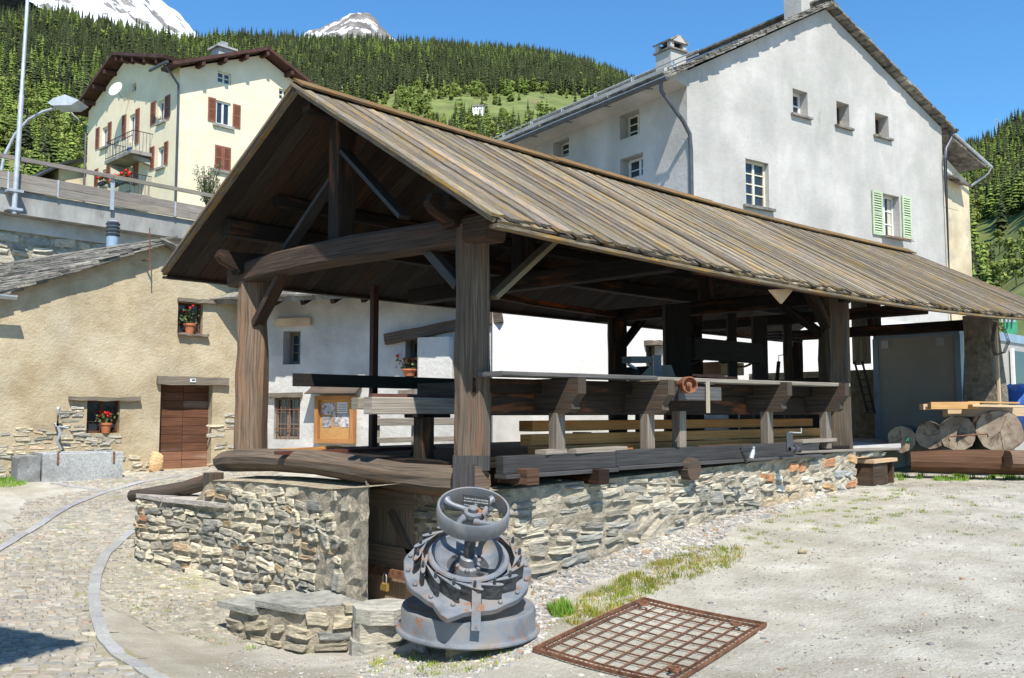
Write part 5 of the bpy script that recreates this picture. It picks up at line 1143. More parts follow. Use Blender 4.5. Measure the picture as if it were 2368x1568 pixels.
# road fence: boards, rail, steel posts
rf_ = thing('road_fence', 'weathered plank barrier with single top rail and steel posts along the road', 'fence', FR.M @ Vector((0, 0, zs)))
n = 5; xs_ = [lerp(sa, sb, i/n) for i in range(n+1)]
xpost = [FR.px(x, 440)[0] for x in (-140, 256, 605)]
bx_ = [sa]+[FR.px(x, 450)[0] for x in (-60, 130, 256, 402)]+[sb]
for i in range(5):
    for k in range(2):
        h0 = lerp(zs+.01, zf, k/2); m_ = MB(FR.M); m_.box(bx_[i]+.01, bx_[i+1]-.01, -.10-rnd(0, .01), -.04, h0+.004, lerp(zs+.01, zf, (k+1)/2)-.004, gray(.9, 1.15)); m_.build('plank', 'grey_wood', rf_)
for i in range(3): m_ = MB(FR.M); a_ = [sa, xpost[1], FR.px(505, 460)[0]+4][i]; b2 = [xpost[1], FR.px(505, 460)[0], sb][i]; m_.box(a_+.01, b2-.01, -.2, -.13, zrl-.05, zrl+.07, gray(.8, 1)); (m_.build('rail', 'grey_wood', rf_) if i < 2 else None)
for x in (xpost[1], FR.px(505, 460)[0]): m_ = MB(FR.M); m_.box(x-.06, x+.06, -.13, -.11, zs-.12, zrl+.1); m_.build('post', 'galv', rf_)
for px_ in (14, 130, 402): x = FR.px(px_, 450)[0]; m_ = MB(FR.M); m_.box(x-.025, x+.025, -.125, -.11, zs, zf+.0); m_.build('joint_strip', 'galv', rf_)
# grass bank and bush behind the barrier
m_ = MB(FR.M); 
def bankz(s, y): return zs+.05+(y/8)*.9
gb = MB(FR.M); gb.box(sa-5, sb, 6, 7, 2, zs-.1); 
for i in range(20): a_, b2 = lerp(sa-10, sb+25, i/20), lerp(sa-10, sb+25, (i+1)/20); gb.face([(a_, 6, zs), (b2, 6, zs), (b2, 40, zs+4.5), (a_, 40, zs+4.5)]); gb.face([(a_, 40, zs+4.5), (b2, 40, zs+4.5), (b2, 60, zs+5), (a_, 60, zs+5)])
gb.build('bank', 'hill_ground', kind='structure')
V_ = []; n = 5000; u = NR.uniform(FR.px(395, 470)[0]-.5, sb+2, n); yy = NR.uniform(5.5, 8.2, n); lp = np.column_stack([u, yy, zs+np.clip((yy-6)*.14, 0, 9)]); Mx = np.array(FR.M); wp = lp @ Mx[:3, :3].T+Mx[:3, 3]
h_ = NR.uniform(.25, .75, n); scatter_mesh('bank_grass', 'grass', [(-.5, 0, 0), (.5, 0, 0), (0, .35, 1)], [(0, 1, 2)], wp, np.stack([np.full(n, .03), h_, h_], -1)[:, None], NR.rand(n)*6.3, np.array((.75, 1.25, .55))*NR.uniform(.7, 1.3, (n, 1)))
q = P(480, 455, D=37); bsh = thing('bush', 'loose green and brown shrub growing beside the cream house wall', 'shrub', (q.x, q.y, q.z-.5)); st_ = MB(); lf = MB()
for i in range(46):
    a = rnd(0, 6.3); sp_ = rnd(.1, .62); h_ = rnd(.8, 1.75); tip = Vector((q.x+math.cos(a)*sp_, q.y+math.sin(a)*sp_, q.z-.4+h_)); st_.tube([(q.x, q.y, q.z-.5), Vector((q.x, q.y, q.z-.5)).lerp(tip, .6)+V(0, 0, .1), tip], .012, 3)
    for k in range(26):
        c_ = Vector((q.x, q.y, q.z-.5)).lerp(tip, rnd(.3, 1.02))+V(rnd(-.1, .1), rnd(-.1, .1), rnd(-.06, .06)); d = V(rnd(-1, 1), rnd(-1, 1), rnd(-1, 1)).normalized()*.045; e = d.cross(V(0, 0, 1)).normalized()*.028; lf.face([c_-d, c_+e, c_+d, c_-e], None, (1.1, 1, .8) if R.random() < .4 else (.9, 1.15, .7))
st_.build('stems', 'lintel_wood', bsh); lf.build('leaves', 'leaf', bsh)
# ------------------------------------------------ mast and street lamp
q = FR.M @ Vector((FR.px(33, 480, off=-.22)[0], -.22, FR.px(33, 495, off=-.22)[1])); ms = thing('mast', 'tall pale steel mast bolted to the edge of the road slab', 'mast', q)
b = MB(); lean = RT*.02; b.tube([q, q+V(0, 0, 3.4)+lean*3.4, q+V(0, 0, 3.45)+lean*3.4, q+V(0, 0, 9)+lean*9], .072, 12, (1, 1, 1), [1, .9, .72, .6]); b.build('pole', 'galv', ms)
for dz in (.1, .62): b = MB(FR.M); l = FR.I @ q; b.box(l.x-.2, l.x+.2, l.y-.1, l.y+.24, l.z+dz, l.z+dz+.07); b.build('clamp', 'galv', ms)
la = thing('street_lamp', 'grey street lamp with curved arm and flat head left of the cream house', 'street lamp', FR.M @ Vector((FR.px(-5, 480, off=-.3)[0], -.3, zs)))
ptsl = [P(x, y, D=27.2) for x, y in ((-6, 520), (-2, 420), (10, 360), (34, 312), (66, 276), (100, 258), (128, 250))]
b = MB(); b.tube(ptsl, .046, 10, (1, 1, 1), [1.2, 1.1, 1, .95, .9, .85, .8], up=FW); b.build('arm', 'galv', la)
hd = [P(x, y, D=27.2) for x, y in ((122, 246), (134, 236), (162, 227), (194, 240), (176, 251), (132, 252))]
b = MB(); th = FW*.32; top = [p-th+V(0, 0, .0) for p in hd]; bo = [p+th for p in hd]
for i in range(6): j = (i+1) % 6; b.face([top[i], top[j], bo[j], bo[i]])
b.face(top[::-1]); b.face(bo); hdo = b.build('lamp_head', 'galv', la)
# ------------------------------------------------ container and right side
cq = P(2214, 755, D=18.5); kx = P(2214, 760, Y=7.6); X0 = kx.x; cz = P(2214, 752, Y=7.6).z
y1_ = P(2019, 770, X=X0).y; con = thing('site_container', 'pale site container with blue-grey roof frame standing under the far end of the shed', 'container', (X0, 7.6, 1.1))
b = MB(); b.box(X0, X0+6, 7.6, y1_, 1.1, cz-.12); b.build('wall_panel', 'container_panel', con)
for (x0, x1, y0, y1, z0, z1) in ((X0-.03, X0+6.05, 7.56, 7.7, cz-.2, cz), (X0-.03, X0+.1, 7.7, y1_, cz-.2, cz), (X0-.035, X0+.09, 7.55, 7.66, 1.1, cz-.2), (X0-.03, X0+.08, y1_-.1, y1_+.02, 1.1, cz-.2), (X0-.03, X0+.1, 7.66, y1_-.1, 1.1, 1.25)): b = MB(); b.box(x0, x1, y0, y1, z0, z1); b.build('frame', 'blue_trim', con)
q = P(2336, 800, Y=7.56); b = MB(); b.box(q.x-.06, q.x+.06, 7.5, 7.56, 1.4, cz-.35); b.build('door_frame', 'white_paint', con); b = MB(); b.box(q.x+.12, q.x+.9, 7.54, 7.58, 1.45, cz-.4); b.build('window', 'glass', con)
for yy in (7.9, y1_-.35): b = MB(); b.box(X0-.06, X0, yy, yy+.15, cz-.42, cz-.25); b.build('bracket', 'galv', con)
# tall plank partition and wall behind it
q = P(1972, 705, X=19.5); b = MB()
pd = thing('plank_partition', 'weathered vertical plank partition beside the container', 'partition', (20.9, 10.4, 1.4))
ya, yb2 = P(2012, 800, X=20.9).y, P(1970, 800, X=20.9).y; zt_ = P(1990, 700, X=20.9).z; zb2 = P(1990, 842, X=20.9).z
n = 5
for i in range(n): b = MB(); b.box(20.88, 20.93, lerp(ya, yb2, i/n)+.005, lerp(ya, yb2, (i+1)/n)-.005, zb2, zt_+.2, gray(.8, 1.2)); b.build('plank', 'grey_wood', pd)
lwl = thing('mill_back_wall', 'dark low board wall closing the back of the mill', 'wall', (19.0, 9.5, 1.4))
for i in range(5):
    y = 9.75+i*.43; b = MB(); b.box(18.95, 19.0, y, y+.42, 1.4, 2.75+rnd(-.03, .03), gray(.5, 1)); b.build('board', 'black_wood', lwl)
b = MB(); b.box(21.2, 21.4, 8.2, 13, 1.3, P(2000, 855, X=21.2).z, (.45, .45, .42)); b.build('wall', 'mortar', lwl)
# ladder in the shadow
ld = thing('ladder', 'dark ladder leaning in the shade left of the container', 'ladder', (19.8, 8.9, 1.45))
la0, la1 = P(2006, 955, X=19.9), P(1975, 835, X=19.9); lb0, lb1 = P(2022, 955, X=19.9), P(1993, 835, X=19.9)
for a, c_ in ((la0, la1), (lb0, lb1)): b = MB(); b.bar(a, c_, .04, .03, up=(1, 0, 0), tint=(.6, .6, .6)); b.build('rail', 'char_wood', ld)
for i in range(7): t = (i+.5)/7; b = MB(); b.bar(la0.lerp(la1, t), lb0.lerp(lb1, t), .02, .02, tint=(.6, .6, .6)); b.build('rung', 'char_wood', ld)
# blue tarp heap
q = P(2352, 905, Y=6.9); tb = MB(); nn = 9
grid = {}
for i in range(nn+1):
    for j in range(nn+1):
        u, v = i/nn*2-1, j/nn*2-1; z = (1-max(abs(u), abs(v))**4)*.42+rnd(-.05, .05); grid[i, j] = (q.x+u*.75, 6.8+v*.5, q.z-.5+z+.22)
for i in range(nn):
    for j in range(nn): tb.face([grid[i, j], grid[i+1, j], grid[i+1, j+1], grid[i, j+1]], None, (1, 1, 1))
for i in range(nn):
    for (a, c_) in (((i, 0), (i+1, 0)), ((i+1, nn), (i, nn)), ((0, i+1), (0, i)), ((nn, i), (nn, i+1))): tb.face([grid[a], grid[c_], Vector(grid[c_])-V(0, 0, .6), Vector(grid[a])-V(0, 0, .6)], None, (1, 1, 1))
o = tb.build('tarpaulin', 'tarp'); tag(o, 'crumpled blue tarpaulin over a heap right of the masonry pillar', 'tarpaulin')
# cables on the pillar
b = MB()
for k in range(3):
    p = [P(x+k*3, y, Y=6.3) for x, y in ((2292, 738), (2318, 760), (2328, 790), (2318, 815), (2298, 822), (2290, 790), (2298, 745))]; b.tube(p, .009, 4)
o = b.build('cable', 'black_metal'); tag(o, 'loops of black cable hanging from the eave at the pillar', 'cable')
# ================================================================== HILLS, FOREST, MOUNTAINS
sky_px = [(-1500, 40), (-900, 30), (-300, 20), (0, 40), (60, 30), (125, 28), (200, 50), (300, 66), (430, 88), (480, 78), (600, 82), (700, 86), (840, 90), (1050, 104), (1200, 115), (1280, 128), (1370, 150), (1480, 190), (1700, 285), (1900, 335), (2190, 358), (2250, 362), (2300, 345), (2367, 300), (2500, 220), (2700, 150), (3200, 90), (4200, 60)]
SX = [(a-1183.5)/FPX for a, _ in sky_px]; SY = [(955-b)/FPX for _, b in sky_px]
DS = lambda r: np.interp(r, [-.6, -.3, 0, .25, .45, .6], [900, 1200, 1450, 1500, 1300, 850])
def g_of(D, r):
    gs = np.interp(r, SX, SY); t = np.clip((D-95)/(DS(r)-95), 0, 1.6)
    f = np.where(t < 1, 1-(1-t)**2.1, 1-(t-1)*.9)
    return gs*f+.0
def hz(D, r):
    n = 0
    for i, (p, q_, s_) in enumerate(_ph[:8]):
        f = .006*1.5**i; n = n+np.sin(D*f*math.cos(p)+r*900*f*math.sin(p)+q_)*(9/(1+i))
    return 2+D*g_of(D, r)-1.6*(D < 96)+n*np.clip((D-120)/300, 0, 1)*np.clip((DS(r)-D)/200, 0, 1)
Ds = 88*(2400/88)**(np.arange(90)/89.0); rs = np.linspace(-1.5, 1.5, 240)
DD, RR = np.meshgrid(Ds, rs, indexing='ij'); ZZ = hz(DD, RR)
def fan(name, DD, RR, ZZ, mt='snow_rock'):
    co = np.stack([DD*FW.x+DD*RR*RT.x, DD*FW.y+DD*RR*RT.y, ZZ], -1).reshape(-1, 3); n, k = DD.shape
    i = np.arange(n-1)[:, None]*k+np.arange(k-1)[None]; q_ = np.stack([i, i+1, i+k+1, i+k], -1).reshape(-1, 4)
    me = bpy.data.meshes.new(name); me.from_pydata(co.tolist(), [], q_.tolist()); me.materials.append(MT[mt]); me.polygons.foreach_set('use_smooth', [True]*len(me.polygons))
    ca = me.color_attributes.new('tint', 'FLOAT_COLOR', 'CORNER'); ca.data.foreach_set('color', np.ones(len(me.loops)*4, 'f'))
    o = bpy.data.objects.new(name, me); COL.objects.link(o); o['kind'] = 'structure'; me.validate(); 
    n0 = me.polygons[len(me.polygons)//2].normal
    if n0.z < 0: me.flip_normals()
    return o
fan('hillside', DD, RR, ZZ, 'hill_ground')
# snow mountains
def peak(name, sky, D0, D1, seed, amp, mt='snow_rock'):
    rr = np.random.RandomState(seed); xs = [(a-1183.5)/FPX for a, _ in sky]; ys = [(955-b)/FPX for _, b in sky]
    Ds = np.linspace(D0, D1*1.25, 70); rs = np.linspace(xs[0], xs[-1], 150); DD, RR = np.meshgrid(Ds, rs, indexing='ij')
    g = np.interp(RR, xs, ys)+sum(np.abs(np.sin(RR*k_+seed*k_))*a_ for k_, a_ in ((60, .0022), (140, .0016), (330, .001), (700, .0006)))-.0022; t = (DD-D0)/(D1-D0); f = np.where(t < 1, .80+.2*t**.9, 1-(t-1)*.9); n = 0
    for i in range(7):
        k = .0016*1.75**i; a, b, c_ = rr.rand(3)*6.3; n = n+np.abs(np.sin((DD*math.cos(a)+RR*D1*math.sin(a)*1.3)*k+b))*amp/(1.5**i)
    ZZ = DD*g*f+(n-amp*1.1)*np.clip((1.0-t), 0, 1)*.8+(n-amp*1.1)*.09
    fan(name, DD, RR, ZZ, mt)
peak('snow_mountain', [(-900, -120), (-300, -200), (0, -260), (180, -180), (300, -70), (352, -18), (385, 2), (402, 26), (418, 44), (437, 64), (470, 110), (560, 240)], 4300, 6200, 3, 130)
peak('snowy_peak', [(560, 150), (640, 96), (700, 54), (738, 38), (775, 18), (800, 11), (822, 7), (845, 10), (862, 24), (877, 44), (896, 66), (940, 110), (1040, 200)], 4000, 5600, 8, 150, 'peak_rock')
# tree kinds (real leafy geometry)
def conifer(name, seed, h=20, r=3.0, mt='spruce', rings=15, sparse=1.0):
    global R
    R0 = R; R = random.Random(seed); b = MB(); b.tube([(0, 0, -1), (0, 0, h*.5), (0, 0, h*.98)], .28, 5, (.8, .6, .45), [1, .6, .1], sm=False)
    for k in range(rings):
        t = k/(rings-1); z = lerp(h*.12, h*.97, t); rr = r*(1-t)**.85*rnd(.65, 1.2)+.2; n = 8 if t < .6 else 5
        for i in range(n):
            a = (i+rnd(-.3, .3)+k*.5)/n*6.283; l = rr*rnd(.7, 1.15); dz = -l*rnd(.3, .9)*(1 if mt == 'spruce' else .5); w_ = l*rnd(.36, .55)
            tp = (math.cos(a)*l, math.sin(a)*l, z+dz); s_ = (math.cos(a+1.57)*w_, math.sin(a+1.57)*w_)
            kx = rnd(.65, 1.35); c0 = (math.cos(a)*l*.35, math.sin(a)*l*.35)
            b.face([(0, 0, z+h*.06), (c0[0]-s_[0], c0[1]-s_[1], z-.1+dz*.4), tp], None, (kx,)*3); b.face([(0, 0, z+h*.06), tp, (c0[0]+s_[0], c0[1]+s_[1], z-.1+dz*.4)], None, (kx*.9,)*3)
    me = b.build(name, mt).data; o = [x for x in bpy.data.objects if x.data == me][0]; R = R0; bpy.data.objects.remove(o); return me
def leafy(name, seed, h=14, r=4.2, mt='broadleaf', n=330):
    global R
    R0 = R; R = random.Random(seed); b = MB(); b.tube([(0, 0, -1), (.2, 0, h*.35), (0, .2, h*.7)], .3, 5, (.7, .5, .4), [1, .8, .3], sm=False)
    lobes = [(rnd(-.5, .5)*r, rnd(-.5, .5)*r, h*rnd(.35, .85), r*rnd(.35, .62)) for _ in range(9)]
    for i in range(n):
        x, y, z, q_ = lobes[R.randrange(9)]; d = V(rnd(-1, 1), rnd(-1, 1), rnd(-.7, 1)).normalized(); c_ = V(x, y, z)+d*q_*rnd(.75, 1.05)
        u = d.cross(V(rnd(-1, 1), rnd(-1, 1), rnd(-1, 1))).normalized(); u = (u+d*rnd(-.5, .5)).normalized()*rnd(.45, .85); v = d.cross(u).normalized()*rnd(.35, .7)
        k = rnd(.7, 1.3); b.face([c_-u, c_-v, c_+u, c_+v], None, (k, k, k))
    me = b.build(name, mt).data; o = [x for x in bpy.data.objects if x.data == me][0]; R = R0; bpy.data.objects.remove(o); return me
KM = [conifer('spruce_tree', i, 20+i%2*2, 2.9+.25*i, 'spruce') for i in range(4)]+[conifer('larch_tree', 20+i, 17, 3.6, 'larch', 13) for i in range(2)]+[leafy('broadleaf_tree', 40+i) for i in range(3)]
KN = ['spruce_tree']*4+['larch_tree']*2+['broadleaf_tree']*3
def noise2(x, y, seed, f=1.0):
    rr = np.random.RandomState(seed); n = 0
    for i in range(6): a, b, c_ = rr.rand(3)*6.3; k = f*1.6**i; n = n+np.sin(x*k*math.cos(a)+y*k*math.sin(a)+b)/(1.25**i)
    return n/2.2
NT = 60000; D = np.sqrt(NR.uniform(115**2, 1700**2, NT)); r = NR.uniform(-.62, .62, NT)
ok = D < DS(r)+60; D, r = D[ok], r[ok]
px_ = 1183.5+r*FPX; gz = g_of(D, r); py_ = 955-gz*FPX
# meadows where the photograph shows them
mead = ((px_ > 1000) & (px_ < 1460) & (py_ > 228) & (py_ < 285) & (noise2(px_, py_, 4, .02) > -.6))
mead |= (px_ > 1190) & (px_ < 1420) & (py_ > 240) & (py_ < 335) & (noise2(px_, py_, 5, .03) > -.35)
mead |= (px_ > 755) & (px_ < 1010) & (py_ > 196) & (py_ < 330) & (noise2(px_, py_, 6, .035) > -.05)
mead |= (px_ > 740) & (px_ < 830) & (py_ > 190) & (py_ < 245)
mead |= (px_ > 1075) & (px_ < 1135) & (py_ > 236) & (py_ < 290)
mead |= (px_ > 2240) & (py_ > 560) & (noise2(px_, py_, 9, .02) > -.2)
keep = ~(mead & (NR.rand(len(D)) > .08))
D, r, px_, py_ = D[keep], r[keep], px_[keep], py_[keep]
# thin far density a little, near slope has mostly broadleaf trees
X = D*FW.x+D*r*RT.x; Y = D*FW.y+D*r*RT.y
# not into the village houses
ok = (NR.rand(len(D)) < np.interp(D, [115, 300, 1700], [.55, .8, .85])); D, r, px_, py_, X, Y = [a[ok] for a in (D, r, px_, py_, X, Y)]
Z = hz(D, r)
nA = noise2(X, Y, 11, .012); nB = noise2(X, Y, 12, .01)
kind = np.where(NR.rand(len(D)) < np.clip(.18+.55*(nA+.15), .04, .85), 4+NR.randint(0, 2, len(D)), NR.randint(0, 4, len(D)))
low = py_ > np.interp(px_, [0, 500, 900, 1480, 2367], [200, 250, 205, 235, 420])
kind = np.where(low & (NR.rand(len(D)) < np.clip(.5+.6*nB+.35*(px_ < 700), .1, .92)), 6+NR.randint(0, 3, len(D)), kind)
kind = np.where((~low) & (NR.rand(len(D)) < .10), 6+NR.randint(0, 3, len(D)), kind)
kind = np.where(low & (NR.rand(len(D)) < .25), 4+NR.randint(0, 2, len(D)), kind)
top = py_ < np.interp(px_, [0, 400, 600, 1480, 2367], [60, 110, 150, 240, 330]); kind = np.where(top & (px_ > 480) & (NR.rand(len(D)) < .25), NR.randint(0, 4, len(D)), kind)
scl = NR.uniform(.5, 1.2, len(D))*np.where(kind > 5, np.interp(D, [110, 500], [.6, .85]), 1); rot = NR.rand(len(D))*6.283
vis = (px_ > -30) & (px_ < 2400) & ~((px_ > 215) & (px_ < 2180) & (py_ > 330)) & ~((px_ > 1330) & (px_ < 2180) & (py_ > 200)) & (py_ < 640) & ~((px_ < 500) & (py_ > 400))
near = np.argsort(np.where(vis, D, 1e9))[:270]; isnear = np.zeros(len(D), bool); isnear[near] = True
LBL = {'spruce_tree': 'dark green spruce standing among other trees on the wooded slope', 'larch_tree': 'light green larch in the wooded slope', 'broadleaf_tree': 'bright green broadleaf tree low on the wooded slope'}
GRP = {'spruce_tree': 'spruces on the wooded slope', 'larch_tree': 'larches on the wooded slope', 'broadleaf_tree': 'broadleaf trees on the wooded slope'}
protos = {}
for i in near:
    k = int(kind[i]); o = bpy.data.objects.new(KN[k], KM[k]); COL.objects.link(o); o.location = (X[i], Y[i], Z[i]-.5); o.rotation_euler = (0, 0, rot[i]); s_ = float(scl[i]); o.scale = (s_,)*3
    o['label'] = LBL[KN[k]]; o['category'] = 'tree'; o['group'] = GRP[KN[k]]; protos.setdefault(k, o)
# the rest of the wood, nobody could count it: one object, instanced on points
far = ~isnear
for k in range(9):
    if k not in protos:
        i = int(near[k]); o = bpy.data.objects.new(KN[k], KM[k]); COL.objects.link(o); o.location = (X[i]+4, Y[i]+4, Z[i]); o['label'] = LBL[KN[k]]; o['category'] = 'tree'; o['group'] = GRP[KN[k]]; protos[k] = o
me = bpy.data.meshes.new('forest'); me.from_pydata(np.column_stack([X[far], Y[far], Z[far]-.5]).tolist(), [], []); fo = bpy.data.objects.new('forest', me); COL.objects.link(fo); fo['kind'] = 'stuff'
for nm_, ty, arr in (('k', 'INT', kind[far].astype('i')), ('s', 'FLOAT', scl[far].astype('f')), ('r', 'FLOAT', rot[far].astype('f'))):
    at = me.attributes.new(nm_, ty, 'POINT'); at.data.foreach_set('value', arr)
ng = bpy.data.node_groups.new('forest', 'GeometryNodeTree'); ng.interface.new_socket('Geometry', in_out='INPUT', socket_type='NodeSocketGeometry'); ng.interface.new_socket('Geometry', in_out='OUTPUT', socket_type='NodeSocketGeometry')
N = ng.nodes; L = ng.links; gi = N.new('NodeGroupInput'); go = N.new('NodeGroupOutput'); jn = N.new('GeometryNodeJoinGeometry')
def attr(nm_, ty):
    a = N.new('GeometryNodeInputNamedAttribute'); a.data_type = ty; a.inputs[0].default_value = nm_; return a.outputs[0]
ak, as_, ar = attr('k', 'INT'), attr('s', 'FLOAT'), attr('r', 'FLOAT'); cx = N.new('ShaderNodeCombineXYZ'); L.new(ar, cx.inputs[2])
for k in range(9):
    cmp_ = N.new('FunctionNodeCompare'); cmp_.data_type = 'INT'; cmp_.operation = 'EQUAL'; L.new(ak, cmp_.inputs[2]); cmp_.inputs[3].default_value = k
    oi = N.new('GeometryNodeObjectInfo'); oi.inputs[0].default_value = protos[k]; oi.inputs[1].default_value = True; oi.transform_space = 'ORIGINAL'
    ip = N.new('GeometryNodeInstanceOnPoints'); L.new(gi.outputs[0], ip.inputs['Points']); L.new(cmp_.outputs[0], ip.inputs['Selection']); L.new(oi.outputs['Geometry'], ip.inputs['Instance']); L.new(cx.outputs[0], ip.inputs['Rotation']); L.new(as_, ip.inputs['Scale']); L.new(ip.outputs[0], jn.inputs[0])
L.new(jn.outputs[0], go.inputs[0]); md = fo.modifiers.new('forest', 'NODES'); md.node_group = ng
print('trees', len(D))
# little houses on the slope
def onhill(px, py):
    r0 = (px-1183.5)/FPX; ds = np.linspace(200, 1400, 800); gg_ = (hz(ds, r0)-2)/ds; i = int(np.argmin(np.abs(gg_-(955-py)/FPX))); return float(ds[i]), r0
for px, py, w_, d_, h_, lab, ang in ((780, 193, 11, 9, 6, 'white farmhouse with grey roof near the left of the slope above the shed ridge', .9), (1105, 240, 9, 8, 5, 'small white gable house half hidden by trees on the meadow', .4), (1243, 275, 19, 8, 6, 'long white farmhouse in the lowest meadow beside the grey house roof', .75)):
    D_, r0 = onhill(px, py); D_ -= 12; x, y, z = D_*FW.x+D_*r0*RT.x, D_*FW.y+D_*r0*RT.y, 2+D_*(955-py)/FPX; sc_ = D_/900
    w_, d_, h_ = w_*sc_*1.2, d_*sc_*1.2, h_*sc_*1.2; o = thing('farmhouse', lab, 'house', (x, y, z-h_*.6)); M_ = Matrix.Translation((x, y, z-h_*.6)) @ Matrix.Rotation(YAW-rad(90)+ang-.6, 4, 'Z')
    b = MB(M_); b.box(-w_/2, w_/2, -d_/2, d_/2, -4, h_); b.face([(-w_/2, -d_/2, h_), (-w_/2, 0, h_+d_*.25), (-w_/2, d_/2, h_)]); b.face([(w_/2, -d_/2, h_), (w_/2, d_/2, h_), (w_/2, 0, h_+d_*.25)]); b.build('wall', 'bright_plaster', o)
    b = MB(M_); 
    for sy in (-1, 1): quadslab(b, (-w_/2-.5, 0, h_+d_*.25+.25), (w_/2+.5, 0, h_+d_*.25+.25), (w_/2+.5, sy*(d_/2+.7), h_-.2), (-w_/2-.5, sy*(d_/2+.7), h_-.2), .25)
    b.build('roof', 'slate', o)
    nw = max(2, int(w_/3))
    for i in range(nw):
        for lv in range(2): b = MB(M_); xx = -w_/2+w_*(i+.5)/nw; b.box(xx-.45, xx+.45, -d_/2-.04, -d_/2+.02, h_*(.18+.45*lv), h_*(.18+.45*lv)+h_*.22); b.build('window', 'black_metal', o)
# power pylons on the right ridge
pp = None
for px, py, hpx, lab in ((2330, 325, 66, 'tallest of the lattice power pylons on the right skyline'), (2293, 348, 48, 'middle lattice power pylon on the right skyline'), (2262, 350, 36, 'smallest and leftmost lattice power pylon on the right skyline')):
    D_ = 1500; r0 = (px-1183.5)/FPX; x, y = D_*FW.x+D_*r0*RT.x, D_*FW.y+D_*r0*RT.y; z = 2+D_*(955-py)/FPX
    if pp is None:
        pp = bpy.data.objects.new('power_pylon', None); COL.objects.link(pp); b = MB(); hh = 46
        for sx in (-1, 1):
            for sy in (-1, 1): b.tube([(sx*3, sy*3, -20), (sx*.8, sy*.8, hh*.75), (0, 0, hh)], .22, 4)
        for k in range(8): z0, z1 = k*hh/9, (k+1)*hh/9; r0_, r1_ = 3-2.2*z0/(hh*.75), 3-2.2*z1/(hh*.75); b.tube([(-r0_, -r0_, z0), (r1_, r1_, z1)], .14, 3); b.tube([(r0_, -r0_, z0), (-r1_, r1_, z1)], .14, 3)
        b.build('tower', 'galv', None).parent = pp; pp.children[0].location = (0, 0, -20)
        for z_, l_ in ((.62, 8), (.77, 10), (.9, 7)): b = MB(); b.tube([(-l_, 0, hh*z_), (0, 0, hh*z_+1.4), (l_, 0, hh*z_)], .2, 4); b.tube([(-l_, 0, hh*z_), (l_, 0, hh*z_)], .16, 4); o = b.build('crossarm', 'galv', None); o.parent = pp
        t = pp
    else: t = copy_tree(pp)
    t.location = (x, y, z); t.rotation_euler = (0, 0, YAW-rad(90)+.3); s_ = hpx/FPX*D_/46; t.scale = (s_,)*3; t['label'] = lab; t['category'] = 'pylon'; t['group'] = 'power pylons on the right skyline'
# green netting poles behind the container
nt_ = thing('net_fence', 'green net fence with tall grey poles far behind the container', 'fence', P(2335, 720, D=70))
for x in (2316, 2326, 2334, 2344): a, c_ = P(x, 690, D=70), P(x, 745, D=70); b = MB(); b.tube([a, c_], .08, 6); b.build('pole', 'galv', nt_)
b = MB(); a, c_ = P(2318, 712, D=70.3), P(2350, 712, D=70.3); b.face([a, c_, c_-V(0, 0, 2), a-V(0, 0, 2)]); b.face([p-FW*.02 for p in (a-V(0, 0, 2), c_-V(0, 0, 2), c_, a)]); b.build('net', 'green_net', nt_)
# ================================================================== LOG CARRIAGE AND MILL FITTINGS
def zP(x, y, Y): return P(x, y, Y=Y).z
def O(name, mt, b, label=None, cat=None, parent=None, group=None):
    o = b.build(name, mt, parent)
    if label: tag(o, label, cat, group)
    return o
car = thing('log_carriage', 'long grey timber bed of the log carriage along the open side of the mill', 'log bed', (9, 6.4, 1.5))
def Tc(name, p0, p1, w_, h, mt='grey_wood', ch=.008, seg=1, jit=0, up=(0, 0, 1), tint=None, parent=None):
    b = MB(); b.bar(p0, p1, w_, h, up, tint or gray(.8, 1.15), ch, seg, jit); return b.build(name, mt, parent or car)
for i, px in enumerate((1342, 1549, 1822, 1955)):
    X = P(px, 900, Y=6.1).x; z1 = zP(px, (874, 878, 884, 886)[i], 6.1); z0 = zP(px, (955, 957, 952, 952)[i], 6.1); h = z1-z0
    prof_ = [(6.08, z1), (6.08, z1-h*.45), (6.12, z1-h*.55), (6.17, z1-h*.72), (6.16, z0+.04), (6.22, z0), (8.6, z0), (8.6, z1)]
    b = MB(); M_ = Matrix.Translation((X-.06, 0, 0)) @ Matrix(((0, 0, 1, 0), (1, 0, 0, 0), (0, 1, 0, 0), (0, 0, 0, 1)))
    k = gray(.6, .9); lo = [Vector((X-.06, y, z)) for y, z in prof_]; hi = [p+V(.12, 0, 0) for p in lo]; n = len(lo); vo = rnd(0, 20)
    uvs = [(y, z+vo) for y, z in prof_]
    b.face(lo, uvs, k); b.face(hi[::-1], uvs[::-1], k)
    for q in range(n): r2 = (q+1) % n; b.face([lo[r2], lo[q], hi[q], hi[r2]], [(0, vo), (.02, vo), (.02, vo+.12), (0, vo+.12)], k)
    b.build('bracket', 'post_wood', car)
    Tc('leg', (X+.0, 6.42, 1.5), (X, 6.42, z0), .13, .12, 'grey_wood', up=(0, 1, 0), tint=(.75, .72, .68))
X = P(1622, 900, Y=6.1).x; Tc('leg', (X, 6.42, 1.5), (X, 6.42, 2.02), .13, .12, 'grey_wood', up=(0, 1, 0), tint=(.75, .72, .68))
Tc('bearer', (6.1, 6.75, 2.10), (13.0, 6.75, 2.10), .14, .24, 'dark_wood', seg=5, jit=.005, tint=(2, 1.9, 1.7)); Tc('bearer', (6.3, 8.4, 2.10), (13.0, 8.4, 2.10), .14, .22, 'dark_wood', seg=4, jit=.005)
zt1_, zt2_ = zP(1142, 864, 6.3), zP(1940, 889, 6.3)
xs4 = [P(x, 870, Y=6.3).x for x in (1142, 1500, 1560, 1945)]
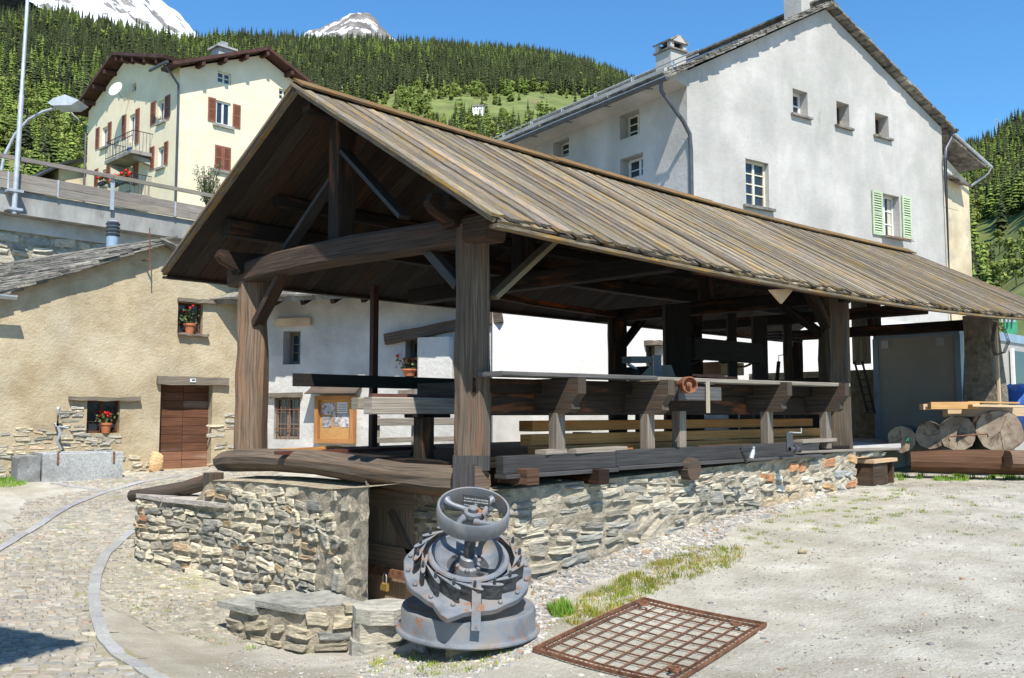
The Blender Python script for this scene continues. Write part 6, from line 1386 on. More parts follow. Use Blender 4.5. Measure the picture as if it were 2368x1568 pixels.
Tc('top_board', (xs4[0], 6.36, zt1_), (xs4[1], 6.36, lerp(zt1_, zt2_, .4)), .34, .045, 'char_wood', tint=(2.2, 2.2, 2.1)); Tc('top_board', (xs4[1]+.02, 6.34, lerp(zt1_, zt2_, .4)-.01), (xs4[3], 6.32, zt2_-.01), .30, .05, 'grey_wood')
Tc('rail_plank', (xs4[0], 6.6, zt1_-.10), (xs4[3], 6.6, zt2_-.10), .05, .14, 'dark_wood')
# blackened sill channel
x0, x1 = P(1160, 1060, Y=6.35).x, P(1890, 1040, Y=6.35).x
xm = P(1420, 1060, Y=6.35).x
for a, c_, dz in ((x0, xm, 0), (xm+.01, x1, .012)):
    Tc('sill_channel', (a, 6.38, 1.51+dz), (c_, 6.38, 1.51+dz+.0), .10, .17, 'char_wood', .006, tint=(.9, .9, .9)); Tc('sill_lip', (a, 6.37, 1.405+dz), (c_, 6.37, 1.405+dz), .16, .04, 'char_wood', .004, tint=(1.3, 1.3, 1.3))
Tc('edge_board', (P(1830, 1050, Y=6.4).x, 6.42, 1.475), (P(2060, 1050, Y=6.6).x, 6.6, 1.42), .3, .035, 'grey_wood'); 
for px, mt_ in ((1250, 'post_wood'), (1414, 'dark_wood')):
    b = MB(); X = P(px, 1105, Y=6.1).x; b.bar((X, 6.2, zP(px, 1104, 6.1)), (X, 6.9, zP(px, 1104, 6.1)), .16, .15, tint=(1.1, .75, .6), ch=.006); b.build('stub_beam', mt_, car)
b = MB(); c_ = P(1612, 1086, Y=6.2); b.tube([V(c_.x, 6.24, c_.z), V(c_.x, 6.7, c_.z)], .13, 12, (.8, .78, .75), jit=.008, sm=False); b.build('log_stub', 'post_wood', car)
# shorter carriage rails sticking out of the gable
ca2 = thing('carriage_rail', 'pale weathered beam with red steel strip projecting from the gable end', 'rail', (6.3, 8.7, 1.5))
a = P(850, 938, Y=7.75); Tc('beam', (a.x, 7.75, a.z), (12.5, 7.75, a.z), .14, .175, 'grey_wood', parent=ca2, tint=(1.25, 1.25, 1.2)); a2 = P(820, 933, Y=7.95); Tc('beam', (a2.x, 7.95, a2.z), (12.5, 7.95, a2.z), .12, .12, 'grey_wood', parent=ca2, tint=(.9, .9, .8))
Tc('steel_strip', (a.x+.1, 7.84, a.z+.105), (12.5, 7.84, a.z+.105), .08, .04, 'red_wood', 0, parent=ca2, tint=(1.6, 1.6, 1.6))
for px in (980,): q = P(px, 960, Y=7.75); Tc('leg', (q.x, 7.75, 1.5), (q.x, 7.75, a.z-.1), .16, .16, 'dark_wood', up=(0, 1, 0), parent=ca2, tint=(2.2, 2.3, 2.1)); Tc('cap', (q.x-.2, 7.75, a.z-.105), (q.x+.3, 7.75, a.z-.105), .16, .04, 'dark_wood', parent=ca2)
q = P(1030, 950, Y=8.0); Tc('leg', (q.x-.25, 8.3, 1.52), (q.x, 8.3, q.z), .03, .03, 'dark_wood', up=(0, 1, 0), parent=ca2)
br = thing('dark_rail', 'black timber rail crossing the opening behind the steel post', 'rail', (6.1, 10.1, 1.5)); q = P(680, 878, Y=10.1); q2 = P(1050, 886, Y=10.1)
Tc('beam', (q.x, 10.1, q.z), (13.2, 10.1, q.z-.0), .08, .16, 'black_wood', parent=br)
for x in (9.3, 12.9): Tc('leg', (x, 10.1, 1.5), (x, 10.1, q.z-.08), .1, .1, 'black_wood', up=(0, 1, 0), parent=br)
# fence behind
fe = thing('plank_fence', 'low grey plank fence between the mill and the white house', 'fence', (10, 14.2, .8))
for px in (868, 960, 1075):
    q = P(px, 1010, Y=14.2); Tc('post', (q.x, 14.2, .6), (q.x, 14.2, 2.5 if px == 960 else 1.95), .12, .12, 'grey_wood', up=(0, 1, 0), parent=fe)
for yy in (975, 1016): q = P(960, yy, Y=14.1); Tc('rail', (P(862, yy, Y=14.1).x, 14.1, q.z), (P(1100, yy, Y=14.1).x, 14.1, q.z), .04, .14 if yy == 975 else .1, 'grey_wood', parent=fe, tint=(1.1, 1.1, 1.1))
# pulley, bearings, lever, crank
pu = thing('pulley', 'rusty brown pulley wheel on the front of the log bed', 'pulley', P(1592, 890, Y=6.0)); q = P(1590, 890, Y=6.0)
ax = Matrix.Translation(q) @ (V(-.55, -1, 0)).to_track_quat('Z', 'Y').to_matrix().to_4x4()
b = MB(); b.lathe([(.03, -.05), (.085, -.05), (.09, -.055), (.09, .055), (.08, .055), (.075, -.01), (.03, .0), (.028, .045), (0, .05)], 24, ax, (1.2, 1.1, 1)); b.build('wheel', 'rust_orange', pu)
b = MB(); b.lathe([(.055, -.22), (.055, -.05)], 16, ax); b.build('drum', 'rust', pu); b = MB(); b.lathe([(.018, -.35), (.018, .06), (0, .06)], 10, ax); b.build('shaft', 'rust', pu)
q = P(1592, 922, Y=6.25); Tc('bearing_beam', (q.x-.35, 6.2, 2.22), (q.x+.5, 6.2, 2.22), .12, .16, 'char_wood', tint=(1.8, 1.8, 1.8)); Tc('guard_post', (P(1636, 900, Y=6.12).x, 6.12, 2.0), (P(1636, 900, Y=6.12).x, 6.12, 2.36), .07, .02, 'grey_wood', up=(0, 1, 0), tint=(1.3, 1.3, 1.1))
rr_ = thing('rusty_rail', 'short rusty steel rail lying on top of the log bed', 'rail', P(1650, 874, Y=6.7)); a, c_ = P(1597, 873, Y=6.7), P(1702, 880, Y=6.7)
b = MB(); b.bar(a, c_, .05, .03, tint=(1, 1, 1)); b.build('flange', 'rust_orange', rr_); b = MB(); b.bar(a+V(0, -.02, .02), c_+V(0, -.02, .02), .01, .05, tint=(1, 1, 1)); b.build('web', 'rust_orange', rr_)
q = P(1520, 878, Y=6.9); b = MB(); b.bar(q, q+V(0, 0, .30), .09, .04, up=(FW.x, FW.y, 0), tint=(1, 1.1, 1.2)); sgp = b.build('steel_upright', 'pipe_metal'); tag(sgp, 'grey steel flat standing upright on the log bed', 'upright')
sw = thing('clamping_machine', 'dark steel clamp head of the saw carriage behind the grey upright', 'machine', (9.5, 8.5, 2.3))
a, c_ = P(1448, 832, Y=8.0), P(1512, 832, Y=8.0); b = MB(); b.bar(a, c_, .16, .09, tint=(.6, .65, .7)); b.build('jaw', 'pipe_metal', sw); b = MB(); b.bar(P(1452, 842, Y=8.0), P(1478, 858, Y=8.0), .04, .03, tint=(1, 1, 1)); b.build('arm', 'galv', sw)
b = MB(); q = [P(1452, 872, Y=8), P(1475, 848, Y=8), P(1525, 845, Y=8), P(1535, 872, Y=8)]; b.loft([V(q[0].x, 7.8, 0), V(q[0].x, 8.2, 0)], [(p.x-q[0].x, p.z) for p in q], (0, 0, 1)); b.build('housing', 'black_metal', sw)
# gang saw frame silhouette
fr = thing('gang_saw', 'dark upright timber frame of the gang saw in the shade of the mill', 'machine', (13.5, 9.0, 1.5))
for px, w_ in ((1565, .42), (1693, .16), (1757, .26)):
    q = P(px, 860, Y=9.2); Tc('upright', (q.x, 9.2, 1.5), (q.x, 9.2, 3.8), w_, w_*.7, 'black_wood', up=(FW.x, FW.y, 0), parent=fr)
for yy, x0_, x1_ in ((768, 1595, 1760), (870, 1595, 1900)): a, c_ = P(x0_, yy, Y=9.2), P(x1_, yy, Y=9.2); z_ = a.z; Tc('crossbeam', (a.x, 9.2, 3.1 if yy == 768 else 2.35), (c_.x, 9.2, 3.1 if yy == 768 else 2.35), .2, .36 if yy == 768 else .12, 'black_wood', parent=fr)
a, c_ = P(1668, 828, Y=9.6), P(1722, 824, Y=9.6); b = MB(); b.tube([a, c_], .1, 8, (.8, .8, .8), jit=.01, sm=False); b.build('roller', 'black_wood', fr)
b = MB(); q = P(1712, 810, Y=9.7); b.lathe([(.30, -.03), (.34, -.03), (.34, .03), (.30, .03), (.30, -.03)], 24, Matrix.Translation(q) @ (-FW).to_track_quat('Z', 'Y').to_matrix().to_4x4()); b.build('wheel', 'rust', fr)
a, c_ = P(1597, 842, Y=9.3), P(1722, 800, Y=9.3); b = MB(); b.tube([a, c_], .012, 5); b.build('rod', 'black_metal', fr)
b = MB(); a, c_ = P(1666, 836, Y=10.2), P(1720, 868, Y=10.2); b.box(a.x, c_.x, 10.2, 10.8, c_.z, a.z, (.75, .7, .65)); bx_o = b.build('white_box', 'plank_wood'); tag(bx_o, 'pale wooden box on the machine in the shade of the mill', 'box')
for i in range(3): a, c_ = P(1785, 768+i*7, Y=10.6), P(1850-i*4, 772+i*9, Y=10.6); b = MB(); b.bar(a, c_, .3, .03, tint=(.7, .7, .7)); b.build('canopy_board', 'dark_wood', fr)
b = MB(); p = [P(x, y, Y=10) for x, y in ((1800, 845), (1800, 822), (1828, 818), (1832, 800), (1832, 790))]; b.tube(p, .01, 4); b.build('chain_hook', 'black_metal', fr)
b = MB(); b.bar(P(1796, 880, Y=9.9), P(1806, 812, Y=9.9)*.0+P(1800, 836, Y=9.9), .06, .05); b.build('handle', 'black_wood', fr)
# sawn timber inside
tb_ = 0
for i, (px0, py0, px1, py1, yy, w_, lab) in enumerate(((1215, 985, 1905, 958, 7.05, .2, 'upper long sawn beam lying behind the log bed'), (1215, 1008, 1905, 975, 6.86, .16, 'lower sunlit sawn beam lying behind the log bed'), (1230, 1022, 1890, 985, 6.72, .12, 'slim sawn batten lowest of the stacked timbers behind the log bed'))):
    a, c_ = P(px0, py0, Y=yy), P(px1, py1, Y=yy); z_ = (1.86, 1.72, 1.60)[i]; c_.x = min(c_.x, 13.1); b = MB(); b.bar((a.x, yy, z_), (c_.x, yy, z_), w_, .115, tint=((.9, .66, .48), (1.0, .75, .55), (.8, .6, .45))[i], ch=.006); O('sawn_beam', 'fresh_wood', b, lab, 'beam', group='sawn beams behind the log bed')
    for kx in (.15, .85): b = MB(); b.box(lerp(a.x, c_.x, kx)-.05, lerp(a.x, c_.x, kx)+.05, yy-.1, yy+.1, 1.52, z_-.076); o = b.build('bearer_block', 'dark_wood', bpy.data.objects[[x.name for x in bpy.data.objects if x.name.startswith('sawn_beam')][-1]])
for (px0, px1, py, lab) in ((1370, 1480, 1022, 'rough offcut board lying on the sill beneath the log bed'), (1705, 1880, 1010, 'split slab of fresh wood lying on the deck left of the post'), (640, 780, 1027, 'orange board lying on the gable sill beside the left post'), (1140, 1260, 1046, 'orange board end showing beside the corner post')):
    yy = 10.3 if px0 == 640 else 6.75; a, c_ = P(px0, py, Y=yy), P(px1, py, Y=yy); b = MB(); b.bar((a.x, yy, 1.545), (c_.x, yy+rnd(-.1, .1), 1.56), .16, .035, tint=(1.1, .9, .7), seg=3, jit=.006); O('offcut', 'fresh_wood', b, lab, 'board')
for i in range(2): a, c_ = P(640+i*140, 1030, Y=9.6+i*.2), P(880+i*120, 1028, Y=9.6+i*.2); b = MB(); b.bar((a.x, a.y, 1.54), (c_.x, a.y, 1.54), .12, .04, tint=(1.4, 1.1, 1)); O('red_board', 'red_wood', b, ('first dark red board lying across the deck by the left post', 'second dark red board lying behind the sill near the steel post')[i], 'board')
for (px0, px1, py, lab) in ((1255, 1310, 1047, 'small block of grey wood on the sill left of a leg'), (1325, 1450, 1038, 'grey board lying on the sill between two legs'), (1850, 1935, 1028, 'short weathered plank on the sill at the far post')):
    a, c_ = P(px0, py, Y=6.35), P(px1, py, Y=6.35); b = MB(); b.bar((a.x, 6.38, 1.615), (c_.x, 6.42, 1.62), .14, .045, tint=(1.1, 1.05, 1)); O('loose_board', 'grey_wood', b, lab, 'board')
# crank fittings
cr = thing('hand_crank', 'bright metal hand crank hanging on the black sill channel', 'crank', P(1740, 1050, Y=6.1)); p = [P(x, y, Y=6.08) for x, y in ((1712, 1040), (1716, 1044), (1742, 1040))]; b = MB(); b.tube(p, .012, 6); b.build('arm', 'black_metal', cr)
b = MB(); a, c_ = P(1742, 1040, Y=6.02), P(1736, 1060, Y=6.02); b.tube([a, a.lerp(c_, .4), c_], .028, 10, scl=[.6, 1, 1]); b.rock(a+V(0, 0, .02), .02, .02, .02); b.build('grip', 'galv', cr)
b = MB(); b.bar(P(1712, 1036, Y=6.09), P(1726, 1072, Y=6.09), .02, .03, up=(0, 1, 0), tint=(.6, .6, .6)); b.build('bracket', 'black_metal', cr)
ws_ = thing('screw_jack', 'small iron screw with crank handle at the right end of the sill channel', 'jack', P(1824, 1040, Y=6.1))
b = MB(); b.bar(P(1826, 1045, Y=6.1), P(1824, 1000, Y=6.1), .08, .03, up=(FW.x, FW.y, 0), tint=(1, 1, 1)); b.build('plate', 'pipe_metal', ws_); b = MB(); p = [P(x, y, Y=6.1) for x, y in ((1824, 1000), (1852, 1001), (1852, 990))]; b.tube(p, .009, 5); b.build('handle', 'galv', ws_)
q = P(1838, 1038, Y=6.05); am = Matrix.Translation(q) @ V(1, -.2, 0).to_track_quat('Z', 'Y').to_matrix().to_4x4(); b = MB(); b.lathe([(.02, -.1), (.03, -.1), (.03, -.02), (.05, -.02), (.05, .01), (.03, .02), (.03, .07), (.05, .08), (.04, .10), (0, .10)], 14, am); b.build('screw', 'pipe_metal', ws_)
# ================================================================== LOG PILE AND TIMBER (right)
LDIR = V(.93, .36, 0).normalized()
def log(px, py, rpx, D, length, lab, mt='bark', seed=1, name='log', bend=.0, down=None):
    c_ = P(px, py, D=D); r_ = rpx/FPX*D; o = thing(name, lab, 'log', c_-V(0, 0, r_), 'logs piled at the right'); n = 16; rj = random.Random(seed); js = [1+rj.uniform(-.06, .06) for _ in range(n)]
    sec = [(r_*js[k]*math.cos(k/n*6.283), r_*js[k]*math.sin(k/n*6.283)) for k in range(n)]; b = MB(); d = (down or LDIR)
    b.loft([c_+d*(length*i/6) for i in range(7)], sec, (0, 0, 1), (1, 1, 1), [1, 1.0, 1.02, 1, .98, .97, .95], caps=False, jit=r_*.03); b.build('bark', mt, o)
    b = MB(); b.loft([c_-d*.004, c_+d*.012], [(x*.985, y*.985) for x, y in sec], (0, 0, 1)); a0 = c_-d*.005
    e = b.build('cut_end', 'log_end', o)
    for k in range(5):
        an = rj.uniform(0, 6.28); aa, bb_ = (V(-d.y, d.x, 0)), V(0, 0, 1); q = a0+(aa*math.cos(an)+bb_*math.sin(an))*r_*rj.uniform(.5, .9); b = MB(); b.bar(a0-d*.001, q-d*.001, .006, .004, up=d, tint=(.25, .2, .18)); b.build('check', 'log_end', e)
    return o
lg1 = log(2084, 1016, 31, 16.6, 3.2, 'leftmost small dark log with a green mark on its end', seed=1)
log(2150, 1007, 32, 16.4, 3.2, 'second log from the left, small and mossy below', seed=2)
log(2214, 1002, 40, 16.2, 3.4, 'third log from the left with pale grey cut end', seed=3)
log(2312, 997, 50, 15.9, 3.6, 'largest log in the pile with a weathered cracked end', seed=4)
b = MB(); a = P(2090, 1016, D=16.55); 
for dx, dz in ((-.03, .035), (.03, .035), (-.03, -.035), (.03, -.035)): b.bar(a-V(.0, 0, .06)+RT*(dx+.05)-FW*.02+V(0, 0, dz+.06), a-FW*.02+RT*(dx*.2+.05), .02, .008, up=FW, tint=(1, 1, 1))
b.build('paint_mark', 'green_net', lg1)
base = MB(); a, c_ = P(2105, 1066, D=15.9), P(2500, 1072, D=15.0); base.tube([a.lerp(c_, i/5) for i in range(6)], .2, 12, (1, 1, 1), [.8, .95, 1, 1, 1, 1], jit=.008, sm=False); o = base.build('bottom_log', 'dark_log'); tag(o, 'long barkless brown log lying on the ground under the pile', 'log', 'logs piled at the right')
b = MB(); b.bar(P(2330, 1062, D=15.1), P(2460, 1058, D=15.1), .3, .26, tint=(1.6, 1.3, 1.1), seg=3, jit=.02, ch=.06); o = b.build('half_log', 'post_wood'); tag(o, 'half log resting on the long bottom log at the right edge', 'log', 'logs piled at the right')
b = MB(); p = [P(2195, 1020, D=15.75), P(2190, 1010, D=15.7), P(2282, 1003, D=15.55), P(2284, 1010, D=15.7)]; b.tube(p, .014, 6); o = b.build('iron_dog', 'rust'); tag(o, 'rusty iron log dog bridging two big log ends', 'clamp')
for i, (x0_, y0_, x1_, y1_, D0, w_, h_, mt_, lab) in enumerate(((2130, 941, 2250, 938, 15.9, .16, .10, 'plank_wood', 'sawn timber at the left top of the pile'), (2148, 938, 2260, 937, 15.7, .14, .12, 'fresh_wood', 'orange sawn timber on top of the pile'), (2185, 953, 2420, 950, 16.2, .2, .16, 'plank_wood', 'thick pinkish beam under the planks on the pile'), (2240, 938, 2420, 944, 15.6, .25, .04, 'plank_wood', 'pale plank across the top of the log pile'), (2232, 930, 2350, 934, 16.0, .2, .03, 'fresh_wood', 'thin orange board on top of the stacked planks'))):
    a = P(x0_, y0_, D=D0+ .3); c_ = P(x1_, y1_, D=D0+.3); c_.z = a.z+(c_.z-a.z)*.5; b = MB(); b.bar(a, c_, w_, h_, tint=gray(.9, 1.1), ch=.004); O('sawn_timber', mt_, b, lab, 'timber', group='sawn timbers on the log pile')
    
# stepping stool of thick boards
sq = P(2016, 1100, Y=6.4); sq.z = hgt(sq.x, sq.y); stl = thing('wooden_step', 'low brown wooden step stool at the foot of the short wall', 'step', sq); sx = P(2060, 1100, D=16.3)
Fs = Fr((sq.x, sq.y, sq.z), rad(4)); Lx = 1.0; Hs = .34
for (x0_, x1_, y0_, y1_, z0, z1, k) in ((0, Lx*.72, -.02, .03, 0, Hs, .5), (0, Lx*.72, .42, .47, 0, Hs, .5), (Lx*.72, Lx*.80, -.0, .47, 0, Hs, 1.0), (Lx*.0, Lx*.06, .03, .42, 0, Hs, .6)):
    b = MB(Fs.M); b.box(x0_*.8, x1_*.8, y0_, y1_, z0, z1, (k*1.2, k, k*.85)); b.build('side_board', 'post_wood', stl)
b = MB(Fs.M); b.box(-.03, Lx*.95, -.05, .5, Hs+.001, Hs+.055, (1, .95, .85)); b.build('tread', 'plank_wood', stl); b = MB(Fs.M); b.box(Lx*.86, Lx*.92, 0, .46, 0, Hs, (.9, .7, .55)); b.build('side_board', 'post_wood', stl)
# ================================================================== TURBINE
TB = P(1082, 1440, D=7.85); gz_ = .0; tz = P(1082, 1478, D=7.35).z
tu = thing('water_turbine', 'grey painted cast-iron turbine wheel tilted on a round drum in the foreground', 'turbine', (TB.x, TB.y, gz_))
BX, BY = TB.x, TB.y; zb0 = .225; R0_ = 154/FPX*7.85
MBs = Matrix.Translation((BX, BY, zb0)) @ Matrix.Rotation(rad(1.5), 4, FW) @ Matrix.Rotation(rad(3), 4, RT)
b = MB(); b.lathe([(0, 0), (R0_*1.05, 0), (R0_*1.06, .012), (R0_*1.05, .028), (R0_*1.0, .035), (R0_*.985, .06), (R0_*.99, .165), (R0_*.975, .195), (R0_*.92, .208), (R0_*.8, .195), (R0_*.7, .19), (0, .185)], 72, MBs); drum = b.build('drum', 'turbine_paint', tu)
tilt = rad(27)
axis_ = (V(0, 0, 1)*math.cos(tilt)-FW*math.sin(tilt)+RT*.10).normalized()
C0_ = P(1080, 1322, D=7.72)
zax = axis_; xax = (RT-zax*RT.dot(zax)).normalized(); yax = zax.cross(xax)
MT_ = Matrix((xax, yax, zax)).transposed().to_4x4(); MT_.translation = C0_
RR_ = 145/FPX*7.72
def tpart(name, mt, b, parent=None): return b.build(name, mt, parent or tu)
# lower ring plate with worn rim and pointed ear
n = 64; pts = []
for i in range(n):
    a = i/n*6.283; r_ = RR_*(1+.012*math.sin(a*9)+.008*math.sin(a*17+1)); da = (a-rad(258)+math.pi) % 6.283-math.pi
    if abs(da) < .26: r_ += RR_*.22*(1-(abs(da)/.26))**.9
    pts.append((r_*math.cos(a), r_*math.sin(a)))
b = MB()
for z0, z1, k0, k1 in ((-.02, .022, 1, 1), (.022, .030, 1, .985), (.030, .031, .985, .60)):
    for i in range(n):
        j = (i+1) % n; q = [V(pts[i][0]*k0, pts[i][1]*k0, z0), V(pts[j][0]*k0, pts[j][1]*k0, z0), V(pts[j][0]*k1, pts[j][1]*k1, z1), V(pts[i][0]*k1, pts[i][1]*k1, z1)]; b.face([MT_ @ p for p in q], None, (1, 1, 1), True)
b.face([MT_ @ V(p[0], p[1], -.02) for p in pts][::-1]); ring = tpart('ring_plate', 'turbine_paint', b)
# 16 guide vanes: airfoil blocks with cast rough sides, pale tops and pins
NV = 16
for k in range(NV):
    a = k/NV*6.283+.12; rc = RR_*.785; hv_ = .16
    t = V(-math.sin(a), math.cos(a), 0); rdl = V(math.cos(a), math.sin(a), 0); d = (t*math.cos(rad(24))+rdl*math.sin(rad(24))).normalized(); nrm_ = V(0, 0, 1).cross(d)
    c_ = rdl*rc; L_ = RR_*.50; prof_ = []
    for u in (0, .04, .12, .25, .42, .6, .8, 1.0): prof_.append((u, .5*.30*(math.sqrt(max(u, 0))*1.6-u*1.6) if u < 1 else .004))
    ring_ = [(u, w_) for u, w_ in prof_]+[(u, -w_*.75) for u, w_ in prof_[::-1][:-1]]
    P2 = [c_-d*L_*.32+d*L_*u*1.0+nrm_*(w_*L_*1.25) for u, w_ in ring_]
    P2 = [c_+d*(.32*L_)-d*(L_*u)+nrm_*(w_*L_*1.25) for u, w_ in ring_]
    m1 = len(P2); b = MB(); lv = [0.03, .065, .10, .135, hv_]
    rings_ = [[MT_ @ (p+V(rnd(-.004, .004), rnd(-.004, .004), z)) for p in P2] for z in lv[:-1]]+[[MT_ @ (p+V(0, 0, hv_)) for p in P2]]
    rev = ((P2[1]-P2[0]).cross(P2[2]-P2[1]).z < 0)
    for i in range(len(lv)-1):
        for j in range(m1):
            l_ = (j+1) % m1; q = [rings_[i][j], rings_[i][l_], rings_[i+1][l_], rings_[i+1][j]]; b.face(q[::-1] if rev else q)
    vn = tpart('guide_vane', 'turbine_cast', b)
    b = MB(); ctr = sum(P2, Vector((0, 0, 0)))/m1; tp_ = [MT_ @ (ctr+(p-ctr)*1.04+V(0, 0, hv_+.001)) for p in P2]; tq_ = [MT_ @ (ctr+(p-ctr)*1.04+V(0, 0, hv_+.009)) for p in P2]
    cc = MT_ @ (ctr+V(0, 0, hv_+.009))
    for j in range(m1): l_ = (j+1) % m1; f = [tq_[j], tq_[l_], cc]; b.face(f[::-1] if rev else f); f = [tp_[j], tp_[l_], tq_[l_], tq_[j]]; b.face(f[::-1] if rev else f)
    b.build('vane_top', 'turbine_paint', vn)
    b = MB(); b.lathe([(.013, hv_), (.013, hv_+.05), (.010, hv_+.052), (.010, hv_+.066), (0, hv_+.068)], 8, MT_ @ Matrix.Translation(c_+d*.05*L_)); b.build('pin', 'turbine_cast', vn)
    if k % 2 == 0 or True:
        b = MB(); b.lathe([(.019, .028), (.019, .05), (.012, .056), (0, .056)], 6, MT_ @ Matrix.Translation(rdl*RR_*.93+t*.04), sm=False); tpart('bolt', 'turbine_paint', b, ring)
# runner dish
Rd = RR_*.62
b = MB(); b.lathe([(Rd*.93, .05), (Rd*.98, .12), (Rd*1.02, .125), (Rd*1.03, .15), (Rd*1.0, .162), (Rd*.90, .165), (Rd*.885, .150), (Rd*.85, .125), (Rd*.7, .085), (Rd*.5, .055), (Rd*.3, .05), (0, .05)], 56, MT_); dish_ = tpart('runner_dish', 'turbine_paint', b)
b = MB(); b.lathe([(RR_*.60, .031), (RR_*.60, .06), (0, .06)], 48, MT_); tpart('inner_disc', 'turbine_cast', b)
b = MB(); b.lathe([(.105, .05), (.10, .075), (.075, .085), (.07, .15), (.055, .16), (0, .16)], 28, MT_); hub = tpart('hub', 'turbine_paint', b)
for k in range(6):
    a = k/6*6.283+.5; b = MB(); b.lathe([(.021, .05), (.021, .092), (.012, .10), (0, .10)], 6, MT_ @ Matrix.Translation((.10*math.cos(a), .10*math.sin(a), 0)), sm=False); b.build('bolt', 'turbine_paint', hub)
for k in range(4):
    a = k/4*6.283+.8; b = MB(); q = MT_ @ Matrix.Translation((.155*math.cos(a), .155*math.sin(a), .057)) @ Matrix.Rotation(a+.6, 4, 'Z') @ Matrix.Diagonal((1.7, .8, 1, 1)); b.lathe([(.026, 0), (.026, .004), (0, .004)], 14, q); b.build('slot', 'black_metal', dish_)
FH_ = (P(1097, 1183, D=7.45)-C0_).dot(zax); fc = P(1097, 1190, D=7.45); rel = MT_.inverted() @ fc; FH_ = rel.z; print('fly', rel)
b = MB(); b.lathe([(.048, .15), (.045, FH_-.05), (.075, FH_-.035)], 20, MT_); tpart('shaft', 'turbine_cast', b)
MF = MT_ @ Matrix.Translation((0, 0, FH_)); Rf = 84/FPX*7.4; hf_ = .066
b = MB(); b.lathe([(Rf-.022, -hf_), (Rf-.004, -hf_-.003), (Rf, -hf_+.01), (Rf+.004, 0), (Rf, hf_-.005), (Rf-.006, hf_+.002), (Rf-.02, hf_), (Rf-.026, 0), (Rf-.022, -hf_)], 72, MF); fw = tpart('flywheel', 'turbine_paint', b)
b = MB(); b.lathe([(.04, -.10), (.066, -.09), (.068, -.02), (.074, -.015), (.074, .015), (.068, .022), (.042, .024)], 32, MF); b.build('hub', 'turbine_paint', fw); b = MB(); b.lathe([(.037, .02), (.037, .052), (.033, .056), (0, .056)], 24, MF); b.build('shaft_end', 'turbine_paint', fw)
for k in range(4):
    a0 = k/4*6.283+rad(28); pth = []
    for i in range(8): t = i/7; r_ = lerp(.07, Rf-.018, t); aa = a0+.62*math.sin(t*math.pi*.62)-.1; pth.append(MF @ V(r_*math.cos(aa), r_*math.sin(aa), -.035+.035*t))
    b = MB(); b.tube(pth, 0.026, 10, (1, 1, 1), [1.35, 1.05, .95, .9, .9, 1.0, 1.2, 1.6], up=zax); b.build('spoke', 'turbine_paint', fw)
# strap plate
s0 = P(1102, 1348, D=7.40); s1 = P(1100, 1460, D=7.2)
sp0 = MT_ @ V(.09, -RR_*.93, .035); q1_ = P(1102, 1368, D=7.3); q2_ = P(1101, 1457, D=7.24)
b = MB(); b.bar(P(1102, 1346, D=7.30), P(1100, 1458, D=7.235), .072, .012, up=-FW, tint=(1, 1, 1), ch=.002); sto = tpart('strap', 'turbine_paint', b)
for yy in (1356, 1449): b = MB(); b.lathe([(.016, 0), (.016, .012), (0, .015)], 8, Matrix.Translation(P(1101, yy, D=7.24 if yy > 1400 else 7.29)-FW*.0) @ (-FW).to_track_quat('Z', 'Y').to_matrix().to_4x4()); b.build('bolt', 'turbine_paint', sto)
# plaque on a little stand behind the wheel
pq = thing('plaque', 'small black information plaque with white lettering behind the flywheel', 'sign', P(1100, 1185, D=7.58)); pc = [P(1070, 1143, D=7.585), P(1133, 1151, D=7.57), P(1130, 1183, D=7.57), P(1068, 1175, D=7.585)]
cx_ = sum(pc, Vector((0, 0, 0)))/4; xx = (pc[1]-pc[0]).normalized(); yy = (pc[0]-pc[3]).normalized(); zz = xx.cross(yy).normalized(); MP = Matrix((xx, yy, zz)).transposed().to_4x4(); MP.translation = cx_; wp_, hp_ = (pc[1]-pc[0]).length/2, (pc[0]-pc[3]).length/2
b = MB(MP); b.box(-wp_, wp_, -hp_, hp_, -.004, 0); b.build('board', 'black_sign', pq)
def text(s, x, y, size, root, M_, mt='white_paint', align='CENTER'):
    cu = bpy.data.curves.new('lettering', 'FONT'); cu.body = s; cu.size = size; cu.align_x = align; cu.extrude = .0003; to = bpy.data.objects.new('tmp', cu); COL.objects.link(to)
    bpy.context.view_layer.update(); me = bpy.data.meshes.new_from_object(to.evaluated_get(bpy.context.evaluated_depsgraph_get())); bpy.data.objects.remove(to)
    me.transform(M_ @ Matrix.Translation((x, y, .0015))); me.materials.clear(); me.materials.append(MT[mt]); ca = me.color_attributes.new('tint', 'FLOAT_COLOR', 'CORNER'); ca.data.foreach_set('color', np.ones(len(me.loops)*4, 'f'))
    o = bpy.data.objects.new('lettering', me); COL.objects.link(o); adopt(o, root); return o
text('Turbina tipo Francis installata', 0, hp_*.42, hp_*.30, pq, MP); text('nel mulino a turbina Cimavilla', 0, hp_*.05, hp_*.30, pq, MP)
text('1925', 0, -hp_*.28, hp_*.24, pq, MP); text('Proprietà', -wp_*.85, -hp_*.5, hp_*.24, pq, MP, align='LEFT'); text('Poschiavo', wp_*.85, -hp_*.62, hp_*.24, pq, MP, align='RIGHT')
for sx_ in (-.8, .8): b = MB(MP); b.box(sx_*wp_-.012, sx_*wp_+.012, -hp_-.02, -hp_-.0005, -.01, .01); b.build('clip', 'white_paint', pq)
b = MB(); b.tube([cx_-yy*hp_+FW*.02, cx_-yy*hp_*1.6+FW*.02], .01, 5); b.build('stake', 'galv', pq)
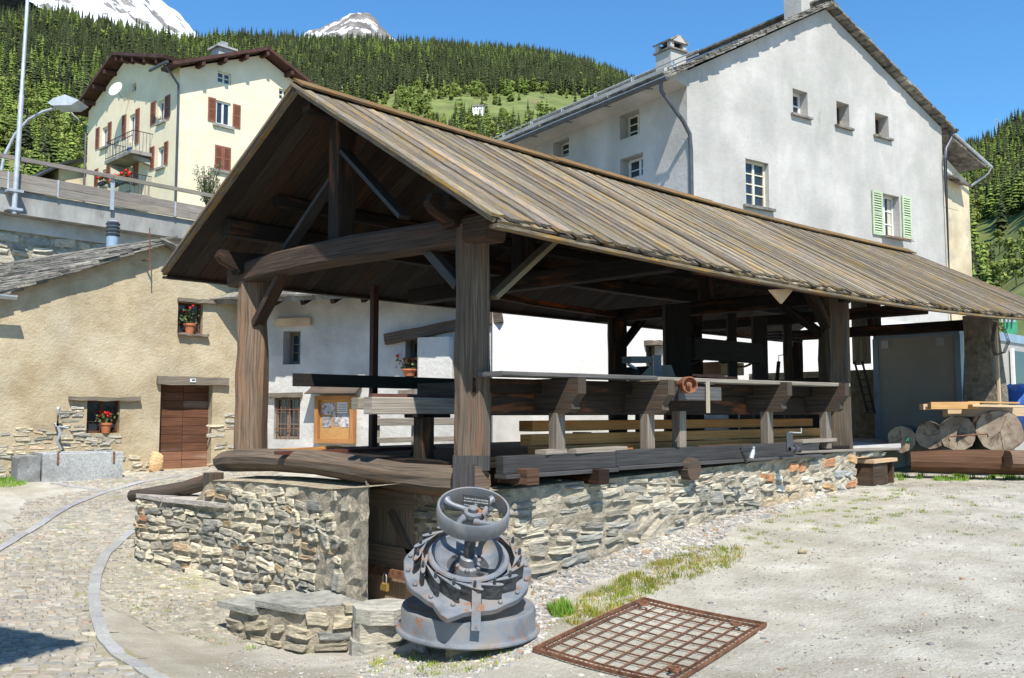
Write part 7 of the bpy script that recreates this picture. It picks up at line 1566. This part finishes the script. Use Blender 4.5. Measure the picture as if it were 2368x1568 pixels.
# timber block under the drum and the stones beside it
a = P(1028, 1500, D=7.5); c_ = P(1120, 1507, D=7.15); b = MB(); b.bar(V(BX-.25, BY-.2, zb0-.10), P(1075, 1500, Z=zb0-.11)-V(.10, .13, 0)*1.0, .28, .18, tint=(1.15, 1.1, .9), seg=3, jit=.008, ch=.02); o = b.build('timber_block', 'grey_wood'); tag(o, 'cracked timber block wedged beneath the front of the turbine drum', 'block')
b = MB(); b.bar(V(BX+.3, BY-.1, .14), V(BX+.1, BY+.45, .14), .22, .16, tint=(.6, .55, .5)); o = b.build('timber_block', 'grey_wood'); tag(o, 'dark timber block under the rear of the turbine drum', 'block')
for (px, py, s_, col, lab) in ((1050, 1508, .05, (.4, .42, .46), 'grey stone lying beside the timber block under the turbine'), (978, 1506, .055, (.42, .43, .45), 'light grey stone left of the turbine timber block'), (1855, 1278, .045, (.42, .35, .25), 'lone tan stone on the gravel yard right of the grass strip'), (2450, 1410, .05, (.5, .5, .48), 'x')):
    if lab == 'x': continue
    q = G(px, py); b = MB(); b.rock(q+V(0, 0, s_*.3), s_*1.2, s_, s_*.6, rnd(0, 3), col, .15, sub=2); o = b.build('stone', 'stone'); tag(o, lab, 'stone')
# ================================================================== IRON GRATE
ga, gb_, gc, gd = G(1232, 1509), G(1489, 1391), G(1772, 1451), G(1550, 1593)
gr_ = thing('iron_grate', 'rusty iron grid frame lying flat on the gravel yard', 'grate', (ga+gc)/2)
ux, uy = (gc-gb_), (ga-gb_)
def gp(u, v, h=.02): q = gb_.lerp(gc, u).lerp(ga.lerp(gd, u), v); return V(q.x, q.y, hgt(q.x, q.y)+h)
nu, nv = 8, 9
def gbar(p, q, w_, h_, nm='bar', mt='rust'): b = MB(); n_ = 4; b.loft([p.lerp(q, i/n_)+V(0, 0, float(zg(*p.lerp(q, i/n_)[:2]))+h_/2+.014-p.lerp(q, i/n_).z) for i in range(n_+1)], [(-w_/2, -h_/2), (w_/2, -h_/2), (w_/2, h_/2), (-w_/2, h_/2)], (0, 0, 1), gray(.8, 1.2)); b.build(nm, mt, gr_)
for v in (0, 1): gbar(gp(-.0, v), gp(1, v), .011, .026, 'frame'); gbar(gp(v, 0), gp(v, 1), .011, .026, 'frame')
for v in (.055, .945): gbar(gp(.0, v), gp(1, v), .006, .016, 'inner_frame'); gbar(gp(v*1.0, 0), gp(v, 1), .006, .016, 'inner_frame')
for i in range(1, nu): u = lerp(.055, .945, i/nu); gbar(gp(u, .055), gp(u, .945), .0065, .011)
for i in range(1, nv): v = lerp(.055, .945, i/nv); gbar(gp(.055, v), gp(.945, v), .0065, .011)
for i in range(26):
    for (p, q) in (((i+.5)/26, 'v0'), ((i+.5)/26, 'v1')): 
        v0 = 0 if q == 'v0' else .945; gbar(gp(p, v0), gp(p+.004, v0+.055), .005, .008, 'rung'); 
        gbar(gp(v0, p), gp(v0+.055, p+.004), .005, .008, 'rung')
for (u, v) in ((.85, .12), (.1, .12), (.92, .85)): q = gp(u, v, .045); b = MB(); b.lathe([(.03, -.01), (.045, -.01), (.045, .01), (.03, .01), (.03, -.01)], 14, Matrix.Translation(q)); b.build('ring', 'rust', gr_)
# ================================================================== HOUSE JUST OUT OF FRAME ON THE LEFT (its eave throws the shadow on the paving)
Z8 = 7.6; tip = G(196, 1484); cx0, cy0 = tip.x+SUN.x/SUN.z*(Z8-tip.z), tip.y+SUN.y/SUN.z*(Z8-tip.z); print('eave corner', cx0, cy0)
d1 = (G(0, 1445)-tip); d1 = V(d1.x, d1.y, 0).normalized(); d2 = (G(0, 1537)-tip); d2 = V(d2.x, d2.y, 0).normalized()
nb_h = thing('neighbour_house', 'tall pale house just left of the camera whose eave shades the paving', 'house', (cx0-4, cy0, .3)); c0 = V(cx0, cy0, 0)
b = MB(); quadslab(b, c0+V(0, 0, Z8), c0+d1*9+V(0, 0, Z8), c0+d1*9+d2*7+V(0, 0, Z8+.02), c0+d2*7+V(0, 0, Z8+.02), .14); b.build('roof', 'slate', nb_h)
b = MB(); i0 = c0+d1*.7+d2*.7
pl_ = [i0, i0+d2*6, i0+d2*6+d1*7.6, i0+d1*7.6]; poly_ = [(p.x, p.y) for p in pl_]
ar = sum(poly_[i][0]*poly_[(i+1) % 4][1]-poly_[(i+1) % 4][0]*poly_[i][1] for i in range(4)); b.prism(poly_ if ar > 0 else poly_[::-1], .0, Z8-.15); b.build('wall', 'cream_plaster', nb_h)
print('cobbles', nc, nc2, 'objects', len(bpy.data.objects), 'tris', sum(len(o.data.polygons) for o in bpy.data.objects if o.type == 'MESH'))
